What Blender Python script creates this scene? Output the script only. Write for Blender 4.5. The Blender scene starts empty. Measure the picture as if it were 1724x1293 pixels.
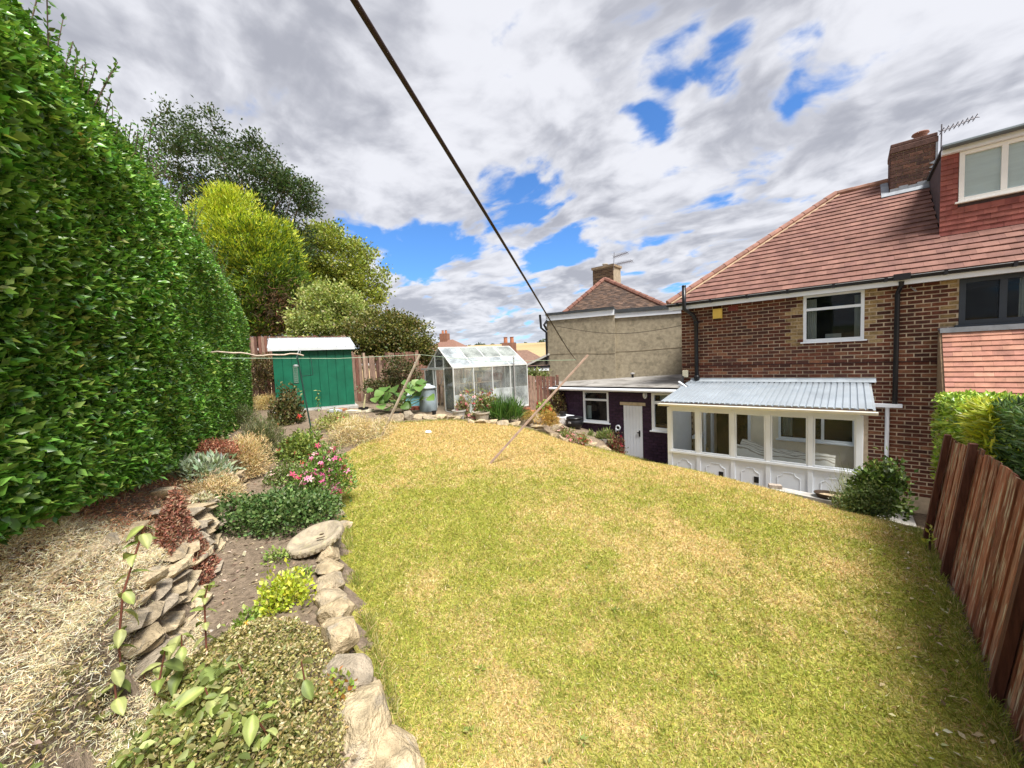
import bpy, math, random
import numpy as np
from mathutils import Vector, Matrix, Euler
random.seed(11)
rng = np.random.default_rng(11)
scene = bpy.context.scene
COL = scene.collection
rad = math.radians

# ------------------------------------------------------------------ camera
YAW, PITCH, ROLL, FPX = rad(41.2), rad(3.6), rad(2.45), 650.0
CAM = Vector((0.0, 0.0, 3.2))
FWD = Vector((-math.sin(YAW) * math.cos(PITCH), math.cos(YAW) * math.cos(PITCH), -math.sin(PITCH)))
_r = Vector((math.cos(YAW), math.sin(YAW), 0.0))
_u = _r.cross(FWD)
RGT = _r * math.cos(ROLL) - _u * math.sin(ROLL)
UPV = _u * math.cos(ROLL) + _r * math.sin(ROLL)
cam_data = bpy.data.cameras.new('camera')
cam_data.sensor_width = 36.0
cam_data.lens = 36.0 * FPX / 1724.0
cam_data.clip_start = 0.02
cam_data.clip_end = 6000
cam = bpy.data.objects.new('camera', cam_data)
COL.objects.link(cam)
cam.matrix_world = Matrix(((RGT.x, UPV.x, -FWD.x, CAM.x), (RGT.y, UPV.y, -FWD.y, CAM.y), (RGT.z, UPV.z, -FWD.z, CAM.z), (0, 0, 0, 1)))
scene.camera = cam

# ------------------------------------------------------------------ world: daylight sky with broken cloud
SUN_AZ = Vector((0.975, -0.22))           # towards the sun, in plan
SUN_EL = rad(61)
world = bpy.data.worlds.new('World')
scene.world = world
world.use_nodes = True
nt = world.node_tree
nt.nodes.clear()


def N(tree, kind, **kw):
    n = tree.nodes.new(kind)
    for k, v in kw.items():
        if k in n.inputs:
            n.inputs[k].default_value = v
        else:
            setattr(n, k, v)
    return n


def M_(tree, op, a, b=None, c=None, clamp=False):
    n = tree.nodes.new('ShaderNodeMath')
    n.operation = op
    n.use_clamp = clamp
    for i, v in enumerate((a, b, c)):
        if v is None:
            continue
        if isinstance(v, (int, float)):
            n.inputs[i].default_value = v
        else:
            tree.links.new(v, n.inputs[i])
    return n.outputs[0]


def VM(tree, op, a, b=None):
    n = tree.nodes.new('ShaderNodeVectorMath')
    n.operation = op
    for i, v in enumerate((a, b)):
        if v is None:
            continue
        if isinstance(v, tuple):
            n.inputs[i].default_value = v
        else:
            tree.links.new(v, n.inputs[i])
    return n.outputs['Value'] if op in ('LENGTH', 'DISTANCE', 'DOT_PRODUCT') else n.outputs['Vector']


def smooth(tree, val, lo, hi, tlo=0.0, thi=1.0):
    n = tree.nodes.new('ShaderNodeMapRange')
    n.interpolation_type = 'SMOOTHSTEP'
    tree.links.new(val, n.inputs['Value'])
    n.inputs['From Min'].default_value = lo
    n.inputs['From Max'].default_value = hi
    n.inputs['To Min'].default_value = tlo
    n.inputs['To Max'].default_value = thi
    return n.outputs['Result']


def mixc(tree, fac, a, b, blend='MIX'):
    n = tree.nodes.new('ShaderNodeMix')
    n.data_type = 'RGBA'
    n.blend_type = blend
    for sock, v in ((n.inputs[0], fac), (n.inputs[6], a), (n.inputs[7], b)):
        if isinstance(v, (int, float)):
            sock.default_value = v
        elif isinstance(v, tuple):
            sock.default_value = v if len(v) == 4 else v + (1,)
        else:
            tree.links.new(v, sock)
    return n.outputs[2]


def noise(tree, vec, scale, detail=5.0, rough=0.55, dist=0.0):
    n = tree.nodes.new('ShaderNodeTexNoise')
    n.inputs['Scale'].default_value = scale
    n.inputs['Detail'].default_value = detail
    n.inputs['Roughness'].default_value = rough
    n.inputs['Distortion'].default_value = dist
    if vec is not None:
        tree.links.new(vec, n.inputs['Vector'])
    return n.outputs['Fac']


sky = N(nt, 'ShaderNodeTexSky', sky_type='NISHITA', sun_disc=False, sun_elevation=SUN_EL,
        sun_rotation=math.atan2(SUN_AZ.x, SUN_AZ.y), altitude=100.0, air_density=1.0, dust_density=0.6, ozone_density=2.2)
tc = N(nt, 'ShaderNodeTexCoord')
sep = N(nt, 'ShaderNodeSeparateXYZ')
nt.links.new(tc.outputs['Generated'], sep.inputs[0])
zz = M_(nt, 'MAXIMUM', sep.outputs[2], 0.0)
zden = M_(nt, 'ADD', zz, 0.20)
px = M_(nt, 'DIVIDE', sep.outputs[0], zden)
py = M_(nt, 'DIVIDE', sep.outputs[1], zden)
cmb = N(nt, 'ShaderNodeCombineXYZ')
nt.links.new(px, cmb.inputs[0])
nt.links.new(py, cmb.inputs[1])
P2 = cmb.outputs[0]
warp = N(nt, 'ShaderNodeTexNoise')
warp.inputs['Scale'].default_value = 1.3
warp.inputs['Detail'].default_value = 3
nt.links.new(P2, warp.inputs['Vector'])
wv = VM(nt, 'SUBTRACT', warp.outputs['Color'], (0.5, 0.5, 0.5))
PW = VM(nt, 'ADD', P2, VM(nt, 'MULTIPLY', wv, (0.40, 0.40, 0.0)))
big = noise(nt, PW, 0.9, 3, 0.5)
med = noise(nt, VM(nt, 'MULTIPLY', PW, (1.0, 1.2, 1.0)), 3.4, 5, 0.50, 0.0)
fine = noise(nt, VM(nt, 'MULTIPLY', PW, (1.0, 1.15, 1.0)), 9.5, 5, 0.52, 0.0)
cov = M_(nt, 'ADD', M_(nt, 'MULTIPLY', big, 0.30), M_(nt, 'ADD', M_(nt, 'MULTIPLY', med, 0.62), M_(nt, 'MULTIPLY', fine, 0.20)))
cov = M_(nt, 'ADD', M_(nt, 'MULTIPLY', M_(nt, 'SUBTRACT', cov, 0.59), 1.9), 0.70)
# broad openings in the layer (places on the cloud plane), broken up by the noise
GAPS = [(-1.029, 1.246, 0.292, 0.32), (-1.453, 1.208, 0.311, 0.26), (-1.646, 1.156, 0.384, 0.34), (-1.695, 0.878, 0.233, 0.26), (-1.697, 1.359, 0.425, 0.28), (-1.876, 1.126, 0.246, 0.20), (-0.499, 1.218, 0.137, 0.20), (-0.391, 1.078, 0.124, 0.13), (-0.269, 1.226, 0.110, 0.17), (-0.092, 1.204, 0.108, 0.17), (-0.389, 0.878, 0.093, 0.13), (-0.237, 1.618, 0.154, 0.22), (-0.852, 2.772, 0.228, 0.40), (-1.059, 1.783, 0.307, 0.28), (-1.287, 1.809, 0.336, 0.26), (-0.269, 0.964, 0.116, 0.14), (-0.056, 1.440, 0.138, 0.12), (-0.206, 1.086, 0.081, 0.12), (-0.495, 0.965, 0.093, 0.12)]
gsum = None
for gx, gy, gr, ga in GAPS:
    dd = VM(nt, 'DISTANCE', PW, (gx, gy, 0.0))
    g = smooth(nt, dd, 0.0, gr, ga, 0.0)
    gsum = g if gsum is None else M_(nt, 'ADD', gsum, g)
cov = M_(nt, 'SUBTRACT', cov, gsum) if gsum is not None else cov
alpha = smooth(nt, cov, 0.36, 0.56)
shade_n = noise(nt, VM(nt, 'ADD', PW, (3.1, 1.7, 0.0)), 2.2, 5, 0.48, 0.0)
shade = smooth(nt, M_(nt, 'ADD', M_(nt, 'MULTIPLY', shade_n, 0.8), M_(nt, 'MULTIPLY', fine, 0.40)), 0.46, 0.74)
ccol = mixc(nt, shade, (3.05, 3.12, 3.5), (5.9, 5.95, 6.3))
edge = smooth(nt, cov, 0.62, 0.42)
ccol = mixc(nt, M_(nt, 'MULTIPLY', edge, 0.55), ccol, (6.2, 6.3, 6.7))
skyc = mixc(nt, 1.0, sky.outputs[0], (0.60, 1.0, 1.45), 'MULTIPLY')
hz = smooth(nt, sep.outputs[2], 0.0, 0.16)
alpha = M_(nt, 'MULTIPLY', alpha, 0.97)
allc = mixc(nt, alpha, skyc, ccol)
hazec = mixc(nt, smooth(nt, sep.outputs[2], 0.0, 0.10, 0.55, 0.0), allc, (5.6, 6.3, 7.4))
bg = N(nt, 'ShaderNodeBackground')
bg.inputs['Strength'].default_value = 0.076
nt.links.new(hazec, bg.inputs['Color'])
wo = N(nt, 'ShaderNodeOutputWorld')
nt.links.new(bg.outputs[0], wo.inputs['Surface'])

sun_data = bpy.data.lights.new('sun', 'SUN')
sun_data.energy = 4.1
sun_data.angle = rad(22)
sun_data.color = (1.0, 0.97, 0.91)
sun = bpy.data.objects.new('sun', sun_data)
COL.objects.link(sun)
_sd = Vector((SUN_AZ.x * math.cos(SUN_EL), SUN_AZ.y * math.cos(SUN_EL), math.sin(SUN_EL)))
sun.rotation_euler = _sd.to_track_quat('Z', 'Y').to_euler()
sun.location = (6, -6, 12)

scene.view_settings.view_transform = 'Standard'
scene.view_settings.look = 'None'
scene.view_settings.exposure = 1.0
scene.view_settings.gamma = 1.0
scene.view_settings.use_curve_mapping = False
scene.render.engine = 'CYCLES'
scene.cycles.max_bounces = 6
scene.cycles.transparent_max_bounces = 12
scene.cycles.use_denoising = True

# ------------------------------------------------------------------ placing helpers


def ray(x, y):
    return FWD + RGT * ((x - 862.0) / FPX) - UPV * ((y - 646.5) / FPX)


def atY(x, y, Y):
    d = ray(x, y)
    return CAM + d * ((Y - CAM.y) / d.y)


def atX(x, y, X):
    d = ray(x, y)
    return CAM + d * ((X - CAM.x) / d.x)


def atZ(x, y, Z):
    d = ray(x, y)
    return CAM + d * ((Z - CAM.z) / d.z)


def atD(x, y, D):
    return CAM + ray(x, y) * D


def depth_np(P):
    q = P - np.array(CAM)
    return q @ np.array(FWD)


def pix_np(P):
    q = P - np.array(CAM)
    d = q @ np.array(FWD)
    return 862 + FPX * (q @ np.array(RGT)) / d, 646.5 - FPX * (q @ np.array(UPV)) / d, d


# ------------------------------------------------------------------ mesh helpers
WL = {}            # world location of every object made here


def new_obj(name, me, loc, parent=None):
    o = bpy.data.objects.new(name, me)
    COL.objects.link(o)
    loc = Vector(loc)
    WL[o.name] = loc
    if parent is not None:
        o.parent = parent
        o.location = loc - WL[parent.name]
    else:
        o.location = loc
    return o


def tag(o, label=None, cat=None, group=None, kind=None):
    if label:
        o['label'] = label
    if cat:
        o['category'] = cat
    if group:
        o['group'] = group
    if kind:
        o['kind'] = kind
    return o


def thing(name, loc, label, cat, group=None):
    o = new_obj(name, None, loc)
    o.empty_display_size = 0.2
    return tag(o, label, cat, group)


def np_mesh(name, V, F, mat, col=None, smooth_=False):
    """V (n,3), F (m,k) all faces with k corners"""
    V = np.asarray(V, np.float32)
    F = np.asarray(F, np.int32)
    me = bpy.data.meshes.new(name)
    me.vertices.add(len(V))
    me.vertices.foreach_set('co', V.ravel())
    k = F.shape[1]
    me.loops.add(F.size)
    me.loops.foreach_set('vertex_index', F.ravel())
    me.polygons.add(len(F))
    me.polygons.foreach_set('loop_start', np.arange(0, F.size, k, dtype=np.int32))
    me.polygons.foreach_set('loop_total', np.full(len(F), k, np.int32))
    me.update(calc_edges=True)
    if col is not None:
        ca = me.color_attributes.new('Col', 'FLOAT_COLOR', 'POINT')
        c4 = np.ones((len(V), 4), np.float32)
        c4[:, :3] = col
        ca.data.foreach_set('color', c4.ravel())
    if smooth_:
        me.polygons.foreach_set('use_smooth', np.ones(len(F), bool))
    if mat:
        me.materials.append(mat)
    return me


class MB:
    def __init__(self):
        self.v = []
        self.f = []
        self.c = []
        self.col = None

    def _add(self, vs, fs, col=None):
        b = len(self.v)
        self.v += [tuple(p) for p in vs]
        self.f += [tuple(b + i for i in q) for q in fs]
        self.c += [col or self.col or (1, 1, 1)] * len(vs)

    def hexa(self, p, col=None):
        """8 points: bottom 4 ccw, top 4 ccw"""
        self._add(p, [(3, 2, 1, 0), (4, 5, 6, 7), (0, 1, 5, 4), (1, 2, 6, 5), (2, 3, 7, 6), (3, 0, 4, 7)], col)
        return self

    def box(self, lo, hi, col=None):
        x0, y0, z0 = lo
        x1, y1, z1 = hi
        self.hexa([(x0, y0, z0), (x1, y0, z0), (x1, y1, z0), (x0, y1, z0), (x0, y0, z1), (x1, y0, z1), (x1, y1, z1), (x0, y1, z1)], col)
        return self

    def obox(self, c, ax, ay, az, col=None):
        """oriented box, half axes"""
        c, ax, ay, az = Vector(c), Vector(ax), Vector(ay), Vector(az)
        self.hexa([c - ax - ay - az, c + ax - ay - az, c + ax + ay - az, c - ax + ay - az, c - ax - ay + az, c + ax - ay + az, c + ax + ay + az, c - ax + ay + az], col)
        return self

    def bar(self, a, b, w, h, up=(0, 0, 1), col=None):
        a, b = Vector(a), Vector(b)
        d = (b - a)
        L = d.length
        d.normalize()
        up = Vector(up)
        if abs(d.dot(up)) > 0.98:
            up = Vector((1, 0, 0))
        s = d.cross(up).normalized()
        t = s.cross(d).normalized()
        self.obox((a + b) / 2, d * (L / 2), s * (w / 2), t * (h / 2), col)
        return self

    def tube(self, pts, r, n=8, cap=True, col=None):
        pts = [Vector(p) for p in pts]
        rs = r if isinstance(r, (list, tuple)) else [r] * len(pts)
        vs, fs = [], []
        ref = None
        for i, p in enumerate(pts):
            d = (pts[min(i + 1, len(pts) - 1)] - pts[max(i - 1, 0)]).normalized()
            if ref is None:
                ref = Vector((0, 0, 1)) if abs(d.z) < 0.9 else Vector((1, 0, 0))
            s = d.cross(ref).normalized()
            t = s.cross(d).normalized()
            ref = t
            for k in range(n):
                a = 2 * math.pi * k / n
                vs.append(p + (s * math.cos(a) + t * math.sin(a)) * rs[i])
        for i in range(len(pts) - 1):
            for k in range(n):
                k2 = (k + 1) % n
                fs.append((i * n + k, i * n + k2, (i + 1) * n + k2, (i + 1) * n + k))
        if cap:
            fs.append(tuple(range(n - 1, -1, -1)))
            fs.append(tuple((len(pts) - 1) * n + k for k in range(n)))
        self._add(vs, fs, col)
        return self

    def lathe(self, c, prof, n=20, col=None, sx=1.0, sy=1.0):
        """prof list of (radius, z) from outside bottom up"""
        c = Vector(c)
        vs, fs = [], []
        for (r_, z_) in prof:
            for k in range(n):
                a = 2 * math.pi * k / n
                vs.append((c.x + r_ * sx * math.cos(a), c.y + r_ * sy * math.sin(a), c.z + z_))
        for i in range(len(prof) - 1):
            for k in range(n):
                k2 = (k + 1) % n
                fs.append((i * n + k, i * n + k2, (i + 1) * n + k2, (i + 1) * n + k))
        fs.append(tuple(range(n - 1, -1, -1)))
        fs.append(tuple((len(prof) - 1) * n + k for k in range(n)))
        self._add(vs, fs, col)
        return self

    def prism(self, poly, d, col=None):
        """poly: list of 3d points, extruded by vector d"""
        poly = [Vector(p) for p in poly]
        d = Vector(d)
        n = len(poly)
        vs = poly + [p + d for p in poly]
        fs = [tuple(range(n - 1, -1, -1)), tuple(range(n, 2 * n))]
        for k in range(n):
            k2 = (k + 1) % n
            fs.append((k, k2, n + k2, n + k))
        self._add(vs, fs, col)
        return self

    def mesh(self, name, mat, origin, smooth_=False, jitter=0.0):
        o = Vector(origin)
        me = bpy.data.meshes.new(name)
        vs = [(v[0] - o.x, v[1] - o.y, v[2] - o.z) for v in self.v]
        me.from_pydata(vs, [], self.f)
        if mat:
            me.materials.append(mat)
        ca = me.color_attributes.new('Col', 'FLOAT_COLOR', 'POINT')
        c4 = np.ones((len(vs), 4), np.float32)
        c4[:, :3] = self.c
        ca.data.foreach_set('color', c4.ravel())
        if smooth_:
            me.polygons.foreach_set('use_smooth', np.ones(len(me.polygons), bool))
        return me

    def build(self, name, mat, parent=None, smooth_=False, bevel=0.0, origin=None):
        a = np.array([tuple(v) for v in self.v])
        lo, hi = a.min(0), a.max(0)
        org = Vector(origin) if origin is not None else Vector(((lo[0] + hi[0]) / 2, (lo[1] + hi[1]) / 2, lo[2]))
        me = self.mesh(name, mat, org, smooth_)
        o = new_obj(name, me, org, parent)
        if smooth_ == 'auto':
            pass
        if bevel > 0:
            m = o.modifiers.new('bevel', 'BEVEL')
            m.width = bevel
            m.segments = 2
            m.limit_method = 'ANGLE'
            m.angle_limit = rad(40)
        return o


# ------------------------------------------------------------------ materials
MATS = {}


def mat(name, color=(0.5, 0.5, 0.5), rough=0.65, var=0.18, scale=6.0, bump=0.15, bscale=60.0, attr=False, metal=0.0,
        spec=0.35, transl=0.0, stretch=(1, 1, 1), color2=None, c2lo=0.5, c2hi=0.65, c2scale=3.0, coat=0.0, bdist=0.01, detail=6):
    if name in MATS:
        return MATS[name]
    m = bpy.data.materials.new(name)
    m.use_nodes = True
    t = m.node_tree
    bs = t.nodes['Principled BSDF']
    geo = N(t, 'ShaderNodeNewGeometry')
    vec = VM(t, 'MULTIPLY', geo.outputs['Position'], tuple(float(q) for q in stretch))
    if attr:
        an = N(t, 'ShaderNodeAttribute', attribute_name='Col')
        base = an.outputs['Color']
        if color != (0.5, 0.5, 0.5):
            base = mixc(t, 1.0, base, color, 'MULTIPLY')
    else:
        base = color + (1,)
    if color2 is not None:
        f2 = smooth(t, noise(t, vec, c2scale, 7, 0.6, 0.4), c2lo, c2hi)
        base = mixc(t, f2, base, color2)
    if var > 0:
        f1 = noise(t, vec, scale, detail, 0.6)
        v = smooth(t, f1, 0.25, 0.75, 1.0 - var, 1.0 + var)
        vc = N(t, 'ShaderNodeCombineColor')
        for i in range(3):
            t.links.new(v, vc.inputs[i])
        base = mixc(t, 1.0, base, vc.outputs[0], 'MULTIPLY')
    if isinstance(base, tuple):
        bs.inputs['Base Color'].default_value = base
    else:
        t.links.new(base, bs.inputs['Base Color'])
    bs.inputs['Roughness'].default_value = rough
    bs.inputs['Metallic'].default_value = metal
    bs.inputs['Specular IOR Level'].default_value = spec
    if coat:
        bs.inputs['Coat Weight'].default_value = coat
    if bump > 0:
        b = N(t, 'ShaderNodeBump')
        b.inputs['Strength'].default_value = bump
        b.inputs['Distance'].default_value = bdist
        t.links.new(noise(t, vec, bscale, 5, 0.6), b.inputs['Height'])
        t.links.new(b.outputs[0], bs.inputs['Normal'])
    if transl > 0:
        tr = N(t, 'ShaderNodeBsdfTranslucent')
        if isinstance(base, tuple):
            tr.inputs['Color'].default_value = base
        elif attr:
            t.links.new(mixc(t, 1.0, base, (1.15, 1.25, 0.7), 'MULTIPLY'), tr.inputs['Color'])
        else:
            t.links.new(base, tr.inputs['Color'])
        mx = N(t, 'ShaderNodeMixShader')
        mx.inputs[0].default_value = transl
        out = t.nodes['Material Output']
        t.links.new(bs.outputs[0], mx.inputs[1])
        t.links.new(tr.outputs[0], mx.inputs[2])
        t.links.new(mx.outputs[0], out.inputs['Surface'])
    MATS[name] = m
    return m


def glass_mat(name, tint=(0.9, 0.95, 0.95), dirt=0.05, dirtcol=(0.6, 0.62, 0.6), rough=0.02, refl=1.0, dscale=4.0):
    if name in MATS:
        return MATS[name]
    m = bpy.data.materials.new(name)
    m.use_nodes = True
    t = m.node_tree
    t.nodes.remove(t.nodes['Principled BSDF'])
    out = t.nodes['Material Output']
    tr = N(t, 'ShaderNodeBsdfTransparent')
    tr.inputs['Color'].default_value = tint + (1,)
    gl = N(t, 'ShaderNodeBsdfGlossy')
    gl.inputs['Roughness'].default_value = rough
    fr = N(t, 'ShaderNodeFresnel')
    fr.inputs['IOR'].default_value = 1.5
    f = M_(t, 'MULTIPLY', fr.outputs[0], refl, clamp=True)
    mx = N(t, 'ShaderNodeMixShader')
    t.links.new(f, mx.inputs[0])
    t.links.new(tr.outputs[0], mx.inputs[1])
    t.links.new(gl.outputs[0], mx.inputs[2])
    df = N(t, 'ShaderNodeBsdfDiffuse')
    df.inputs['Color'].default_value = dirtcol + (1,)
    geo = N(t, 'ShaderNodeNewGeometry')
    dn = smooth(t, noise(t, geo.outputs['Position'], dscale, 6, 0.65), 0.3, 0.75, dirt * 0.4, dirt * 1.6)
    m2 = N(t, 'ShaderNodeMixShader')
    t.links.new(dn, m2.inputs[0])
    t.links.new(mx.outputs[0], m2.inputs[1])
    t.links.new(df.outputs[0], m2.inputs[2])
    t.links.new(m2.outputs[0], out.inputs['Surface'])
    MATS[name] = m
    return m


# ------------------------------------------------------------------ leaf clouds
LEAF4 = (np.array([[0, 0, 0], [0.45, -0.5, 0.10], [1, 0, 0.0], [0.45, 0.5, 0.10]], float), np.array([[0, 1, 2], [0, 2, 3]]))
LEAF6 = (np.array([[0, 0, 0], [0.28, -0.42, 0.10], [0.68, -0.40, 0.09], [1, 0, -0.06], [0.68, 0.40, 0.09], [0.28, 0.42, 0.10], [0.5, 0, 0.02]], float),
         np.array([[0, 1, 6], [1, 2, 6], [2, 3, 6], [3, 4, 6], [4, 5, 6], [5, 0, 6]]))
BLADE = (np.array([[0, -0.5, 0], [0, 0.5, 0], [0.55, -0.35, 0.06], [0.55, 0.35, 0.06], [1, 0, -0.08]], float), np.array([[0, 1, 3], [0, 3, 2], [2, 3, 4]]))
BLADE1 = (np.array([[0, -0.5, 0], [0, 0.5, 0], [1, 0, 0]], float), np.array([[0, 1, 2]]))
STAR = (np.array([[0, 0, 0], [0.2, -0.5, 0.12], [0.5, -0.15, 0.05], [1, -0.4, 0.2], [0.75, 0, 0.06], [1, 0.4, 0.2], [0.5, 0.15, 0.05], [0.2, 0.5, 0.12]], float),
        np.array([[0, 1, 2], [2, 3, 4], [4, 5, 6], [6, 7, 0], [0, 2, 6], [2, 4, 6]]))


def unit(a):
    return a / np.maximum(np.linalg.norm(a, axis=1, keepdims=True), 1e-9)


def frames(A, Nn):
    """A leaf axis, Nn approx normal -> orthonormal"""
    A = unit(A)
    B = unit(np.cross(Nn, A))
    Nn = np.cross(A, B)
    return A, B, Nn


def cloud_mesh(name, P, A, Nn, size, aspect, col, mat_, tpl=LEAF4, colvar=0.0):
    n = len(P)
    T, F = tpl
    A, B, Nn = frames(A, Nn)
    size = np.broadcast_to(np.asarray(size, float), (n,))
    asp = np.broadcast_to(np.asarray(aspect, float), (n,))
    V = (P[:, None, :] + (T[None, :, 0:1] * A[:, None, :] + T[None, :, 1:2] * asp[:, None, None] * B[:, None, :] + T[None, :, 2:3] * Nn[:, None, :]) * size[:, None, None])
    k = len(T)
    Fi = (F[None] + (np.arange(n) * k)[:, None, None]).reshape(-1, 3)
    C = np.repeat(np.asarray(col, float), k, axis=0)
    return np_mesh(name, V.reshape(-1, 3), Fi, mat_, C)


def cloud(name, P, A, Nn, size, aspect, col, mat_, parent=None, tpl=LEAF4, stuff=True, origin=None):
    org = np.array(origin) if origin is not None else np.array([P[:, 0].mean(), P[:, 1].mean(), P[:, 2].min()])
    me = cloud_mesh(name, P - org, A, Nn, size, aspect, col, mat_, tpl)
    o = new_obj(name, me, Vector(org), parent)
    if stuff:
        o['kind'] = 'stuff'
    return o


def pal(n, cols, w=None, jit=0.18):
    cols = np.array(cols, float)
    i = rng.choice(len(cols), n, p=w)
    c = cols[i] * (1 + rng.normal(0, jit, (n, 1))) * (1 + rng.normal(0, jit * 0.35, (n, 3)))
    return np.clip(c, 0.004, 0.95)


def rdir(n):
    return unit(rng.normal(size=(n, 3)))


def _bigleaf():
    V, F = [], []
    prof = [(0, .03), (.12, .22), (.3, .40), (.52, .44), (.74, .32), (.9, .15), (1.0, .01)]
    for (u, w) in prof:
        z = .16 * u - .34 * u * u
        for j, f in enumerate((-1, -.5, 0, .5, 1)):
            V.append((u, f * w, z + .10 * abs(f) * w / .44 + .018 * math.sin(u * 17 + f * 2)))
    for i in range(len(prof) - 1):
        for j in range(4):
            a = i * 5 + j
            F += [(a, a + 5, a + 6), (a, a + 6, a + 1)]
    return np.array(V), np.array(F)


BIGLEAF = _bigleaf()
LEAFM = mat('leaf', attr=True, rough=0.5, var=0.0, bump=0.0, transl=0.28, spec=0.4)
GLOSSM = mat('glossy_leaf', attr=True, rough=0.33, var=0.0, bump=0.0, transl=0.2, spec=0.5)
DRYM = mat('dry_stem', attr=True, rough=0.8, var=0.0, bump=0.0, transl=0.2, spec=0.15)
PETALM = mat('petal', attr=True, rough=0.6, var=0.0, bump=0.0, transl=0.3, spec=0.2)
BARKM = mat('bark', (0.10, 0.07, 0.05), 0.85, 0.35, 14, 0.5, 50, stretch=(1, 1, 0.25))

# ------------------------------------------------------------------ terrain
def _hash(ix, iy, seed):
    n = (ix.astype(np.int64) * 374761393 + iy.astype(np.int64) * 668265263 + seed * 1442695041) & 0x7fffffff
    n = ((n ^ (n >> 13)) * 1274126177) & 0x7fffffff
    return ((n ^ (n >> 16)) & 0xffff) / 65535.0


def vnoise(x, y, seed=0):
    ix, iy = np.floor(x), np.floor(y)
    fx, fy = x - ix, y - iy
    fx, fy = fx * fx * (3 - 2 * fx), fy * fy * (3 - 2 * fy)
    a, b = _hash(ix, iy, seed), _hash(ix + 1, iy, seed)
    c, d = _hash(ix, iy + 1, seed), _hash(ix + 1, iy + 1, seed)
    return (a * (1 - fx) + b * fx) * (1 - fy) + (c * (1 - fx) + d * fx) * fy


def fbm(x, y, seed=0, oct=4):
    v, amp, tot = 0, 1.0, 0
    for k in range(oct):
        v = v + amp * vnoise(x * 2 ** k, y * 2 ** k, seed + k)
        tot += amp
        amp *= 0.55
    return v / tot


def ss(a, b, x):
    t = np.clip((x - a) / (b - a), 0, 1)
    return t * t * (3 - 2 * t)


CP = np.array([(-1.59, .94, 1.25), (-2.42, 1.18, 1.27), (-3.09, 1.44, 1.30), (-4.44, 1.99, 1.38), (-7.46, 3.33, 1.60), (-7.45, 4.21, 1.68),
               (-8.6, 4.89, 1.78), (-7.31, 6.05, 1.76), (-6.45, 6.62, 1.66), (-5.9, 7.15, 1.50), (-5.45, 8.0, 1.11), (-4.85, 9.0, 0.73), (-4.04, 9.65, 0.43),
               (-2.98, 8.7, .65), (-1.16, 8.4, .57), (-.05, 8.15, .50), (.64, 5.71, 1.12), (.62, 2.93, 1.2), (0, 0, 1.28), (1.5, .5, 1.2), (1.5, 5, 1.1),
               (-6.3, 9.2, 1.10), (-7.0, 10.5, 1.05), (-5.4, 10.4, .75), (-8.0, 9.2, 1.72), (-8.2, 6.8, 1.79), (-10, 8, 1.88), (-13, 5, 2.05), (-11, 4.2, 2.02), (-9.5, 4.7, 1.9), (-13, 1, 2.1)])


def _tps(r):
    return np.where(r > 1e-9, r * r * np.log(np.maximum(r, 1e-9)), 0)


_n = len(CP)
_K = _tps(np.linalg.norm(CP[:, None, :2] - CP[None, :, :2], axis=2)) + np.eye(_n) * 0.02
_Pm = np.c_[np.ones(_n), CP[:, :2]]
_A = np.block([[_K, _Pm], [_Pm.T, np.zeros((3, 3))]])
_W = np.linalg.solve(_A, np.r_[CP[:, 2], 0, 0, 0])


def zrbf(x, y):
    x, y = np.asarray(x, float), np.asarray(y, float)
    sh = x.shape
    xf, yf = x.ravel(), y.ravel()
    out = _W[_n] + _W[_n + 1] * xf + _W[_n + 2] * yf
    for i in range(_n):
        out = out + _W[i] * _tps(np.hypot(xf - CP[i, 0], yf - CP[i, 1]))
    return out.reshape(sh)


LOWX = [-6.0, -5.2, -4.9, -4.04, -2.98, -1.16, -.05, .4, .9, 6]
LOWY = [10.9, 10.0, 9.3, 9.80, 8.88, 8.68, 8.48, 8.2, 8.0, 8.0]
SD = np.array([-.938, .345])
SN = np.array([-.345, -.938])


def ground_z(x, y):
    x, y = np.asarray(x, float), np.asarray(y, float)
    xc, yc = np.clip(x, -13.5, 2.0), np.clip(y, -1.0, 11.2)
    s, t = x * SD[0] + y * SD[1], x * SN[0] + y * SN[1]
    k = np.maximum(t + .36, 0)
    xl, yl = np.clip(x + k * .345, -13.5, 2), np.clip(y + k * .938, -1, 11.2)
    z = zrbf(np.where(t > -.36, xl, xc), np.where(t > -.36, yl, yc))
    bed = z + .20 * ss(-.24, -.08, t) * ss(11.0, 8.5, s)
    up = np.maximum(np.interp(s, [0, 3, 4, 6, 8], [2.44, 2.40, 2.31, 2.16, 2.10]) - bed, 0)
    tier = bed + up * (0.48 * ss(.86, .95, t) + 0.52 * ss(.98, 1.45, t)) * ss(12.5, 10.5, s) + ss(10.5, 12.5, s) * ss(.3, 1.5, t) * up * .6
    z = np.where(t > -.36, tier, z)
    lim = np.interp(x, LOWX, LOWY)
    low = ss(0.0, 0.16, y - lim) * (x > -6.0)
    z = z * (1 - low) + (-0.35) * low
    z = np.where((y > 11.6), np.minimum(z, 0.0), z)
    r = np.hypot(x + 4, y - 5)
    far = -6.0 * ss(16, 75, r) + 52 * ss(220, 1150, r) * (0.85 + 0.3 * fbm(x / 300, y / 300, 5))
    w = ss(13, 24, r)
    return z * (1 - w) + (z * 0 + 0.8 + far) * w


def gz(x, y):
    return float(ground_z(np.array([x]), np.array([y]))[0])


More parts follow.
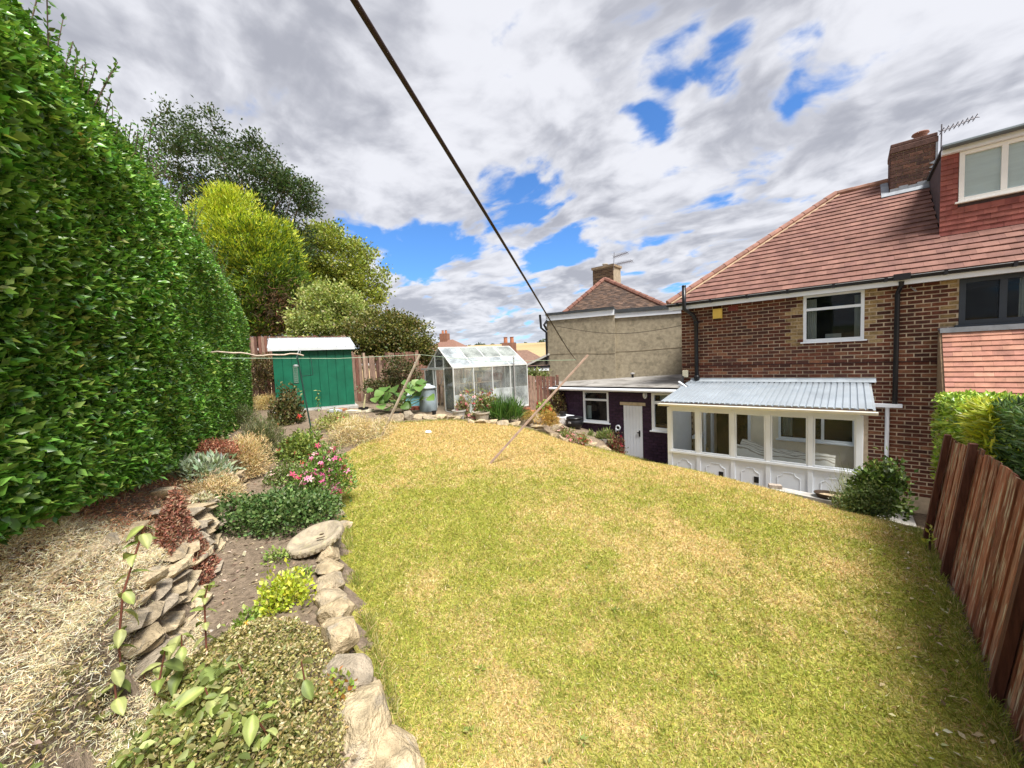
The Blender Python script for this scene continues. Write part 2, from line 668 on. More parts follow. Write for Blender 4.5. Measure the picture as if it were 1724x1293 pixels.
def on(x, y, z0=1.5, it=8):
    """ground point seen along pixel (x,y)"""
    d = ray(x, y)
    lo = 0.5
    k = lo
    while k < 40:
        p = CAM + d * k
        if p.z < gz(p.x, p.y):
            break
        k += 0.05
    a, b = k - 0.05, k
    for _ in range(it):
        m = (a + b) / 2
        p = CAM + d * m
        if p.z < gz(p.x, p.y):
            b = m
        else:
            a = m
    return CAM + d * b


def grid_mesh(name, xs, ys, zf, mat_, mask=None, colf=None, smooth_=True):
    X, Y = np.meshgrid(xs, ys)
    Z = zf(X, Y)
    V = np.c_[X.ravel(), Y.ravel(), Z.ravel()]
    nx, ny = len(xs), len(ys)
    i = np.arange(nx * ny).reshape(ny, nx)
    F = np.stack([i[:-1, :-1], i[:-1, 1:], i[1:, 1:], i[1:, :-1]], -1).reshape(-1, 4)
    if mask is not None:
        cx, cy = V[F][:, :, 0].mean(1), V[F][:, :, 1].mean(1)
        F = F[mask(cx, cy)]
        used = np.unique(F)
        re = -np.ones(len(V), int)
        re[used] = np.arange(len(used))
        V, F = V[used], re[F]
    c = colf(V[:, 0], V[:, 1]) if colf is not None else None
    return np_mesh(name, V, F, mat_, c, smooth_)


def inpoly(px_, py_, poly):
    poly = np.array(poly)
    res = np.zeros(len(px_), bool)
    j = len(poly) - 1
    for i in range(len(poly)):
        xi, yi, xj, yj = *poly[i], *poly[j]
        c = ((yi > py_) != (yj > py_)) & (px_ < (xj - xi) * (py_ - yi) / (yj - yi + 1e-12) + xi)
        res ^= c
        j = i
    return res


def geo_axis(a, b, step, out, n=26):
    fine = np.arange(a, b + 1e-6, step)
    g = np.geomspace(step * 2, out, n)
    return np.r_[(a - g)[::-1], fine, b + g]


def ground_col(x, y):
    r = np.hypot(x + 4, y - 5)
    n = fbm(x * 1.5, y * 1.5, 3)
    soil = np.stack([0.17 + .10 * n, 0.13 + .075 * n, 0.095 + .05 * n], 1)
    f = fbm(x / 90, y / 90, 9, 3)
    g = np.stack([0.10 + 0 * n, 0.13 + 0 * n, 0.045 + 0 * n], 1)
    tan = np.stack([0.42 + 0 * n, 0.30 + 0 * n, 0.16 + 0 * n], 1)
    field = np.where((f > .42)[:, None], tan, g)
    w = ss(14, 30, r)[:, None]
    return soil * (1 - w) + field * w


soil_m = mat('soil', attr=True, rough=0.95, var=0.35, scale=22, bump=0.9, bscale=45, bdist=0.03, spec=0.1)
ground = new_obj('ground', grid_mesh('ground', geo_axis(-16, 4, .16, 3500), geo_axis(-4, 13, .16, 3500), ground_z, soil_m, colf=ground_col), (0, 0, 0))
tag(ground, kind='structure')

LAWN = [(.62, -1.2), (.09, .20), (-1.62, .87), (-2.45, 1.11), (-3.12, 1.37), (-4.47, 1.92), (-5.93, 2.53), (-7.0, 3.15), (-7.35, 3.75), (-7.45, 4.25), (-8.1, 4.6), (-8.5, 4.95),
        (-7.9, 5.55), (-7.31, 6.10), (-6.45, 6.72), (-5.95, 7.15), (-5.45, 8.05), (-4.95, 9.0), (-4.04, 9.78), (-2.98, 8.86), (-1.16, 8.52), (-.05, 8.28), (.2, 7.6), (.5, 6.6), (.62, 5.6)]


def lawn_green(x, y):
    n = fbm(x * .8 + 3, y * .8, 21, 3)
    f = .55 * fbm(x * 3.4, y * 3.4, 31, 4) + .45 * fbm(x * 8.5, y * 8.5, 35, 3)
    dry = np.exp(-(((x + 6.3) / 2.6) ** 2 + ((y - 5.6) / 1.6) ** 2)) * .34 + .14 * ss(4.5, 8.0, y) - .05 * np.exp(-(((x + 5.0) / 2.) ** 2 + ((y - 3.3) / 1.0) ** 2))
    strip = .03 * ss(.75, .05, .62 - x) + .10 * np.exp(-((x * SN[0] + y * SN[1] + .42) / .22) ** 2)
    return np.clip(ss(.30, .70, .46 * n + .60 * f - dry + strip + .02 * ss(5.0, 2.5, y)), 0, 1)


def lawn_col(x, y):
    g = lawn_green(x, y)[:, None]
    m = fbm(x * 7, y * 7, 41, 2)[:, None]
    straw = np.array([.58, .45, .195]) * (0.8 + .4 * m)
    tan = np.array([.59, .415, .17])
    far = np.exp(-(((x + 6.3) / 2.6) ** 2 + ((y - 5.6) / 1.5) ** 2))[:, None]
    straw = straw * (1 - .45 * far) + tan * .45 * far
    green = np.array([.325, .33, .06]) * (.75 + .5 * m)
    return straw * (1 - g) + green * g


lawn_m = mat('lawn_turf', attr=True, rough=0.95, var=0.4, scale=70, bump=0.8, bscale=160, bdist=0.02, spec=0.1)


def lawn_z(x, y):
    return ground_z(x, y) + .012 + .018 * (fbm(x * 2, y * 2, 51, 3) - .5)


lawn = new_obj('lawn', grid_mesh('lawn', np.arange(-8.7, .8, .06), np.arange(-1.3, 10, .06), lawn_z, lawn_m, mask=lambda x, y: inpoly(x, y, LAWN), colf=lawn_col), (0, 0, 0))
tag(lawn, kind='structure')

# blades of the short dry lawn
def lawn_points(n, nearbias=True):
    x = rng.uniform(-8.7, .7, n)
    y = rng.uniform(-.6, 9.9, n)
    d = np.hypot(x, y)
    keep = rng.random(n) < np.clip((2.6 / np.maximum(d, 1.2)) ** 1.15, .16, 1)
    x, y = x[keep], y[keep]
    k = inpoly(x, y, LAWN)
    return x[k], y[k]


x_, y_ = lawn_points(1750000)
q = pix_np(np.c_[x_, y_, lawn_z(x_, y_)])
vis = (q[2] > .3) & (q[0] > -120) & (q[0] < 1850) & (q[1] < 1420)
x_, y_ = x_[vis], y_[vis]
n_ = len(x_)
z_ = lawn_z(x_, y_)
gcol = lawn_green(x_, y_)
isg = rng.random(n_) < (.08 + .80 * gcol)
c_ = np.where(isg[:, None], pal(n_, [(.32, .335, .052), (.41, .40, .08), (.235, .265, .04), (.48, .44, .115)]), pal(n_, [(.64, .49, .215), (.57, .425, .165), (.71, .585, .32), (.48, .335, .13), (.54, .365, .17)]))
ax_ = rng.normal(0, 1, (n_, 3))
ax_[:, 2] = np.abs(rng.normal(.55, .35, n_)) + .12
dist_ = np.hypot(x_, y_)
ln_ = rng.uniform(.016, .038, n_) * (1 + .10 * np.clip(dist_ - 2, 0, 6)) * np.where(isg, 1.1, .95)
wd_ = (.0032 + .0009 * dist_) / ln_
grass = cloud('grass', np.c_[x_, y_, z_], ax_, rdir(n_), ln_, wd_, c_, DRYM, tpl=BLADE1, origin=(0, 0, 0))
tag(grass, 'short patchy green and straw grass covering the lawn', 'grass', kind='stuff')

# a few taller green tufts and seed stems
tx, ty = lawn_points(7000)
fb = fbm(tx * 1.6, ty * 1.6, 77, 2)
k_ = fb > .57
tx, ty = tx[k_], ty[k_]
P_, A_, C_, L_ = [], [], [], []
for a, b in zip(tx, ty):
    m_ = rng.integers(8, 22)
    P_.append(np.c_[a + rng.normal(0, .025, m_), b + rng.normal(0, .025, m_), np.full(m_, gz(a, b) + .01)])
    A_.append(np.c_[rng.normal(0, .6, (m_, 2)), np.abs(rng.normal(.9, .3, m_))])
    L_.append(rng.uniform(.03, .06, m_))
P_, A_, L_ = np.concatenate(P_), np.concatenate(A_), np.concatenate(L_)
tufts = cloud('grass_tuft', P_, A_, rdir(len(P_)), L_, .08, pal(len(P_), [(.17, .22, .03), (.26, .28, .05), (.40, .34, .1)]), LEAFM, tpl=BLADE, origin=(0, 0, 0))
tag(tufts, 'longer green grass tufts scattered over the dry lawn', 'grass', kind='stuff')

# flat rosettes of lawn weeds
wx, wy = lawn_points(520)
P_, A_ = [], []
for a, b in zip(wx, wy):
    if fbm(np.array([a * .7]), np.array([b * .7]), 97, 2)[0] < .50:
        continue
    m_ = rng.integers(6, 13)
    th_ = rng.uniform(0, 6.28, m_)
    P_.append(np.c_[a + .008 * np.cos(th_), b + .008 * np.sin(th_), np.full(m_, float(lawn_z(np.array([a]), np.array([b]))[0]) + .018)])
    A_.append(np.c_[np.cos(th_), np.sin(th_), rng.normal(.25, .15, m_)])
P_, A_ = np.concatenate(P_), np.concatenate(A_)
weeds = cloud('lawn_weeds', P_, A_, np.c_[rng.normal(0, .2, (len(P_), 2)), np.ones(len(P_))], rng.uniform(.018, .036, len(P_)), .42, pal(len(P_), [(.20, .26, .045), (.26, .31, .06), (.16, .21, .04), (.34, .29, .10)]), LEAFM, tpl=LEAF4, origin=(0, 0, 0))
tag(weeds, 'dark green weed rosettes dotted through the lawn', 'weeds', kind='stuff')

# longer fringe where the mower misses, against the stones and the fence
n_ = 9000
s_e, t_e = rng.uniform(.2, 8.0, n_), -.31 + rng.normal(0, .03, n_)
xe, ye = SD[0] * s_e + SN[0] * t_e, SD[1] * s_e + SN[1] * t_e
k_ = fbm(s_e * 2.5, t_e, 87, 3) > .42
xe, ye = xe[k_], ye[k_]
yf = rng.uniform(1.2, 6.6, 5000)
xf = .60 + rng.normal(0, .03, 5000)
k_ = fbm(yf * 2, xf, 89, 3) > .46
xe, ye = np.r_[xe, xf[k_]], np.r_[ye, yf[k_]]
pl_ = np.array(LAWN)[8:24]
ii = rng.integers(0, len(pl_) - 1, 9000)
ff = rng.random(9000)[:, None]
pe = pl_[ii] * (1 - ff) + pl_[ii + 1] * ff + rng.normal(0, .035, (9000, 2))
k_ = fbm(pe[:, 0] * 2.2, pe[:, 1] * 2.2, 95, 3) > .40
xe, ye = np.r_[xe, pe[k_, 0]], np.r_[ye, pe[k_, 1]]
n_ = len(xe)
fringe = cloud('grass_fringe', np.c_[xe, ye, lawn_z(xe, ye)], np.c_[rng.normal(0, .55, (n_, 2)), np.abs(rng.normal(.9, .3, n_))], rdir(n_), rng.uniform(.03, .085, n_), .07, pal(n_, [(.26, .30, .05), (.36, .37, .08), (.58, .47, .22), (.19, .24, .04)]), LEAFM, tpl=BLADE, origin=(0, 0, 0))
tag(fringe, 'uncut grass fringe along the border stones and right fence', 'grass', kind='stuff')

# grass along the lawn's edges, paving round the sunken path
path_m = mat('path_concrete', (.33, .31, .28), .9, .25, 9, .4, 70)
path = MB().box((-6.0, 8.3, -.5), (1.0, 11.3, -.30)).build('path', path_m)
tag(path, kind='structure')

# ------------------------------------------------------------------ shared building pieces
WHITE = mat('white_paint', (.80, .835, .885), .42, .04, 3, .06, 30, color2=(.70, .69, .66), c2lo=.70, c2hi=.85, c2scale=3.5)
UPVC = mat('white_upvc', (.80, .835, .88), .3, .03, 3, .0)
BLACKP = mat('black_plastic', (.012, .012, .014), .35, .2, 8, .05, 30)
LEAD = mat('lead', (.30, .32, .35), .55, .2, 6, .2, 20, metal=.3)
MORTAR = mat('mortar', (.52, .42, .30), .95, .3, 5, .5, 90, color2=(.34, .27, .19), c2lo=.52, c2hi=.70, c2scale=1.3)
BRICKM = mat('brick', attr=True, rough=.85, var=.32, scale=22, bump=.6, bscale=110, spec=.2, bdist=.006, color2=(.055, .03, .024), c2lo=.56, c2hi=.74, c2scale=1.6)
TILEM = mat('clay_tile', attr=True, rough=.8, var=.22, scale=5, bump=.3, bscale=70, spec=.25, color2=(.20, .11, .08), c2lo=.60, c2hi=.80, c2scale=1.2)
WOODR = mat('red_stained_wood', attr=True, rough=.75, var=.40, scale=9, bump=.5, bscale=50, stretch=(6, 6, .6), spec=.25)
DARKROOM = mat('unlit_room_black', (.010, .009, .008), .9, .2, 2, 0)  # near-black colour carries the darkness of the unlit rooms
GLASS = glass_mat('window_glass', (.80, .84, .84), .008, (.5, .52, .55), .015, .30)
GLASSC = glass_mat('conservatory_glass', (.96, .97, .97), .008, (.6, .62, .62), .015, .5)
CURTAIN = mat('curtain', (.72, .70, .66), .9, .08, 12, .2, 30, transl=.2)
CONC = mat('concrete', (.40, .38, .35), .95, .25, 7, .6, 60)
STONE = mat('garden_stone', attr=True, rough=.92, var=.38, scale=11, bump=1.0, bscale=32, bdist=.035, spec=.12, color2=(.34, .29, .22), c2lo=.52, c2hi=.68, c2scale=9)


def brickwall(parent, P0, ang, width, z1, holes=(), colf=None, limit=300, L=.228, H=.083, joint=.014, name='brick', matx=None, proud=.005, zmin=0.0):
    """courses of stretchers; P0 lower left of the face plane, ang = plan angle of the wall's run"""
    matx = matx or BRICKM
    P0 = Vector(P0)
    ux, uy = math.cos(ang), math.sin(ang)
    NV = 9
    rows = []
    nz = int((z1 - P0.z) / H)
    for k in range(nz):
        zb = P0.z + k * H
        off = 0.0 if k % 2 else L / 2
        u = -off
        while u < width:
            a, b = max(u + joint / 2, 0), min(u + L - joint / 2, width)
            u += L
            segs = [(a, b)]
            for (h0, h1, g0, g1) in holes:
                if zb + H - joint > g0 + .02 and zb < g1 - .02:
                    ns = []
                    for (p, q_) in segs:
                        if q_ <= h0 or p >= h1:
                            ns.append((p, q_))
                        else:
                            if p < h0 - .03:
                                ns.append((p, h0))
                            if q_ > h1 + .03:
                                ns.append((h1, q_))
                    segs = ns
            for (p, q_) in segs:
                if q_ - p > .025:
                    rows.append(((p + q_) / 2, zb, q_ - p))
    pts = np.array([(P0.x + ux * r_[0], P0.y + uy * r_[0], r_[1]) for r_ in rows])
    X_, Y_, D_ = pix_np(pts)
    inside = (X_ > -20) & (X_ < 1744) & (Y_ > -20) & (Y_ < 1310)
    order = np.argsort(np.where(inside, D_, 1e6 + D_))
    single = set(order[:limit].tolist()) if limit else set()
    cache = {}
    rest = MB()
    for i, (u, zb, ln) in enumerate(rows):
        c = colf(u, zb)
        dpt = proud + rng.normal(0, .0018)
        if i in single:
            key = (tuple(np.round(c, 2)), round(ln, 2))
            if key not in cache:
                m = MB()
                m.col = tuple(c)
                l2, h2, e = ln / 2, H - joint, .003
                m.hexa([(-l2 + e, -proud, e), (l2 - e, -proud, e), (l2, .03, 0), (-l2, .03, 0), (-l2 + e, -proud, h2 - e), (l2 - e, -proud, h2 - e), (l2, .03, h2), (-l2, .03, h2)])
                cache[key] = m.mesh(name, matx, (0, 0, 0))
            o = new_obj(name, cache[key], (P0.x + ux * u, P0.y + uy * u, zb + rng.normal(0, .001)), parent)
            o.rotation_euler = (0, 0, ang)
        else:
            cx, cy = P0.x + ux * u, P0.y + uy * u
            l2 = ln / 2
            pp = []
            for zz_ in (zb, zb + H - joint):
                for (du, dn) in ((-l2, dpt), (l2, dpt), (l2, -.03), (-l2, -.03)):
                    pp.append((cx + ux * du + uy * dn, cy + uy * du - ux * dn, zz_))
            rest.hexa(pp, tuple(c))
    if rest.v:
        o = rest.build(name + '_course', matx, parent)
        tag(o, kind='stuff')


def qcol(c, jit, nlev=5):
    k = rng.integers(0, nlev)
    f = 1 + jit * (k / (nlev - 1) * 2 - 1)
    return (c[0] * f, c[1] * f, c[2] * f)


def tilefield(parent, O, u, v, width_fn, rows, gauge, tw, cols, limit=300, name='roof_tile', lift=.020, th=.015, skip=None, matx=None):
    """O eaves corner, u along the eaves, v up the slope (unit vectors)"""
    matx = matx or TILEM
    O, u, v = Vector(O), Vector(u).normalized(), Vector(v).normalized()
    n = u.cross(v)
    rot = Matrix((u, v, n)).transposed().to_euler()
    items = []
    for k in range(rows):
        a, b = width_fn(k * gauge)
        off = (k % 2) * tw / 2 - (0.0)
        j = math.floor((a - off) / tw)
        while True:
            p, q_ = max(a, off + j * tw), min(b, off + (j + 1) * tw)
            j += 1
            if p >= b:
                break
            if q_ - p < .03:
                continue
            if skip and skip((p + q_) / 2, k * gauge):
                continue
            items.append(((p + q_) / 2, k * gauge, q_ - p))
    pts = np.array([tuple(O + u * a + v * b) for a, b, _ in items])
    X_, Y_, D_ = pix_np(pts)
    inside = (X_ > -20) & (X_ < 1744) & (Y_ > -20) & (Y_ < 1310)
    order = np.argsort(np.where(inside, D_, 1e6 + D_))
    single = set(order[:limit].tolist())
    cache = {}
    rest = MB()
    L = gauge * 1.18
    for i, (uu, vv, w) in enumerate(items):
        c = qcol(cols[rng.integers(0, len(cols))], .06, 3)
        w2 = w / 2 - .0008
        dz = rng.normal(0, .0014)

        def loc8():
            return [(-w2, 0, lift - th), (w2, 0, lift - th), (w2, L, 0 - th), (-w2, L, 0 - th), (-w2, 0, lift), (w2, 0, lift), (w2, L, 0), (-w2, L, 0)]
        base = O + u * uu + v * vv + n * dz
        if i in single:
            key = (tuple(np.round(c, 2)), round(w, 2))
            if key not in cache:
                m = MB()
                m.col = tuple(c)
                m.hexa(loc8())
                cache[key] = m.mesh(name, matx, (0, 0, 0))
            o = new_obj(name, cache[key], base, parent)
            o.rotation_euler = rot
        else:
            rest.hexa([base + u * p[0] + v * p[1] + n * p[2] for p in loc8()], tuple(c))
    if rest.v:
        o = rest.build(name + '_field', matx, parent)
        tag(o, kind='stuff')


def window(parent, x0, x1, z0, z1, Y, fm, fw=.055, mull=(), trans=(), glass=None, name='window', sill=True, depth=.07, sillm=None):
    """casement in a wall facing -Y; mull = x positions, trans = list of (xa, xb, z)"""
    m = MB()
    ya, yb = Y - .012, Y + depth
    m.box((x0, ya, z0), (x0 + fw, yb, z1)).box((x1 - fw, ya, z0), (x1, yb, z1))
    m.box((x0 + fw, ya, z0), (x1 - fw, yb, z0 + fw)).box((x0 + fw, ya, z1 - fw), (x1 - fw, yb, z1))
    for x in mull:
        m.box((x - fw * .55, ya + .004, z0 + fw), (x + fw * .55, yb, z1 - fw))
    for (xa, xb, z) in trans:
        m.box((xa, ya + .008, z - fw * .5), (xb, yb, z + fw * .5))
    w = m.build(name, fm, parent, bevel=.004)
    xs = [x0 + fw * .6] + list(mull) + [x1 - fw * .6]
    for a, b in zip(xs[:-1], xs[1:]):
        zs = [z0 + fw * .6] + sorted([z for (xa, xb, z) in trans if xa <= (a + b) / 2 <= xb]) + [z1 - fw * .6]
        for p, q_ in zip(zs[:-1], zs[1:]):
            MB().box((a, Y + .030, p), (b, Y + .036, q_)).build('pane', glass or GLASS, w)
    if sill:
        MB().box((x0 - .05, Y - .055, z0 - .035), (x1 + .05, Y + .03, z0 - .002)).build('sill', sillm or fm, w, bevel=.004)
    return w


def curtain(parent, x0, x1, z0, z1, Y, n=28, amp=.018, flare=0.0, m=None):
    V, F = [], []
    for i in range(n + 1):
        f = i / n
        for j, z in enumerate((z0, z1)):
            xx = x0 + (x1 - x0) * (f + (flare * f if j == 0 else 0))
            V.append((xx, Y + amp * math.sin(f * math.pi * 2 * n / 5.5), z))
    for i in range(n):
        F.append((2 * i, 2 * i + 2, 2 * i + 3, 2 * i + 1))
    b = MB()
    b._add(V, F)
    return b.build('curtain', m or CURTAIN, parent)


# ------------------------------------------------------------------ brick house
HY = 11.40
HX0, HX1 = -3.56, 6.2
EZ = 4.45
house = thing('brick_house', (-.5, 13, -.35), 'dark red brick semi-detached house with brown tiled hip roof and dormer', 'house')
W1 = (-.82, .24, 3.32, 4.40)
W2 = (1.59, 3.05, 3.50, 4.38)
CW = (-1.30, .12, .98, 1.75)       # window inside the conservatory
CD = (-2.75, -1.95, -.28, 1.72)    # door opening inside the conservatory


def backing(x0, x1, z0, z1, holes, Y0, Y1, m, name, parent):
    xs = sorted(set([x0, x1] + [h[0] for h in holes] + [h[1] for h in holes]))
    b = MB()
    for a, c in zip(xs[:-1], xs[1:]):
        hs = sorted([(h[2], h[3]) for h in holes if h[0] <= (a + c) / 2 <= h[1]])
        z = z0
        for (p, q_) in hs:
            if p > z:
                b.box((a, Y0, z), (c, Y1, p))
            z = q_
        if z < z1:
            b.box((a, Y0, z), (c, Y1, z1))
    return b.build(name, m, parent)


wall = backing(HX0, HX1, -.4, EZ, [W1, W2, CW, CD], HY + .001, HY + .26, MORTAR, 'wall', house)


def bcol(u, z):
    X = HX0 + u
    r_ = rng.random()
    if (-1.06 < X < W1[0] + .02 or W1[1] - .02 < X < .52 or 1.36 < X < 1.60) and z > 3.22 and r_ < .72:
        return qcol(((.31, .215, .10), (.27, .18, .08), (.33, .235, .12))[rng.integers(0, 3)], .15)
    if r_ < .12:
        return qcol((.20, .09, .05), .15)
    return qcol(((.118, .042, .027), (.092, .035, .024), (.145, .052, .030), (.074, .032, .024))[rng.integers(0, 4)], .2)


cx0, cx1 = -3.3 - HX0, .33 - HX0
brickwall(wall, (HX0, HY, .0), 0.0, 1.60 - HX0, 4.44, holes=[(W1[0] - HX0, W1[1] - HX0, W1[2] - .03, 5), (W2[0] - HX0, 9, W2[2] - .03, 5), (cx0, cx1, -1, 2.36), (1.37 - HX0, 9, -1, 3.40)], colf=bcol)
# side and rear walls, first floor shut off and coloured near-black as unlit rooms
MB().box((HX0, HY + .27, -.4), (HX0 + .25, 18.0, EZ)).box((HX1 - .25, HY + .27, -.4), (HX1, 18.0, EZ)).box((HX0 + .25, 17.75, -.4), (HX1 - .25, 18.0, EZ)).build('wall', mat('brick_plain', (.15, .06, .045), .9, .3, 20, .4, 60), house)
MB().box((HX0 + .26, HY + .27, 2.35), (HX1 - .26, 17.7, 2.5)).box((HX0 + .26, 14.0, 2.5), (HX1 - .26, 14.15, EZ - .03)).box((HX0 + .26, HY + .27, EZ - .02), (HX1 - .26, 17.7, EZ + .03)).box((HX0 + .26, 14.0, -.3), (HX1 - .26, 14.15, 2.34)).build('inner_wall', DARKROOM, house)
# small light patch of repair mortar round a blocked vent
ab = MB()
for k in range(4):
    ab.box((-2.38 + .0, HY - .022, 4.22 + k * .035), (-2.16, HY + .02, 4.245 + k * .035))
ab.build('air_brick', mat('air_brick', (.26, .06, .05), .8, .1), house)

MB().box((HX0, HY - .016, 2.80), (1.35, HY + .002, 2.822)).build('string_course_shadow', mat('string_brick_shaded', (.05, .022, .018), .9, .3, 20, .3), house)  # projecting course, coloured as the dark shadow line it throws
# windows
w = window(house, *W1, HY, UPVC, fw=.06, trans=[(W1[0], W1[1], 4.06)])
curtain(w, W1[0] + .06, W1[0] + .24, W1[2] + .06, 4.30, HY + .14)
curtain(w, W1[1] - .16, W1[1] - .06, W1[2] + .06, 4.30, HY + .14)
MB().box((-.42, HY + .12, W1[2] + .06), (-.14, HY + .2, W1[2] + .16)).build('radio', mat('grey_box', (.35, .34, .33), .6, .1), w)
GREYF = mat('anthracite_frame', (.035, .045, .06), .4, .1, 5, 0)
w2 = window(house, *W2, HY, GREYF, fw=.085, mull=(2.13, 2.62), sillm=GREYF)
curtain(w2, 2.34, 2.56, W2[2] + .09, 4.3, HY + .15)

# roof: eaves, planes, tiles
YE, ZE, YR, ZR = 11.12, 4.56, 14.6, 7.45
vs = Vector((0, YR - YE, ZR - ZE)).normalized()
SL = math.hypot(YR - YE, ZR - ZE)
XE = -3.80
roof = MB()
roof.prism([(XE, YE, ZE - .03), (XE + (YR - YE), YR, ZR - .03), (HX1 + .3, YR, ZR - .03), (HX1 + .3, YE, ZE - .03)], (0, .03, -.06))
roof.prism([(XE, 18.1, ZE - .03), (XE + 3.48, YR + .05, ZR - .04), (XE + .02, YE + .02, ZE - .04)], (.03, 0, -.06))
roof.prism([(HX1 + .3, YR + .04, ZR - .04), (XE + 3.5, YR + .04, ZR - .04), (XE + .02, 18.1, ZE - .05), (HX1 + .3, 18.1, ZE - .05)], (0, -.03, -.06))
roof_o = roof.build('roof', mat('roof_felt', (.03, .022, .02), .9, .1), house)
DX0, DX1, DY = 1.40, 5.2, 12.12
RC = [(.205, .103, .082), (.192, .095, .075), (.222, .114, .09), (.18, .09, .074)]
sl_x = (YR - YE) / SL


def rskip(u_, v_):
    X = XE + u_
    Y = YE + v_ * sl_x
    if DX0 < X < DX1 and Y > DY - .10:
        return True
    return 0.71 < X < 1.40 and Y > 13.95


tilefield(roof_o, (XE, YE - .03, ZE - .02), (1, 0, 0), vs, lambda v_: (v_ * sl_x + .02, HX1 + .3 - XE), 22, SL / 22.0, .2, RC, limit=300, skip=rskip, lift=.031, th=.022)
# hip: bonnet line with pale mortar
hip = MB()
a, b = Vector((XE - .02, YE - .03, ZE + .02)), Vector((XE + 3.48, YR, ZR + .04))
for k in range(15):
    p, q_ = a.lerp(b, k / 15), a.lerp(b, (k + 1.02) / 15)
    hip.tube([p, q_], [.085, .075], 8, col=qcol((.25, .13, .10), .15))
hip.build('hip_tile', TILEM, roof_o)
hm = MB().bar(a + Vector((.10, -.02, -.02)), b + Vector((.10, -.02, -.035)), .05, .03)
hm.build('hip_mortar', mat('hip_mortar', (.55, .42, .28), .9, .2, 9, .3), roof_o)
rd = MB()
for k in range(10):
    x = XE + 3.48 + k * .34
    if x > DX0 + .1:
        break
    rd.tube([(x, YR, ZR + .02), (x + .35, YR, ZR + .02)], [.085, .09], 8, col=qcol((.28, .15, .11), .15))
rd.build('ridge_tile', TILEM, roof_o)
# fascia, gutter, brackets
MB().box((XE - .02, YE + .03, ZE - .19), (HX1 + .3, YE + .055, ZE - .035)).build('fascia', WHITE, house)
MB().box((XE + .02, YE + .057, ZE - .175), (HX1 + .3, HY + .02, ZE - .15)).build('soffit', mat('soffit', (.25, .24, .22), .8, .1), house)
gut = MB()
gp = []
for k in range(9):
    a_ = math.pi + math.pi * k / 8
    gp.append((0, YE - .02 + .055 * math.cos(a_), ZE - .035 + .055 * math.sin(a_)))
gp += [(0, p[1] * 1.0 + (.008 if p[1] < YE - .02 else -.008), p[2] + .006) for p in gp[::-1]]
gut.prism([(XE - .05, p[1], p[2]) for p in gp], (HX1 + .3 - XE, 0, 0))
g_o = gut.build('gutter', BLACKP, house)
gl = MB().box((XE - .05, YE - .082, ZE - .034), (HX1 + .2, YE - .074, ZE - .024))
gl.build('gutter_highlight', mat('gutter_shine', (.45, .46, .48), .25, .1, 9, 0), g_o)  # pale strip painting the highlight along the black gutter's edge
k = 0
x = XE + .25
while x < 5:
    MB().box((x - .025, YE - .088, ZE - .10), (x + .025, YE + .03, ZE - .02)).build('bracket', BLACKP, g_o)
    x += .82
# soil pipe on the left, downpipe on the right
sp = MB().tube([(-3.15, HY - .09, 2.40), (-3.15, HY - .09, 4.02), (-3.20, HY - .16, 4.20), (-3.36, YE - .12, 4.36), (-3.36, YE - .12, 4.95)], .052, 12)
sp.lathe((-3.36, YE - .12, 4.95), [(.05, 0), (.058, .01), (.05, .04)], 12).lathe((-3.15, HY - .09, 3.95), [(.054, 0), (.066, .01), (.066, .07), (.054, .08)], 12)
sp.lathe((-3.15, HY - .09, 2.42), [(.054, 0), (.07, .01), (.075, .10), (.054, .14)], 12)
sp.build('soil_pipe', BLACKP, house, smooth_=True)
dp = MB().tube([(.78, YE + .02, 4.44), (.78, YE + .05, 4.36), (.74, HY - .07, 4.22), (.73, HY - .07, 1.93)], .042, 10)
dp.box((.66, YE - .10, 4.46), (.90, YE + .02, 4.58))
dp.build('downpipe', BLACKP, house)
hop = MB().box((.32, HY - .16, 1.86), (.84, HY - .03, 1.93))
hop.tube([(.62, HY - .08, 1.88), (.62, HY - .08, -.3)], .035, 8)
hop.build('hopper_pipe', WHITE, house)
# little wall lamp stub
MB().bar((.93, HY - .02, 4.33), (1.0, HY - .16, 4.22), .02, .02).build('cable_clip', mat('grey_box', (.35, .34, .33), .6, .1), house)

# alarm box
alarm = thing('alarm_box', (-2.62, HY - .04, 4.04), 'small yellow burglar alarm box high on the brick wall', 'alarm')
MB().box((-2.735, HY - .10, 4.05), (-2.515, HY - .012, 4.31)).build('cover', mat('yellow_plastic', (.74, .50, .10), .45, .08, 5, .02), alarm, bevel=.012)
MB().box((-2.70, HY - .09, 4.035), (-2.55, HY - .012, 4.05)).build('strobe', BLACKP, alarm)

# chimney
CX0, CX1, CY0, CY1 = .74, 1.54, 14.02, 14.75
ch = MB().box((CX0 + .012, CY0 + .012, 6.6), (CX1 - .012, CY1 - .012, 8.14)).build('chimney', MORTAR, house)
def ccol(u_, z_):
    return qcol(((.095, .052, .042), (.12, .06, .045), (.08, .045, .04), (.14, .07, .05))[rng.integers(0, 4)], .2)
for (p0, an, wd) in (((CX0, CY0, 6.95), 0.0, CX1 - CX0), ((CX0, CY1, 6.95), -math.pi / 2, CY1 - CY0)):
    brickwall(ch, p0, an, wd, 7.98, colf=ccol, limit=60, joint=.006)
MB().box((CX0 - .018, CY0 - .018, 7.95), (CX1 + .018, CY1 + .018, 8.10)).box((CX0 - .004, CY0 - .004, 8.10), (CX1 + .004, CY1 + .004, 8.19)).build('chimney_cap', mat('old_brick', (.11, .06, .05), .9, .35, 9, .6, 40), ch, bevel=.02)
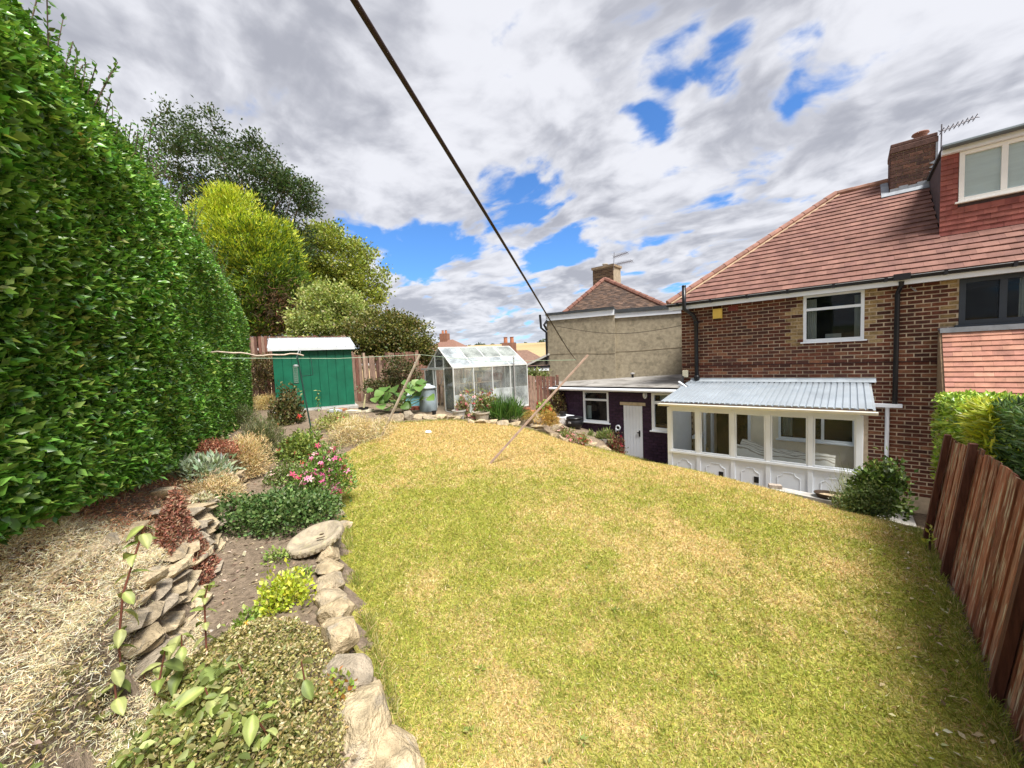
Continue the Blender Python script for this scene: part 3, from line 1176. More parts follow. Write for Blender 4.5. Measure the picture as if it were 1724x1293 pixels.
MB().prism([(CX0 + .10, CY0 + .10, 8.19), (CX1 - .10, CY0 + .10, 8.19), (CX1 - .10, CY1 - .10, 8.19), (CX0 + .10, CY1 - .10, 8.19)], (.0, 0, .03)).build('flaunching', mat('old_flaunching', (.17, .14, .115), .9, .3, 9, .4), ch)
MB().lathe((1.28, 14.3, 8.24), [(.12, 0), (.13, .03), (.11, .06), (.16, .10), (.15, .13), (.05, .15)], 16).build('chimney_pot', mat('pot_clay', (.22, .10, .07), .8, .2), ch, smooth_=True)
fl = MB()
def rz(Y):
    return ZE + (Y - YE) * (ZR - ZE) / (YR - YE)
fl.prism([(CX0 - .16, CY0 - .12, rz(CY0 - .12) + .035), (CX1 + .03, CY0 - .12, rz(CY0 - .12) + .035), (CX1 + .03, CY0 - .012, rz(CY0) + .04), (CX0 - .16, CY0 - .012, rz(CY0) + .04)], (0, 0, .012))
for k in range(5):
    fl.box((CX0 + k * .16, CY0 - .014, rz(CY0) - .02), (CX0 + k * .16 + .158, CY0 + .004, rz(CY0) + .12 + .03 * (k % 2)))
fl.prism([(CX0 - .16, CY0 - .012, rz(CY0) + .035), (CX0 - .014, CY0 - .012, rz(CY0) + .035), (CX0 - .014, CY1 - .2, rz(CY1 - .2) + .035), (CX0 - .16, CY1 - .2, rz(CY1 - .2) + .035)], (0, 0, .012))
fl.build('flashing', LEAD, ch)
fl2 = MB()
for k in range(5):
    z = rz(CY0) + .08 + k * .10
    fl2.prism([(CX1 - .02, CY0 - .016, z), (CX1 - .13, CY0 - .016, z + .05), (CX1 - .02, CY0 - .016, z + .10)], (0, .01, 0))
fl2.box((CX1 - .025, CY0 - .02, rz(CY0) + .0), (CX1 + .012, CY0 - .002, 7.95))
fl2.build('flashing', LEAD, ch)


def aerial(name, base, head, tip, n, label, mastz, elem=.16, extra=()):
    t = thing(name, base, label, 'aerial')
    al = mat('aerial_metal', (.16, .15, .17), .5, .2, 5, 0, metal=.4)
    MB().tube([base, mastz], .014, 6).build('mast', al, t)
    for (h_, t_) in [(head, tip)] + list(extra):
        h_, t_ = Vector(h_), Vector(t_)
        b_ = MB().tube([h_, t_], .010, 6).build('boom', al, t)
        d_ = (t_ - h_).normalized()
        s_ = d_.cross(Vector((0, 0, 1))).normalized()
        v_ = s_.cross(d_)
        e_ = MB()
        for k in range(n):
            p = h_.lerp(t_, (k + .5) / n)
            for dd in (s_ + v_ * .6, s_ - v_ * .6):
                e_.bar(p - dd * elem * .5, p + dd * elem * .5, .012, .012)
        e_.build('element', al, b_)
    return t


a0 = Vector((CX1 + .06, CY0 - .03, 7.5))
aerial('television_aerial', a0, atY(1582, 222, CY0 - .03), atY(1646, 196, CY0 + .35), 8, 'thin television aerial pointing right from the large brown chimney', Vector((CX1 + .06, CY0 - .03, 8.32)))

# dormer
dor = MB()
dz0, dz1 = rz(DY) - .05, 7.06
dor.box((DX0 + .02, DY + .02, dz0), (DX1, 15.2, dz1))
d_o = MB().box((DX0 + .02, DY + .03, dz0), (1.62, DY + .2, dz1)).box((1.62, DY + .03, dz0), (3.55, DY + .2, 5.98)).box((3.55, DY + .03, dz0), (DX1, DY + .2, dz1)).box((DX0 + .02, DY + .21, dz0), (DX0 + .2, 15.2, dz1)).box((DX1 - .2, DY + .21, dz0), (DX1, 15.2, dz1)).build('dormer', mat('dormer_felt', (.07, .05, .055), .8, .2), house)
DC = [(.27, .085, .07), (.31, .105, .083), (.24, .075, .063), (.285, .095, .077)]
DW = (1.64, 3.5, 6.0, 6.98)
tilefield(d_o, (DX0 - .01, DY + .01, dz0 + .03), (1, 0, 0), (0, 0, 1), lambda v_: (0, DW[0] - DX0 + .005 if v_ + dz0 + .09 > DW[2] - .08 else DX1 - DX0), 16, .102, .17, DC, limit=200, name='hanging_tile', lift=.022)
tilefield(d_o, (DW[1] + .01, DY + .01, DW[2] - .07), (1, 0, 0), (0, 0, 1), lambda v_: (0, DX1 - DW[1] - .02), 10, .102, .17, DC, limit=0, name='hanging_tile', lift=.022)
#tilefield(d_o, (DX0 + .005, 15.2, dz0 + .03), (0, -1, 0), (0, 0, 1), lambda v_: (0, 15.2 - DY), 15, .102, .17, DC, limit=40, name='hanging_tile', lift=.022)
wd_ = window(d_o, DW[0], DW[1], DW[2], DW[3], DY - .01, mat('cream_upvc', (.82, .81, .78), .35, .04, 4, 0), fw=.075, mull=(2.22, 2.8), sill=True, glass=GLASSC)
MB().box((DW[0] + .05, DY + .034, DW[2] + .05), (DW[1] - .05, DY + .04, DW[3] - .03)).build('blind', mat('net_blind', (.80, .90, .90), .9, .06, 3, .1, 8, stretch=(.3, 1, 4), transl=.3), wd_)
MB().box((DX0 - .02, DY - .16, 7.09), (DX1 + .1, 15.4, 7.15)).build('dormer_roof', mat('felt_roof', (.05, .055, .06), .85, .2, 6, .2), d_o)
MB().box((DX0 - .01, DY - .10, 6.985), (DX1 + .1, DY + .02, 7.088)).build('dormer_fascia', WHITE, d_o)
MB().tube([(DX0 - .02, DY - .19, 7.10), (DX1 + .1, DY - .19, 7.13)], .05, 10).build('dormer_gutter', mat('grey_gutter', (.10, .12, .13), .4, .1, 5, 0), d_o)

# next-door extension: steep tiled front under a lead ledge
ex = MB()
EX0, EX1 = 1.37, 5.6
ex.prism([(EX0, HY - .02, 3.40), (EX0, HY - .02, -.35), (EX0, HY - .98, -.35), (EX0, HY - .98, 1.72), (EX0, HY - .20, 3.40)], (EX1 - EX0, 0, 0))
e_o = ex.build('extension', mat('render_dark', (.22, .15, .10), .9, .2, 8, .3), house)
ev = Vector((0, .78, 1.68)).normalized()
EC = [(.45, .22, .155), (.43, .205, .15), (.50, .255, .18), (.40, .19, .145)]
tilefield(e_o, (EX0 - .02, HY - 1.0, 1.70), (1, 0, 0), ev, lambda v_: (0, EX1 - EX0), 18, .102, .24, EC, limit=220, name='extension_tile', lift=.020)
MB().box((EX0 - .05, HY - .26, 3.42), (EX1, HY - .005, 3.455)).box((EX0 - .05, HY - .275, 3.36), (EX1, HY - .262, 3.45)).build('lead_ledge', LEAD, e_o)
MB().prism([(EX0 - .05, HY - .05, 3.40), (EX0 - .05, HY - .05, 1.0), (EX0 - .05, HY - .98, 1.0), (EX0 - .05, HY - .98, 1.70), (EX0 - .05, HY - .22, 3.36)], (.035, 0, 0)).build('barge_board', mat('barge_board', (.30, .21, .13), .85, .3, 10, .3), e_o)

# ------------------------------------------------------------------ conservatory
CY = 9.30
cons = thing('conservatory', (-1.5, 10.3, -.3), 'white lean-to conservatory with pale corrugated roof and panelled base', 'conservatory')
XW = lambda px_, py_=735: atY(px_, py_, CY).x
cxL, cxR = -3.21, .155
SILL, HEAD = .885, 1.86
bays = [(XW(1135), XW(1171)), (XW(1180), XW(1229)), (XW(1238), XW(1288)), (XW(1298), XW(1358)), (XW(1371), XW(1432))]
edges = [cxL] + [(bays[i][1] + bays[i + 1][0]) / 2 for i in range(4)] + [cxR]
for i in range(5):
    a, b = edges[i], edges[i + 1]
    p = MB().box((a + .035, CY + .012, -.3), (b - .035, CY + .08, SILL - .04)).build('base_panel', WHITE, cons)
    # raised octagonal-cornered moulding
    x0, x1, z0, z1, c = a + .16, b - .16, -.02, .70, .10
    poly = [(x0 + c, z0), (x1 - c, z0), (x1 - c + .03, z0 + c * .6), (x1, z0 + c), (x1, z1 - c), (x1 - c + .03, z1 - c * .6), (x1 - c, z1), (x0 + c, z1), (x0 + c - .03, z1 - c * .6), (x0, z1 - c), (x0, z0 + c), (x0 + c - .03, z0 + c * .6)]
    mo = MB()
    for k in range(len(poly)):
        q0, q1 = poly[k], poly[(k + 1) % len(poly)]
        mo.tube([(q0[0], CY + .006, q0[1]), (q1[0], CY + .010, q1[1])], .0065, 6)
    mo.build('moulding', WHITE, p)
    if i in (1, 2):
        xm = (x0 + x1) / 2 + .12
        MB().box((xm - .05, CY + .002, .40), (xm + .04, CY + .02, .53)).build('vent', BLACKP, p)
posts = MB()
for i, e in enumerate(edges):
    hw = .042 if 0 < i < 5 else .05
    MB().box((e - hw, CY - .012, -.3), (e + hw, CY + .075, HEAD + .06)).build('post', WHITE, cons, bevel=.005)
MB().box((cxL, CY - .028, SILL - .05), (cxR, CY + .085, SILL + .005)).build('sill_rail', WHITE, cons, bevel=.006)
MB().box((cxL, CY - .010, HEAD), (cxR, CY + .078, HEAD + .11)).build('head_rail', WHITE, cons)
for i, (a, b) in enumerate(bays):
    fz0, fz1 = SILL + .012, HEAD - .004
    m = MB()
    fw = .026
    aa, bb = edges[i] + .045, edges[i + 1] - .045
    m.box((aa, CY + .0, fz0), (aa + fw, CY + .05, fz1)).box((bb - fw, CY + .0, fz0), (bb, CY + .05, fz1))
    m.box((aa + fw, CY + .0, fz0), (bb - fw, CY + .05, fz0 + fw)).box((aa + fw, CY + .0, fz1 - fw), (bb - fw, CY + .05, fz1))
    w = m.build('window', UPVC, cons, bevel=.003)
    MB().box((aa + fw * .5, CY + .022, fz0 + fw * .5), (bb - fw * .5, CY + .027, fz1 - fw * .5)).build('pane', GLASSC, w)
# right return wall
m = MB()
for y in (CY + .12, 10.0, 10.72, 11.34):
    m.box((cxR - .06, y - .03, SILL - .05), (cxR + .0, y + .03, 2.0))
m.box((cxR - .055, CY + .08, SILL - .05), (cxR - .005, 11.38, SILL + .02)).box((cxR - .055, CY + .08, 1.86), (cxR - .005, 11.38, 1.93))
m.box((cxR - .05, CY + .08, -.3), (cxR - .008, 11.38, SILL - .052))
m.build('side_wall', WHITE, cons)
for y0, y1 in ((CY + .15, 9.97), (10.03, 10.69), (10.75, 11.31)):
    MB().box((cxR - .035, y0, SILL + .02), (cxR - .03, y1, 1.86)).build('pane', GLASSC, cons)
# left return
MB().box((cxL, CY + .08, -.3), (cxL + .05, 10.8, 2.05)).build('side_wall', WHITE, cons)
# roof of profiled sheets
RX0, RX1 = -3.38, .34
y0_, z0_, y1_, z1_ = CY - .10, 2.045, HY - .02, 2.375
ROOFM = mat('corrugated_plastic', (.60, .65, .70), .35, .08, 1.5, .1, 20, color2=(.50, .56, .62), c2lo=.5, c2hi=.75, c2scale=1.1, transl=.58)
nsheet = 5
sw = (RX1 - RX0) / nsheet
for s_ in range(nsheet):
    xs = []
    x = 0.0
    pitch = sw / 7.0
    for k in range(7):
        b_ = k * pitch
        xs += [(b_, .0), (b_ + pitch * .10, .026), (b_ + pitch * .80, .026), (b_ + pitch * .92, .0)]
    xs.append((sw + .02, .004))
    V, F = [], []
    for (xx, hh) in xs:
        V.append((RX0 + s_ * sw + xx, y0_, z0_ + hh + .002 * (s_ % 2)))
        V.append((RX0 + s_ * sw + xx, y1_, z1_ + hh + .002 * (s_ % 2)))
    for k in range(len(xs) - 1):
        F.append((2 * k, 2 * k + 2, 2 * k + 3, 2 * k + 1))
    b_ = MB()
    b_._add(V, F)
    o = b_.build('roof_sheet', ROOFM, cons)
    sm = o.modifiers.new('thick', 'SOLIDIFY')
    sm.thickness = .004
#MB().prism([(RX0 + .1, y0_ + .05, z0_ - .012), (RX0 + .1, y1_, z1_ - .012), (RX0 + .1, y1_, z1_ - .05), (RX0 + .1, y0_ + .05, z0_ - .05)], (RX1 - RX0 - .14, 0, 0)).build('ceiling', mat('cream_ceiling', (.72, .68, .58), .8, .05), cons)
MB().box((RX0 + .02, y0_ - .004, z0_ - .035), (RX1 - .02, y0_ + .02, z0_ - .004)).build('fascia', mat('brown_fascia', (.09, .05, .04), .7, .2), cons)
MB().prism([(RX1 - .005, y0_ + .02, z0_ - .10), (RX1 - .005, y1_, z1_ - .10), (RX1 - .005, y1_, z1_ + .0), (RX1 - .005, y0_ + .02, z0_ + .0)], (.025, 0, 0)).build('barge_board', mat('tan_board', (.55, .38, .20), .7, .2, 8, .1), cons)
fsh = MB().prism([(-3.32, HY - .16, 2.385), (.44, HY - .16, 2.385), (.44, HY - .02, 2.44), (-3.32, HY - .02, 2.44)], (0, 0, .006)).box((-3.32, HY - .018, 2.40), (.44, HY - .004, 2.475))
fsh.build('flashing', mat('grey_flashing', (.46, .51, .55), .5, .15, 4, .1), cons)
cg = MB()
gp = []
for k in range(9):
    a_ = math.pi + math.pi * k / 8
    gp.append((CY - .155 + .055 * math.cos(a_), 2.015 + .055 * math.sin(a_)))
gp += [(p_[0] * 1.0 + (.007 if p_[0] < CY - .155 else -.007), p_[1] + .006) for p_ in gp[::-1]]
cg.prism([(RX0 - .03, p_[0], p_[1]) for p_ in gp], (RX1 - RX0 + .08, 0, 0))
cg.build('gutter', mat('cream_gutter', (.78, .75, .66), .4, .05, 3, 0), cons)
# inside: floor, plastered back wall, window, door
MB().box((cxL + .05, CY + .08, -.34), (cxR - .06, HY - .01, -.28)).build('floor', mat('floor_tile', (.45, .38, .30), .6, .15, 6, .05), cons)
inn = backing(cxL + .05, cxR - .06, -.28, 2.30, [CW, CD], HY - .012, HY + .008, mat('cream_plaster', (.88, .79, .62), .9, .06, 3, .1), 'inner_wall', cons)
window(inn, CW[0], CW[1], CW[2], CW[3], HY - .02, UPVC, fw=.05, mull=(-.45,), sill=True, depth=.05)
curtain(inn, CW[0] + .06, CW[0] + .26, CW[2] + .05, CW[3] - .05, HY + .2)
dr = MB()
dx0, dx1 = CD[0] - .75, CD[0] - .02
for (a, b, c, d) in ((dx0, dx0 + .09, -.27, 1.70), (dx1 - .09, dx1, -.27, 1.70), (dx0 + .09, dx1 - .09, -.27, .55), (dx0 + .09, dx1 - .09, 1.60, 1.70)):
    pass
fr = MB().box((CD[0] - .06, HY - .05, -.28), (CD[0], HY + .02, CD[3] + .06)).box((CD[1], HY - .05, -.28), (CD[1] + .06, HY + .02, CD[3] + .06)).box((CD[0], HY - .05, CD[3]), (CD[1], HY + .02, CD[3] + .06))
fro = fr.build('door_frame', UPVC, inn)
# door leaf swung open into the conservatory
lx = CD[0] - .02
lf = MB().box((lx - .03, HY - .82, -.26), (lx + .015, HY - .74, 1.70)).box((lx - .03, HY - .16, -.26), (lx + .015, HY - .07, 1.70)).box((lx - .03, HY - .74, -.26), (lx + .015, HY - .16, .40)).box((lx - .03, HY - .74, 1.60), (lx + .015, HY - .16, 1.70))
lfo = lf.build('door', UPVC, inn)
MB().box((lx - .012, HY - .74, .40), (lx - .006, HY - .16, 1.60)).build('pane', GLASSC, lfo)
MB().box((lx + .015, HY - .80, .68), (lx + .05, HY - .69, .71)).box((lx + .012, HY - .80, .60), (lx + .022, HY - .77, .82)).build('handle', mat('brass', (.5, .36, .14), .3, .1, 5, 0, metal=.9), lfo)
# white cupboard seen through second bay
MB().box((-3.1, HY - .75, .92), (-2.90, HY - .1, 1.0)).build('shelf', WHITE, inn)

# furniture inside
sofa = thing('day_bed', (-1.2, 10.5, -.28), 'low day bed with crumpled striped cover inside the conservatory', 'bed')
MB().box((-1.95, 10.05, -.28), (-.25, 11.0, .55)).build('base', mat('wicker', (.42, .26, .13), .8, .25, 40, .5, 90), sofa, bevel=.03)
xs = np.linspace(-2.0, -.2, 40)
ys = np.linspace(10.0, 11.05, 26)
cm = grid_mesh('striped_cover', xs, ys, lambda X, Y: .80 + .18 * (fbm(X * 2.2, Y * 3, 91, 3) - .5) - .22 * ss(10.30, 10.02, Y) + .12 * ss(-1.5, -1.9, X), None)
st = bpy.data.materials.new('striped_cloth')
st.use_nodes = True
t = st.node_tree
geo = N(t, 'ShaderNodeNewGeometry')
sx = N(t, 'ShaderNodeSeparateXYZ')
t.links.new(geo.outputs['Position'], sx.inputs[0])
wv_ = M_(t, 'SINE', M_(t, 'ADD', M_(t, 'MULTIPLY', sx.outputs[1], 44.0), M_(t, 'MULTIPLY', noise(t, geo.outputs['Position'], 3), 5.0)))
t.links.new(mixc(t, smooth(t, wv_, .45, .75), (.72, .68, .60), (.34, .30, .24)), t.nodes['Principled BSDF'].inputs['Base Color'])
t.nodes['Principled BSDF'].inputs['Roughness'].default_value = .9
cm.materials.append(st)
new_obj('striped_cover', cm, (0, 0, 0), sofa)
wc = thing('wicker_chair', (-.2, 9.95, -.28), 'rounded tan wicker chair by the right conservatory window', 'chair')
WICK = mat('wicker_pale', (.55, .36, .18), .75, .3, 60, .6, 110)
pr = MB()
V, F = [], []
for i in range(17):
    a_ = math.pi * (0.0 + i / 16.0)
    for (r_, z_) in ((.30, .10), (.33, .60), (.36, .98 - .12 * abs(math.cos(a_))), (.31, .96 - .12 * abs(math.cos(a_))), (.27, .12)):
        V.append((-.22 + r_ * math.cos(a_), 9.98 + r_ * math.sin(a_) * .9, z_ - .28))
for i in range(16):
    for j in range(4):
        F.append((i * 5 + j, (i + 1) * 5 + j, (i + 1) * 5 + j + 1, i * 5 + j + 1))
pr._add(V, F)
pr.build('back', WICK, wc, smooth_=True)
MB().lathe((-.22, 9.95, .05), [(.24, 0), (.30, .03), (.30, .10), (.26, .15)], 20).build('seat', mat('seat_cushion', (.6, .48, .33), .9, .1), wc, smooth_=True)
for (ox, oy) in ((-.2, -.18), (.2, -.18), (-.2, .2), (.2, .2)):
    MB().tube([(-.22 + ox, 9.97 + oy, -.28), (-.22 + ox * .8, 9.97 + oy * .8, .06)], .02, 8).build('leg', WICK, wc)

# ------------------------------------------------------------------ purple painted extension
PY = 10.80
PX0, PX1 = -7.72, -3.22
pur = thing('purple_extension', (-5.5, 11.5, -.3), 'low dark purple painted brick extension with flat felt roof', 'extension')
PW1 = (atY(982, 680, PY).x, atY(1025, 690, PY).x, 1.12, 2.12)
PW2 = (atY(1097, 690, PY).x, -3.30, 1.02, 2.12)
PD = (atY(1050, 700, PY).x, atY(1081.5, 700, PY).x, -.28, 1.70)
PURP = mat('purple_paint', attr=True, rough=.6, var=.25, scale=14, bump=.3, bscale=80, spec=.3)
PBACK = mat('purple_mortar', (.030, .016, .032), .8, .2, 9, .3)
pw = backing(PX0, PX1, -.35, 2.16, [PW1, PW2, PD], PY + .008, PY + .24, PBACK, 'wall', pur)
brickwall(pw, (PX0, PY, -.33), 0.0, PX1 - PX0, 2.17, holes=[(PW1[0] - PX0, PW1[1] - PX0, PW1[2] - .03, 3), (PW2[0] - PX0, PW2[1] - PX0, PW2[2] - .03, 3), (PD[0] - PX0 - .0, PD[1] - PX0, -1, PD[3] + .11)],
          colf=lambda u_, z_: qcol((.042, .020, .043), .22), matx=PURP, proud=.006, joint=.009)
MB().box((PX0, PY + .25, -.35), (PX0 + .2, 13.4, 2.14)).box((PX0 + .21, PY + .9, -.35), (PX1, PY + 1.0, 2.14)).build('wall', mat('purple_plain', (.036, .018, .037), .7, .2, 14, .3), pur)
# (PX0 - .14, PY - .13, 2.215), (PX1 + .05, PY - .13, 2.205), (PX1 + .05, 14.1, 2.44), (PX0 - 1.2, 12.55, 2.20), (PX0 - .14, PY - .13, 2.265), (PX1 + .05, PY - .13, 2.255), (PX1 + .05, 14.1, 2.49), (PX0 - 1.2, 12.55, 2.25)])
b_ = MB()
b_.hexa([(PX0 - .14, PY - .13, 2.215), (PX1 - .05, PY - .13, 2.205), (PX1 - .05, HY - .02, 2.26), (PX0 - .2, 11.42, 2.25), (PX0 - .14, PY - .13, 2.265), (PX1 - .05, PY - .13, 2.255), (PX1 - .05, HY - .02, 2.30), (PX0 - .2, 11.42, 2.29)])
b_.hexa([(PX0 - .2, 11.43, 2.25), (HX0 - .01, 11.43, 2.26), (HX0 - .01, 14.1, 2.44), (PX0 - 1.2, 12.55, 2.20), (PX0 - .2, 11.43, 2.29), (HX0 - .01, 11.43, 2.30), (HX0 - .01, 14.1, 2.49), (PX0 - 1.2, 12.55, 2.25)])
b_.build('flat_roof', mat('grey_felt', (.27, .255, .235), .9, .25, 2.2, .3, 60, color2=(.17, .155, .14), c2lo=.52, c2hi=.62, c2scale=1.3), pur)
MB().box((PX0 - .16, PY - .145, 2.17), (PX1 + .0, PY - .132, 2.262)).build('roof_edge', BLACKP, pur)
pg = MB().tube([(PX0 - .18, PY - .19, 2.175), (PX1 + .02, PY - .19, 2.165)], .050, 10)
pg.build('gutter', WHITE, pur)
MB().box((PX0 - .05, PY - .13, 2.10), (PX1, PY - .01, 2.16)).build('soffit', mat('black_soffit', (.03, .02, .03), .8, .1), pur)
window(pur, *PW1, PY, UPVC, fw=.062, trans=[(PW1[0], PW1[1], 1.83)])
MB().box((PW1[0] + .06, PY + .14, 1.2), (PW1[0] + .2, PY + .16, 1.62)).build('notice', mat('paper', (.62, .64, .64), .8, .05), pur)
w = window(pur, *PW2, PY, UPVC, fw=.085, trans=[(PW2[0], PW2[1], 1.82)])
MB().box((PW2[0] + .2, PY + .12, 1.85), (PW2[1] - .05, PY + .13, 2.05)).build('blind', mat('grey_blind', (.5, .5, .46), .9, .05), w)
MB().box((PW2[0] + .05, PY + .16, 1.08), (PW2[1], PY + .4, 1.16)).build('worktop', mat('worktop', (.4, .22, .14), .7, .2), w)
dbm = MB()
nd = 6
dw = (PD[1] - PD[0]) / nd
door = MB().box((PD[0], PY + .02, PD[2]), (PD[1], PY + .045, PD[3])).build('door', WHITE, pur)
for k in range(nd):
    MB().box((PD[0] + k * dw + .003, PY - .004, PD[2]), (PD[0] + (k + 1) * dw - .003, PY + .019, PD[3])).build('plank', WHITE, door)
MB().box((PD[1] - .11, PY - .02, .80), (PD[1] - .07, PY - .005, .98)).box((PD[1] - .16, PY - .045, .905), (PD[1] - .06, PY - .021, .93)).build('latch', BLACKP, door)
MB().box((PD[0] - .10, PY - .02, PD[3] + .01), (PD[1] + .10, PY + .03, PD[3] + .10)).build('lintel', mat('lintel_stone', (.50, .40, .26), .8, .2, 12, .3), pur)
# bulkhead lamp
lmp = thing('bulkhead_lamp', (-4.42, PY - .05, 1.85), 'oval white bulkhead lamp above the white plank door', 'lamp')
c_ = atY(1085, 665, PY - .05)
for nm, r_, dpt, mm in (('backplate', .078, .03, WHITE), ('lens', .055, .085, mat('lamp_lens', (.7, .7, .68), .2, .05, 4, 0))):
    V, F = [], []
    for j, (rr, yy) in enumerate(((r_, -.0), (r_, -dpt * .6), (r_ * .7, -dpt), (.001, -dpt * 1.05))):
        for k in range(20):
            a_ = 2 * math.pi * k / 20
            V.append((c_.x + rr * .8 * math.cos(a_), PY - .012 + yy, c_.z + rr * 1.45 * math.sin(a_)))
    for j in range(3):
        for k in range(20):
            F.append((j * 20 + k, (j + 1) * 20 + k, (j + 1) * 20 + (k + 1) % 20, j * 20 + (k + 1) % 20))
    q_ = MB()
    q_._add(V, F)
    q_.build(nm, mm, lmp, smooth_=True)
# hose hook
hh = thing('hose_hanger', (-5.0, PY - .03, 1.0), 'round white hose hanger on the purple wall beside the door', 'hanger')
c_ = atY(1041, 720, PY - .03)
rg = [(c_.x + .065 * math.cos(a_), PY - .05, c_.z + .07 * math.sin(a_)) for a_ in np.linspace(-2.4, 3.2, 20)]
MB().tube(rg, .022, 8).tube([(c_.x - .06, PY - .05, c_.z), (c_.x - .07, PY - .06, c_.z - .14)], .018, 8).build('ring', WHITE, hh, smooth_=True)
MB().box((c_.x - .03, PY - .045, c_.z - .03), (c_.x + .03, PY - .007, c_.z + .03)).build('bracket', BLACKP, hh)
# white downpipe and its run to the barrel
pts = [atY(919, 652, PY - .20), atY(918, 662, PY - .1), atY(925, 668, PY - .08), atY(927, 690, PY - .08), atY(929, 696, PY - .09), atY(945, 698, PY - .2), atY(966, 701, PY - .3), atY(970, 706, PY - .3)]
MB().tube(pts, .036, 10).build('downpipe', WHITE, pur, smooth_=False)
# junction box, cable duct ends on roof
jb = thing('extractor_box', (-3.42, HY - .12, 2.32), 'small cream junction box with white ducts beside the brick corner', 'box')
c_ = atY(1153.5, 629, HY - .1)
MB().box((c_.x - .065, HY - .14, c_.z - .10), (c_.x + .065, HY - .02, c_.z + .09)).build('case', mat('cream_plastic', (.62, .58, .44), .5, .1), jb, bevel=.01)
MB().tube([atY(1143, 643, HY - .5), atY(1156, 652, HY - .75)], .028, 8).tube([atY(1143, 648, HY - .5), atY(1153, 655, HY - .75)], .028, 8).build('duct', WHITE, jb)
MB().tube([atY(1150, 634, HY - .12), atY(1149, 645, HY - .4), atY(1158, 652, HY - .7)], .03, 8).build('cable', BLACKP, jb)

# ------------------------------------------------------------------ rendered neighbour
nb = thing('rendered_house', (-7, 15, 0), 'pebbledashed tan house with brown hip roof and white fascia', 'house')
RENDER = mat('pebbledash', (.36, .305, .215), .95, .22, 9, 1.0, 110, bdist=.02, color2=(.27, .23, .16), c2lo=.50, c2hi=.64, c2scale=4)
L_ = atY(922, 600, 12.5)
Mid = atY(1036, 600, 13.15)
Rr = atY(1165, 600, 14.05)
dn = Vector((Rr.y - L_.y, -(Rr.x - L_.x), 0)).normalized()     # outwards
if dn.y > 0:
    dn = -dn
def nwall(a, b, z1, off, name, back=3.0):
    a, b = Vector((a.x, a.y, 0)) - dn * off, Vector((b.x, b.y, 0)) - dn * off
    m = MB().hexa([a, b, b - dn * back, a - dn * back, a + Vector((0, 0, z1)), b + Vector((0, 0, z1)), b - dn * back + Vector((0, 0, z1)), a - dn * back + Vector((0, 0, z1))])
    return m.build(name, RENDER, nb)
nwall(L_, Mid, 4.80, 0, 'wall')
nwall(Mid, Rr, 4.68, .12, 'wall')
def strip(a, b, za, zb, out, m, name):
    a, b = Vector((a.x, a.y, 0)), Vector((b.x, b.y, 0))
    d = (b - a).normalized()
    q_ = MB()
    q_.obox((a + b) / 2 + dn * (out - .04) + Vector((0, 0, (za + zb) / 2)), d * ((b - a).length / 2), dn * .05, Vector((0, 0, (zb - za) / 2)))
    return q_.build(name, m, nb)
FELT = mat('felt_roof', (.05, .055, .06), .85, .2, 6, .2)
strip(L_, Mid, 4.66, 4.86, .045, WHITE, 'fascia')
strip(L_, Mid, 4.862, 4.95, .10, FELT, 'roof_edge')
strip(Mid, Rr, 4.55, 4.72, -.07, WHITE, 'fascia')
strip(Mid, Rr, 4.722, 4.86, -.02, FELT, 'roof_edge')
q_ = MB()
for a, b, z, off in ((L_, Mid, 4.87, .02), (Mid, Rr, 4.76, .14)):
    a, b = Vector((a.x, a.y, z)) - dn * off, Vector((b.x, b.y, z)) - dn * off
    q_.hexa([a, b, b - dn * 3.2, a - dn * 3.2] + [p + Vector((0, 0, .05)) for p in (a, b, b - dn * 3.2, a - dn * 3.2)])
q_.build('flat_roof', FELT, nb)
# hip roof of the main block behind
apex = atY(1018, 470, 18.2)
bl, br_ = atY(925, 535, 15.6), atY(1150, 520, 17.0)
bl.z = br_.z = 4.80
hr = MB()
ap2 = apex + Vector((-2.6, 5.4, 0))
hr._add([bl, br_, apex, ap2, bl + Vector((-4.6, 7.8, 0)), br_ + Vector((-3.0, 8.6, 0))], [(0, 1, 2), (1, 5, 3, 2), (0, 2, 3, 4), (4, 3, 5), (0, 4, 5, 1)])
ho = hr.build('roof', mat('brown_roof', (.20, .125, .085), .9, .30, 30, .8, 40, color2=(.28, .17, .11), c2lo=.5, c2hi=.6, c2scale=14, stretch=(1, 1, 6)), nb)
# courses of small tiles on the face we see
u_ = (br_ - bl)
nn = u_.cross(apex - bl).normalized()
tl = MB()
rows = 34
for k in range(rows):
    f0, f1 = k / rows, (k + 1.12) / rows
    mid0 = (bl.lerp(apex, f0), br_.lerp(apex, f0))
    mid1 = (bl.lerp(apex, min(f1, 1)), br_.lerp(apex, min(f1, 1)))
    nt_ = max(1, int((mid0[1] - mid0[0]).length / .19))
    for j in range(nt_):
        a, b = mid0[0].lerp(mid0[1], j / nt_), mid0[0].lerp(mid0[1], (j + .96) / nt_)
        c, d = mid1[0].lerp(mid1[1], (j + .96) / nt_), mid1[0].lerp(mid1[1], j / nt_)
        h_ = nn * (.025 + rng.normal(0, .004))
        tl._add([a, b, b + h_, a + h_, c + nn * .004, d + nn * .004], [(0, 1, 2, 3), (3, 2, 4, 5)], qcol(((.115, .075, .056), (.15, .095, .068), (.09, .062, .05))[rng.integers(0, 3)], .2))
tag(tl.build('roof_tile_field', mat('far_tile', attr=True, rough=.9, var=.2, scale=20, bump=0), ho), kind='stuff')
for (a, b) in ((bl, apex), (br_, apex)):
    h_ = MB()
    for k in range(12):
        h_.tube([a.lerp(b, k / 12), a.lerp(b, (k + 1.02) / 12)], [.13, .11], 8, col=qcol((.20, .095, .07), .15))
    h_.build('hip_tile', TILEM, ho)
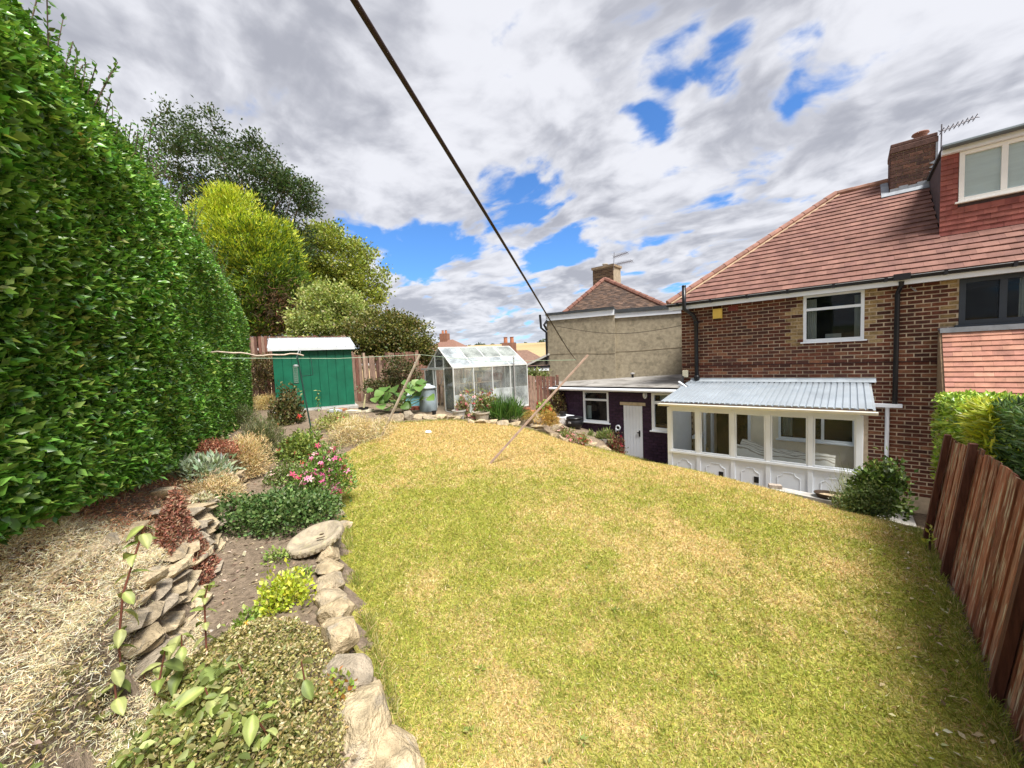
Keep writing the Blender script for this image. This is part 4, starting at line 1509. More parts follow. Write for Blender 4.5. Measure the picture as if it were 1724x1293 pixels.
c0, c1 = atY(998, 470, 19.0), atY(1032, 444, 19.0)
cw_, cz1 = c1.x - c0.x, c1.z
ch2 = MB().box((c0.x + .01, 19.01, 6.0), (c1.x - .01, 19.9, cz1 - .03)).build('chimney', mat('pale_mortar', (.34, .28, .20), .9, .2, 9, .2), nb)
brickwall(ch2, (c0.x, 19.0, 6.3), 0.0, cw_, cz1 - .12, colf=lambda u_, z_: qcol(((.14, .09, .06), (.18, .12, .075), (.10, .065, .05))[rng.integers(0, 3)], .2), limit=90, joint=.014)
MB().box((c0.x - .05, 18.95, cz1 - .12), (c1.x + .05, 19.95, cz1)).build('chimney_cap', mat('cap_stone', (.28, .21, .14), .9, .2), ch2)
MB().lathe(((c0.x + c1.x) / 2 - .05, 19.4, cz1), [(.14, 0), (.12, .12), (.16, .14), (.15, .18)], 12).build('chimney_pot', CONC, ch2)
am = mat('aerial_metal', (.16, .15, .17), .5, .2, 5, 0)
aerial('television_aerial', atY(1033, 455, 18.9), atY(1033, 433, 18.9), atY(1057, 425, 18.4), 10, 'double branched television aerial on the hip roofed tan house chimney', atY(1034, 425, 18.9), elem=.22, extra=[(atY(1037, 445, 18.9), atY(1065, 439, 18.4))])
# soil pipe and cable on that house
pts = [atY(921, 612, 12.42), atY(920, 560, 12.42), atY(911, 552, 12.3), atY(909, 530, 12.3)]
MB().tube(pts, .045, 8).tube([atY(921, 556, 12.42), atY(916, 547, 12.3), atY(921, 540, 12.42)], .05, 8).build('soil_pipe', BLACKP, nb)
cab = [atY(937 + i * (1146 - 937) / 14, 549 + 13 * math.sin(math.pi * i / 14) - 1 * i / 14, 12.35 + i * .07) for i in range(15)]
MB().tube(cab, .010, 5).build('cable', mat('cable_brown', (.05, .035, .02), .6, .1), nb)
cr = [Vector((p.x, p.y, 0)) for p in (L_, Mid)]
for a, b, off in ((L_, Mid, 0), (Mid, Rr, .12)):
    m = MB()
    p0, p1 = Vector((a.x, a.y, 0)) + dn * (.003 - off), Vector((b.x, b.y, 0)) + dn * (.003 - off)
    prev = None
    for i in range(13):
        f_ = i / 12
        p = p0.lerp(p1, f_) + Vector((0, 0, 3.33 + .02 * math.sin(f_ * 5 + off * 30) - .05 * f_ * (1 if off == 0 else -.4)))
        if prev:
            m.bar(prev, p, .006, .012)
        prev = p
    m.build('crack', mat('crack', (.12, .09, .05), .9, .1), nb)
# roof vents standing on the flat roof
rv = thing('roof_vent', (-5, 12.3, 2.3), 'small dark vent cowl standing on the grey flat roof', 'vent')
c_ = atY(1065, 632, 13.0)
zf = 2.20 + (13.0 - 10.8) * .08
MB().tube([(c_.x, 13.0, zf), (c_.x, 13.0, c_.z + .05)], .04, 8).build('stem', BLACKP, rv)
MB().lathe((c_.x, 13.0, c_.z + .03), [(.03, 0), (.08, .02), (.08, .05), (.02, .07)], 10).build('cowl', mat('grey_box', (.35, .34, .33), .6, .1), rv)

# ------------------------------------------------------------------ stones
STC = [(.47, .37, .235), (.41, .33, .225), (.53, .425, .275), (.36, .30, .225), (.45, .355, .23)]
import bmesh


def hull_mesh(seed, npts, flat=0.0, pw=5.0, col=(1, 1, 1)):
    """broken rock: convex hull of points on a boxy surface, corners knocked off"""
    r_ = np.random.default_rng(seed)
    d = r_.normal(size=(npts, 3))
    d /= (np.abs(d) ** pw).sum(1, keepdims=True) ** (1 / pw)
    d *= r_.uniform(.80, 1.0, (npts, 1)) * .5
    if flat:
        d[:, 2] = np.sign(d[:, 2]) * np.abs(d[:, 2]) ** (1 - flat) * .5 ** flat
    bm = bmesh.new()
    for p in d:
        bm.verts.new(p)
    bmesh.ops.convex_hull(bm, input=bm.verts)
    loose = [v for v in bm.verts if not v.link_faces]
    bmesh.ops.delete(bm, geom=loose, context='VERTS')
    bmesh.ops.dissolve_limit(bm, angle_limit=rad(9), verts=bm.verts, edges=bm.edges)
    bmesh.ops.bevel(bm, geom=list(bm.edges), offset=.018, segments=1, affect='EDGES', clamp_overlap=True)
    bmesh.ops.triangulate(bm, faces=[f for f in bm.faces if len(f.verts) > 4])
    me = bpy.data.meshes.new('stone')
    bm.to_mesh(me)
    bm.free()
    me.materials.append(STONE)
    ca = me.color_attributes.new('Col', 'FLOAT_COLOR', 'POINT')
    c4 = np.ones((len(me.vertices), 4), np.float32)
    c4[:, :3] = col
    ca.data.foreach_set('color', c4.ravel())
    return me


STONES = [hull_mesh(100 + i, 16, col=STC[i % 5]) for i in range(10)]
BIG = [hull_mesh(300 + i, 26, col=STC[(i + 1) % 5]) for i in range(10)]
SLABS = [hull_mesh(500 + i, 18, .5, 8.0, col=STC[(i + 2) % 5]) for i in range(8)]


def stone(parent, c, size, rz_=0.0, tilt=(0, 0), src=STONES, name='stone'):
    o = new_obj(name, src[rng.integers(0, len(src))], c, parent)
    o.scale = size
    o.rotation_euler = (tilt[0], tilt[1], rz_)
    return o


# ------------------------------------------------------------------ green metal shed
zb = 2.06
sr, sl = atD(598, 684, 11.35), atD(466, 692, 10.45)
sr.z = sl.z = 0
su = (sr - sl).normalized()
sbk = Vector((-su.y, su.x, 0))
SW = (sr - sl).length
SH, SDp = 3.76, 1.35
shed = thing('metal_shed', (sl + su * SW / 2 + sbk * SDp / 2) + Vector((0, 0, zb)), 'dark green ribbed metal garden shed with white roof', 'shed')
GREEN = mat('green_metal', (.006, .115, .062), .5, .2, 3, .05, 20, spec=.35, color2=(.02, .17, .105), c2lo=.66, c2hi=.8, c2scale=5)
GRDARK = mat('green_metal_dark', (.008, .11, .07), .5, .1, 3, 0)
nP = 9
pwid = SW / nP
fw_ = MB().obox(sl + su * SW / 2 + sbk * .03 + Vector((0, 0, (zb + SH) / 2)), su * (SW / 2), sbk * .012, Vector((0, 0, (SH - zb) / 2)))
front = fw_.build('front_wall', GRDARK, shed)
for k in range(nP):
    a = sl + su * (k * pwid + .006)
    b = sl + su * ((k + 1) * pwid - .006)
    m = MB()
    m.hexa([a + Vector((0, 0, zb + .02)), b + Vector((0, 0, zb + .02)), b + su * .004 + sbk * .017 + Vector((0, 0, zb + .02)), a - su * .004 + sbk * .017 + Vector((0, 0, zb + .02)),
            a + Vector((0, 0, SH)), b + Vector((0, 0, SH)), b + su * .004 + sbk * .017 + Vector((0, 0, SH)), a - su * .004 + sbk * .017 + Vector((0, 0, SH))])
    m.build('panel', GREEN, front)
MB().obox(sl + su * SW / 2 - sbk * .004 + Vector((0, 0, zb + .02)), su * (SW / 2), sbk * .008, Vector((0, 0, .02))).build('bottom_rail', mat('galvanised', (.5, .52, .52), .45, .1, 5, 0, metal=.6), shed)
rg = MB()
for s_, q_ in ((sl, -1), (sr, 1)):
    e0 = s_ + sbk * .045
    e1 = s_ + sbk * SDp
    mid = (e0 + e1) / 2
    rg = MB().prism([e0 + Vector((0, 0, zb)), e1 + Vector((0, 0, zb)), e1 + Vector((0, 0, SH)), mid + Vector((0, 0, SH + .24)), e0 + Vector((0, 0, SH))], su * (.02 * -q_))
    rg.build('side_wall', GREEN, shed)
MB().obox(sl + su * SW / 2 + sbk * SDp + Vector((0, 0, (zb + SH) / 2)), su * (SW / 2 - .03), sbk * .01, Vector((0, 0, (SH - zb) / 2))).build('back_wall', GREEN, shed)
WROOF = mat('white_roof_metal', (.52, .54, .57), .4, .05, 3, .05)
ea, eb = sl - su * .09 - sbk * .10, sr + su * .09 - sbk * .10
ra, rb = sl - su * .09 + sbk * SDp * .5, sr + su * .02 + sbk * SDp * .5
za, zr_ = SH - .01, SH + .30
rf = MB()
rf.prism([ea + Vector((0, 0, za)), eb + Vector((0, 0, za)), rb + Vector((0, 0, zr_)), ra + Vector((0, 0, zr_))], (0, 0, .025))
ba, bb = sl - su * .09 + sbk * (SDp + .1), sr + su * .09 + sbk * (SDp + .1)
rf.prism([ba + Vector((0, 0, za)), ra + Vector((0, 0, zr_)), rb + Vector((0, 0, zr_)), bb + Vector((0, 0, za))], (0, 0, .025))
ro = rf.build('roof', WROOF, shed)
for k in range(10):
    f_ = k / 9
    p, q_ = ea.lerp(eb, f_) + Vector((0, 0, za + .03)), ra.lerp(rb, f_) + Vector((0, 0, zr_ + .03))
    MB().bar(p, q_, .022, .026).build('rib', mat('rib_metal', (.42, .44, .47), .45, .1), ro)
MB().bar(ea + Vector((0, 0, za - .02)), eb + Vector((0, 0, za - .02)), .02, .06).build('roof_trim', mat('roof_trim', (.62, .64, .65), .5, .1), ro)
MB().bar(ra + Vector((0, 0, zr_ + .035)), rb + Vector((0, 0, zr_ + .035)), .03, .018).build('ridge', mat('galvanised', (.5, .52, .52), .45), ro)
MB().prism([sl - su * .1 - sbk * .12 + Vector((0, 0, zb - .35)), sr + su * .08 - sbk * .12 + Vector((0, 0, zb - .35)), sr + su * .08 + sbk * 1.5 + Vector((0, 0, zb - .35)), sl - su * .1 + sbk * 1.5 + Vector((0, 0, zb - .35))], (0, 0, .35)).build('concrete_base', CONC, shed)

# ------------------------------------------------------------------ greenhouse
G0 = Vector((-8.06, 6.81, 0))
ge, gpv = Vector((.28, .96, 0)).normalized(), Vector((-.96, .28, 0)).normalized()
GLn, GW, gb, gev = 2.43, 1.9, 1.80, 3.05
gm = G0 + gpv * GW / 2
grz = atD(746.6, 585.5, float(depth_np(np.array([[gm.x, gm.y, 3.5]]))[0])).z
gh = thing('greenhouse', G0 + ge * GLn / 2 + gpv * GW / 2 + Vector((0, 0, gb)), 'aluminium framed glass greenhouse with cloudy lower panes', 'greenhouse')
ALU = mat('aluminium', (.66, .67, .65), .45, .12, 6, .05, metal=.15)
GPANE = glass_mat('greenhouse_glass', (.92, .95, .94), .20, (.60, .63, .60), .03, 1.2, 3)
GFOG = glass_mat('fogged_glass', (.80, .86, .84), .58, (.62, .66, .65), .08, 1.0, 2.2)
GROOF = glass_mat('roof_glass', (.90, .94, .95), .26, (.70, .74, .76), .04, 1.6, 3)  # paler film paints a white sky reflection onto these panes


def gp_(e_, p_, z_):
    return G0 + ge * e_ + gpv * p_ + Vector((0, 0, z_))


bw = .028
B4 = [0, .61, 1.215, 1.82, GLn]
fr = MB()
for p_ in (0, GW):
    fr.bar(gp_(0, p_, gb), gp_(GLn, p_, gb), .04, .05)
    fr.bar(gp_(0, p_, gev), gp_(GLn, p_, gev), .035, .045)
    for e_ in B4:
        fr.bar(gp_(e_, p_, gb), gp_(e_, p_, gev), bw, bw)
fr.bar(gp_(0, GW / 2, grz), gp_(GLn, GW / 2, grz), .035, .045)
for e_ in B4:
    for p_ in (0, GW):
        fr.bar(gp_(e_, p_, gev), gp_(e_, GW / 2, grz), bw, bw)
for e_ in (0, GLn):
    fr.bar(gp_(e_, 0, gb), gp_(e_, GW, gb), .04, .05)
    fr.bar(gp_(e_, 0, gev), gp_(e_, GW, gev), bw, bw)
    for p_ in (.62, 1.28):
        zt = gev + (grz - gev) * (1 - abs(p_ - GW / 2) / (GW / 2))
        fr.bar(gp_(e_, p_, gb), gp_(e_, p_, zt), bw, bw)
for p_ in (0.02, GW - .02):
    fr.bar(gp_(.10, p_, gb), gp_(.61, p_, gev), .016, .016)
    fr.bar(gp_(GLn - .08, p_, gb + .05), gp_(1.82, p_, gev), .016, .016)
fro = fr.build('frame', ALU, gh)


def gpane(a, b, c, d, m, nm='pane'):
    q_ = MB()
    n_ = (Vector(b) - Vector(a)).cross(Vector(d) - Vector(a)).normalized() * .002
    q_.hexa([Vector(p) - n_ for p in (a, b, c, d)] + [Vector(p) + n_ for p in (a, b, c, d)])
    return q_.build(nm, m, gh)


zsp = gb + .50
for k in range(4):
    a, b = B4[k] + .014, B4[k + 1] - .014
    gpane(gp_(a, 0, gb + .02), gp_(b, 0, gb + .02), gp_(b, 0, zsp + (.10 if k > 1 else 0)), gp_(a, 0, zsp + (.10 if k > 1 else 0)), GFOG)
    gpane(gp_(a, 0, zsp + (.10 if k > 1 else 0) + .003), gp_(b, 0, zsp + (.10 if k > 1 else 0) + .003), gp_(b, 0, gev - .02), gp_(a, 0, gev - .02), GPANE)
    gpane(gp_(a, GW, gb + .02), gp_(b, GW, gb + .02), gp_(b, GW, gev - .02), gp_(a, GW, gev - .02), GPANE)
    for (f0, f1, m) in ((.02, .42, GROOF), (.45, .97, GROOF if k < 1 else GPANE)):
        P = lambda e_, f_, side: gp_(e_, (GW / 2) * f_ if side == 0 else GW - (GW / 2) * f_, gev + (grz - gev) * f_ + .01)
        gpane(P(a, f0, 0), P(b, f0, 0), P(b, f1, 0), P(a, f1, 0), m)
        gpane(P(a, f0, 1), P(a, f1, 1), P(b, f1, 1), P(b, f0, 1), GPANE)
    MB().bar(P(a, .435, 0), P(b, .435, 0), .02, .02).build('glazing_bar', ALU, gh)
for e_ in (0.0, GLn):
    for p0, p1 in ((0.02, .60), (1.30, GW - .02)) + (((.64, 1.26),) if e_ > 1 else ()):
        z0t = gev + (grz - gev) * (1 - abs(p0 - GW / 2) / (GW / 2)) - .03
        z1t = gev + (grz - gev) * (1 - abs(p1 - GW / 2) / (GW / 2)) - .03
        gpane(gp_(e_, p0, gb + .03), gp_(e_, p1, gb + .03), gp_(e_, p1, z1t), gp_(e_, p0, z0t), GPANE)
dz = gev - .03
dm = MB().bar(gp_(-.05, .5, dz), gp_(-.05, 2.35, dz), .03, .05)
for p_ in (1.32, 2.02):
    dm.bar(gp_(-.05, p_, gb + .04), gp_(-.05, p_, dz), .03, .035)
dm.bar(gp_(-.05, 1.32, gb + .06), gp_(-.05, 2.02, gb + .06), .03, .05).bar(gp_(-.05, 1.32, gb + .6), gp_(-.05, 2.02, gb + .6), .03, .03)
dd = dm.build('door', ALU, gh)
MB().obox(gp_(-.05, 1.67, (gb + dz) / 2), ge * .002, gpv * .34, Vector((0, 0, (dz - gb) / 2 - .05))).build('pane', GPANE, dd)
# rain-water pipe standing at the right end of the front
MB().tube([gp_(1.93, -.06, gb + .1), gp_(1.93, -.06, gev + .18)], .018, 8).lathe(gp_(1.93, -.06, gev + .18), [(.022, 0), (.03, .02), (.022, .06)], 8).build('water_pipe', mat('grey_box', (.35, .34, .33), .6, .1), gh)
bs_ = thing('greenhouse_bench', gp_(1.2, 1.5, gb), 'slatted bench with pots seen through the greenhouse glass', 'bench')
for k in range(4):
    MB().bar(gp_(.2, 1.32 + k * .12, gb + .72), gp_(2.3, 1.32 + k * .12, gb + .72), .09, .02).build('slat', mat('bench_wood', (.35, .25, .16), .8, .3, 9, .2), bs_)
for e_ in (.25, 2.25):
    for p_ in (1.32, 1.66):
        MB().bar(gp_(e_, p_, gz(*gp_(e_, p_, 0)[:2])), gp_(e_, p_, gb + .70), .04, .04).build('leg', mat('bench_wood', (.35, .25, .16)), bs_)
TERRA = mat('terracotta', (.42, .17, .09), .8, .2, 8, .2)
def pot(c, r0, r1, h, m, label, name='plant_pot', cat='pot', group=None, soil=True):
    t_ = thing(name, c, label, cat, group)
    MB().lathe(c, [(r0, 0), (r1 * .96, h * .82), (r1 * 1.06, h * .84), (r1 * 1.06, h), (r1 * .95, h), (r1 * .92, h * .86), (.01, h * .86)], 18).build('body', m, t_, smooth_=False)
    if soil:
        MB().lathe((c[0], c[1], c[2] + h * .862), [(r1 * .92, 0), (r1 * .9, .004), (.01, .006)], 14).build('soil', mat('potting_soil', (.05, .035, .025), .95, .3, 30, .5), t_)
    return t_
for k, e_ in enumerate((.5, 1.0, 1.55, 2.0)):
    pot(gp_(e_, 1.45, gb + .73), .06, .085, .14, (TERRA, WHITE, TERRA, mat('grey_pot', (.3, .3, .32), .6, .1))[k], ('small terracotta pot at the door end of the greenhouse bench', 'small white pot on the greenhouse bench', 'small terracotta pot near the middle of the greenhouse bench', 'small grey pot at the far end of the greenhouse bench')[k], group='pots in the greenhouse')

# ------------------------------------------------------------------ rear boundary fence
rfA, rfB = Vector((-15.6, 3.74, 0)), Vector((-7.35, 10.82, 0))
rfd = (rfB - rfA).normalized()
rfn = Vector((rfd.y, -rfd.x, 0))
if rfn.dot(Vector((0, 0, 0)) - rfA) < 0:
    rfn = -rfn
TOPX = [380, 590, 598, 650, 652, 706, 707, 745, 870, 935]
TOPY = [567, 565, 597, 599, 593, 592, 616, 618, 631, 634]
FC = [(.19, .09, .065), (.23, .125, .09), (.155, .08, .06), (.28, .18, .135)]
BM = []
for i in range(6):
    m = MB()
    m.col = qcol(FC[i % 4], .12)
    m.hexa([(-.05, -.009, 0), (.05, -.009, 0), (.05, .009, 0), (-.05, .009, 0), (-.05, -.009, 1), (.05, -.009, 1 - .004 * i), (.05, .009, 1 - .004 * i), (-.05, .009, 1)])
    BM.append(m.mesh('board', WOODR, (0, 0, 0)))
fence = None
segs = [(380, 597, 'tall red-brown close-board fence behind the green shed'), (597, 706.5, 'red-brown picket fence between the green shed and greenhouse'), (706.5, 860, 'lower red-brown fence behind the greenhouse'), (860, 940, 'short red-brown fence between greenhouse and purple extension')]
nB = int((rfB - rfA).length / .112)
cur = None
frail = {}
for k in range(nB):
    p = rfA + rfd * (k + .5) * .112
    g_ = gz(p.x, p.y)
    X_, Y_, D_ = pix_np(np.array([[p.x, p.y, 3.0]]))
    X_ = float(X_[0])
    for i, (a, b, lab) in enumerate(segs):
        if a <= X_ < b:
            break
    else:
        continue
    zt = atD(X_, float(np.interp(X_, TOPX, TOPY)), float(D_[0])).z
    zt += rng.normal(0, .012)
    if i not in frail:
        t_ = thing('rear_fence', (p.x, p.y, g_), lab, 'fence')
        frail[i] = [t_, p, p, zt]
    frail[i][2] = p
    o = new_obj('board', BM[rng.integers(0, 6)], p + rfn * (.012 * (k % 2)) + Vector((0, 0, g_ - .02)), frail[i][0])
    o.scale = (rng.uniform(.92, 1.02), 1, zt - g_ + .02)
    o.rotation_euler = (0, rng.normal(0, .006), math.atan2(rfd.y, rfd.x))
for i, (t_, a, b, zt) in frail.items():
    ga, gb_ = gz(a.x, a.y), gz(b.x, b.y)
    for f_ in (.25, .8):
        MB().bar(a - rfn * .04 + Vector((0, 0, ga + (zt - ga) * f_)), b - rfn * .04 + Vector((0, 0, gb_ + (zt - gb_) * f_)), .04, .07).build('rail', WOODR, t_)
    for pt in (a, b):
        g_ = gz(pt.x, pt.y)
        m = MB()
        m.col = (.42, .30, .22) if (i == 1 and pt is a) else (.26, .13, .09)
        pp = pt - rfn * .075 if not (i == 1 and pt is a) else pt + rfn * .05 + rfd * .25
        xq = pix_np(np.array([[pt.x, pt.y, 3.0]]))
        zt = atD(float(xq[0][0]), float(np.interp(float(xq[0][0]), TOPX, TOPY)), float(xq[2][0])).z
        m.box((pp.x - .035, pp.y - .035, g_ - .02), (pp.x + .035, pp.y + .035, zt + (.05 if i else -.1))).build('post', WOODR, t_)

# ------------------------------------------------------------------ right-hand fence
RFX = .645
rf_t = thing('side_fence', (RFX, 4, 1.1), 'weathered red-brown board fence along the right side of the lawn', 'fence')
WEATH = mat('weathered_board', attr=True, rough=.8, var=.45, scale=5, bump=.6, bscale=40, stretch=(14, 14, .55), spec=.2, color2=(.52, .43, .32), c2lo=.52, c2hi=.64, c2scale=2.6)
y = 1.1
k = 0
RC_ = [(.29, .11, .065), (.34, .14, .085), (.24, .09, .058), (.38, .19, .125)]
def rf_top(Y):
    return float(np.interp(Y, [1, 2.6, 3.9, 4.7, 5.8, 6.4, 7.9], [2.50, 2.38, 2.34, 2.32, 2.20, 2.12, 1.95]))
while y < 5.9:
    w_ = rng.uniform(.085, .12)
    if y > 6.2:
        w_ = .11
    g_ = gz(RFX, y + w_ / 2) - .02 + rng.uniform(0, .03)
    zt = rf_top(y) + rng.normal(0, .012)
    lean = .15 * (zt - g_) / 1.2
    off = .008 * (k % 2)
    m = MB()
    m.col = qcol(RC_[rng.integers(0, 4)], .2)
    x0 = RFX + off
    m.hexa([(x0, y, g_), (x0 + .018, y, g_), (x0 + .018, y + w_, g_), (x0, y + w_, g_), (x0 + lean, y, zt), (x0 + lean + .018, y, zt - .01), (x0 + lean + .018, y + w_, zt - .012), (x0 + lean, y + w_, zt - .004)])
    m.build('board', WEATH, rf_t)
    y += w_ - .006 + (0.02 if rng.random() < .1 else 0)
    k += 1
for (Y_, zt, wd_) in ((1.9, 2.50, .06), (3.22, 2.42, .06), (4.72, 2.37, .06), (5.75, 2.26, .06)):
    g_ = gz(RFX - .06, Y_)
    lean = .15 * (zt - g_) / 1.2
    m = MB()
    m.col = (.11, .042, .03)
    x0 = RFX - .055
    m.hexa([(x0 - .0, Y_ - wd_ / 2, g_ - .05), (x0 + .045, Y_ - wd_ / 2, g_ - .05), (x0 + .045, Y_ + wd_ / 2, g_ - .05), (x0 - .0, Y_ + wd_ / 2, g_ - .05),
            (x0 - .0 + lean, Y_ - wd_ / 2, zt), (x0 + .045 + lean, Y_ - wd_ / 2, zt), (x0 + .045 + lean, Y_ + wd_ / 2, zt), (x0 - .0 + lean, Y_ + wd_ / 2, zt)])
    m.build('post', WOODR, rf_t)
for f_ in (.2, .8):
    a, b = (RFX + .07 + .19 * f_, 1.1, gz(RFX, 1.1) + 1.4 * f_), (RFX + .07 + .17 * f_, 5.88, gz(RFX, 5.88) + 1.1 * f_)
    m = MB()
    m.col = (.16, .06, .04)
    m.bar(a, b, .04, .07).build('rail', WOODR, rf_t)

# ------------------------------------------------------------------ far houses, lean-to, skyline trees
def far_house(label, c, w_, d_, ze, zr, ang, wallc, roofc, chx, chh, base):
    t_ = thing('far_house', (c[0], c[1], base), label, 'house')
    ca, sa = math.cos(ang), math.sin(ang)
    T = lambda x, y, z: (c[0] + x * ca - y * sa, c[1] + x * sa + y * ca, z)
    a, b = w_ / 2, d_ / 2
    MB().hexa([T(-a, -b, base), T(a, -b, base), T(a, b, base), T(-a, b, base), T(-a, -b, ze), T(a, -b, ze), T(a, b, ze), T(-a, b, ze)]).build('wall', mat('far_wall_%d' % int(wallc[0] * 100), wallc, .9, .2, 4, .2), t_)
    o = .35
    r_ = MB()
    h = min(a, b) * .95
    r_._add([T(-a - o, -b - o, ze - .05), T(a + o, -b - o, ze - .05), T(a + o, b + o, ze - .05), T(-a - o, b + o, ze - .05), T(-(a - h), 0, zr), T(a - h, 0, zr)], [(0, 1, 5, 4), (1, 2, 5), (2, 3, 4, 5), (3, 0, 4), (3, 2, 1, 0)])
    ro_ = r_.build('roof', mat('far_roof_%d' % int(roofc[0] * 100), roofc, .9, .25, 9, .4, 20), t_)
    chm = MB()
    p = T(chx, 0, 0)
    chm.obox((p[0], p[1], zr + chh / 2 - .5), (.5 * ca, .5 * sa, 0), (-.35 * sa, .35 * ca, 0), (0, 0, chh / 2 + .5)).build('chimney', mat('far_brick', (.24, .12, .08), .9, .2), ro_)
    for dx in (-.22, .22):
        p = T(chx + dx, 0, 0)
        MB().lathe((p[0], p[1], zr + chh), [(.14, 0), (.12, .35), (.15, .4)], 10).build('chimney_pot', TERRA, ro_)
    for sx_ in (-.5, .5):
        for zz_ in (base + 1.0, base + 3.7):
            if zz_ + 1.2 < ze:
                p0, p1 = T(sx_ * a - .6, -b - .03, zz_), T(sx_ * a + .6, -b - .03, zz_)
                wn = MB()
                wn.bar((p0[0], p0[1], zz_ + .6), (p1[0], p1[1], zz_ + .6), .05, 1.2).build('window', UPVC, t_)
    return t_


pA = atD(754, 577, 46)
far_house('distant house with orange roof and square chimney left of the greenhouse', (pA.x, pA.y), 8, 7, pA.z - 2.1, pA.z + .35, rad(20), (.45, .36, .26), (.21, .115, .085), -.4, .75, -5.0)
pB = atD(879, 592, 27)
far_house('distant house with orange-brown roof and red chimney behind the greenhouse', (pB.x, pB.y), 5.5, 5.0, pB.z - 1.6, pB.z + .10, rad(42), (.40, .33, .24), (.19, .115, .085), -.9, .55, -3.0)

lt = thing('lean_to', atD(905, 640, 15.2), 'small dark slate lean-to with white fascia beside the tan house', 'outbuilding')
lu = (atD(922, 620, 15.2) - atD(885, 620, 15.2)).normalized()
lu.z = 0
lb_ = Vector((-lu.y, lu.x, 0))
o_ = atD(884, 620, 15.2)
wL = (atD(922, 620, 15.2) - o_).length
z0, zf0, zf1 = 1.2, atD(900, 625, 15.2).z, atD(900, 616.5, 15.2).z
zr1 = atD(921, 596, 15.2).z
MB().obox(o_ + lu * wL / 2 + lb_ * 1.0 + Vector((0, 0, (z0 + zf0) / 2 - o_.z)), lu * (wL / 2), lb_ * .9, Vector((0, 0, (zf0 - z0) / 2))).build('wall', mat('lean_wall', (.40, .34, .24), .9, .2), lt)
MB().obox(o_ + lu * wL / 2 + Vector((0, 0, (zf0 + zf1) / 2 - o_.z)), lu * (wL / 2 + .05), lb_ * .03, Vector((0, 0, (zf1 - zf0) / 2))).build('fascia', WHITE, lt)
A0, A1 = Vector((o_.x, o_.y, zf1 + .03)), Vector((o_.x, o_.y, 0)) + lu * (wL + .1) + Vector((0, 0, zr1))
Bm = Vector((A1.x, A1.y, zf1 + .03))
MB().prism([A0 + lb_ * .1, Bm + lb_ * .1, A1 + lb_ * .1], lb_ * 1.6).build('gable', mat('slate', (.10, .08, .06), .9, .3, 12, .5), lt)
MB().bar(A0 + lb_ * .05, A1 + lb_ * .05, .06, .07).build('verge', mat('grey_verge', (.42, .40, .36), .8, .2), lt)
MB().bar(A0 + lb_ * .0 + Vector((0, 0, -.06)), Bm + Vector((0, 0, -.06)), .10, .09).build('gutter', BLACKP, lt)

# wooded skyline
n_ = 9000
th_ = rng.uniform(rad(95), rad(170), n_)
rr = rng.uniform(1080, 1180, n_)
clump = fbm(th_ * 40, th_ * 0 + 1, 61, 3)
keep = clump > .45
th_, rr, clump = th_[keep], rr[keep], clump[keep]
x_, y_ = rr * np.cos(th_) - 4, rr * np.sin(th_) + 5
z_ = ground_z(x_, y_) + rng.uniform(0, 1, len(x_)) ** .7 * 30 * (clump - .40)
wd = cloud('woodland', np.c_[x_, y_, z_], rdir(len(x_)), rdir(len(x_)), rng.uniform(3, 6, len(x_)), .9, pal(len(x_), [(.05, .075, .035), (.07, .10, .05)]), LEAFM, tpl=LEAF4, origin=(0, 0, 0))
tag(wd, 'dark wooded skyline on the far hill above the tan fields', 'woodland', kind='stuff')

# ------------------------------------------------------------------ hedge on the left
def ST(s_, t_):
    return SD[0] * s_ + SN[0] * t_, SD[1] * s_ + SN[1] * t_


hedge = thing('privet_hedge', Vector((*ST(7, 1.9), 2.0)), 'tall dark green privet hedge along the left side of the garden', 'hedge')
HT = 1.26
def hedge_top(s_):
    return np.interp(s_, [0, 3, 8, 11, 12.4, 13.2, 13.7], [5.55, 5.72, 5.75, 5.60, 5.35, 4.9, 4.3])
def hedge_face(s_, z_):
    b = .20 * (fbm(s_ * .8, z_ * .8, 71, 3) - .5) + .10 * (fbm(s_ * 2.6, z_ * 2.6, 73, 2) - .5)
    top = hedge_top(s_)
    return HT + b + .30 * ss(top - 1.0, top + .1, z_) - .06 * np.sin((z_ - 2.0) * .8) + .35 * ss(12.4, 13.7, s_) ** 1.5
n_ = 470000
s_ = rng.uniform(.2, 13.7, n_)
keep = rng.random(n_) < np.clip(3.4 / np.maximum(s_, 1.6), .24, 1)
s_ = s_[keep]
n_ = len(s_)
zlo = np.interp(s_, [1, 3, 4, 6, 8, 13], [2.56, 2.46, 2.34, 2.16, 2.05, 2.0])
z_ = zlo + rng.random(n_) * (hedge_top(s_) + .08 - zlo)
t_ = hedge_face(s_, z_) + np.abs(rng.normal(0, .07, n_)) - .03
# crown of the hedge and far end
nt2 = 36000
s2 = rng.uniform(.2, 13.7, nt2)
t2 = rng.uniform(1.5, 2.7, nt2)
z2 = hedge_top(s2) + .05 - np.abs(rng.normal(0, .10, nt2)) + .12 * (fbm(s2 * 1.5, t2 * 1.5, 75, 2) - .5)
ne = 22000
z3 = 2.0 + rng.random(ne) * 2.6
t3 = rng.uniform(1.3, 2.7, ne)
s3 = 13.65 - .3 * ((t3 - 2.0) / .7) ** 2 + rng.normal(0, .09, ne)
s_, t_, z_ = np.r_[s_, s2, s3], np.r_[t_, t2, t3], np.r_[z_, z2, z3]
n_ = len(s_)
x_, y_ = ST(s_, t_)
P_ = np.c_[x_, y_, z_]
outw = np.tile([-SN[0], -SN[1], 0.0], (n_, 1))
A_ = rng.normal(0, .75, (n_, 3)) + outw * .75 + np.array([SD[0] * -.25, SD[1] * -.25, .28])
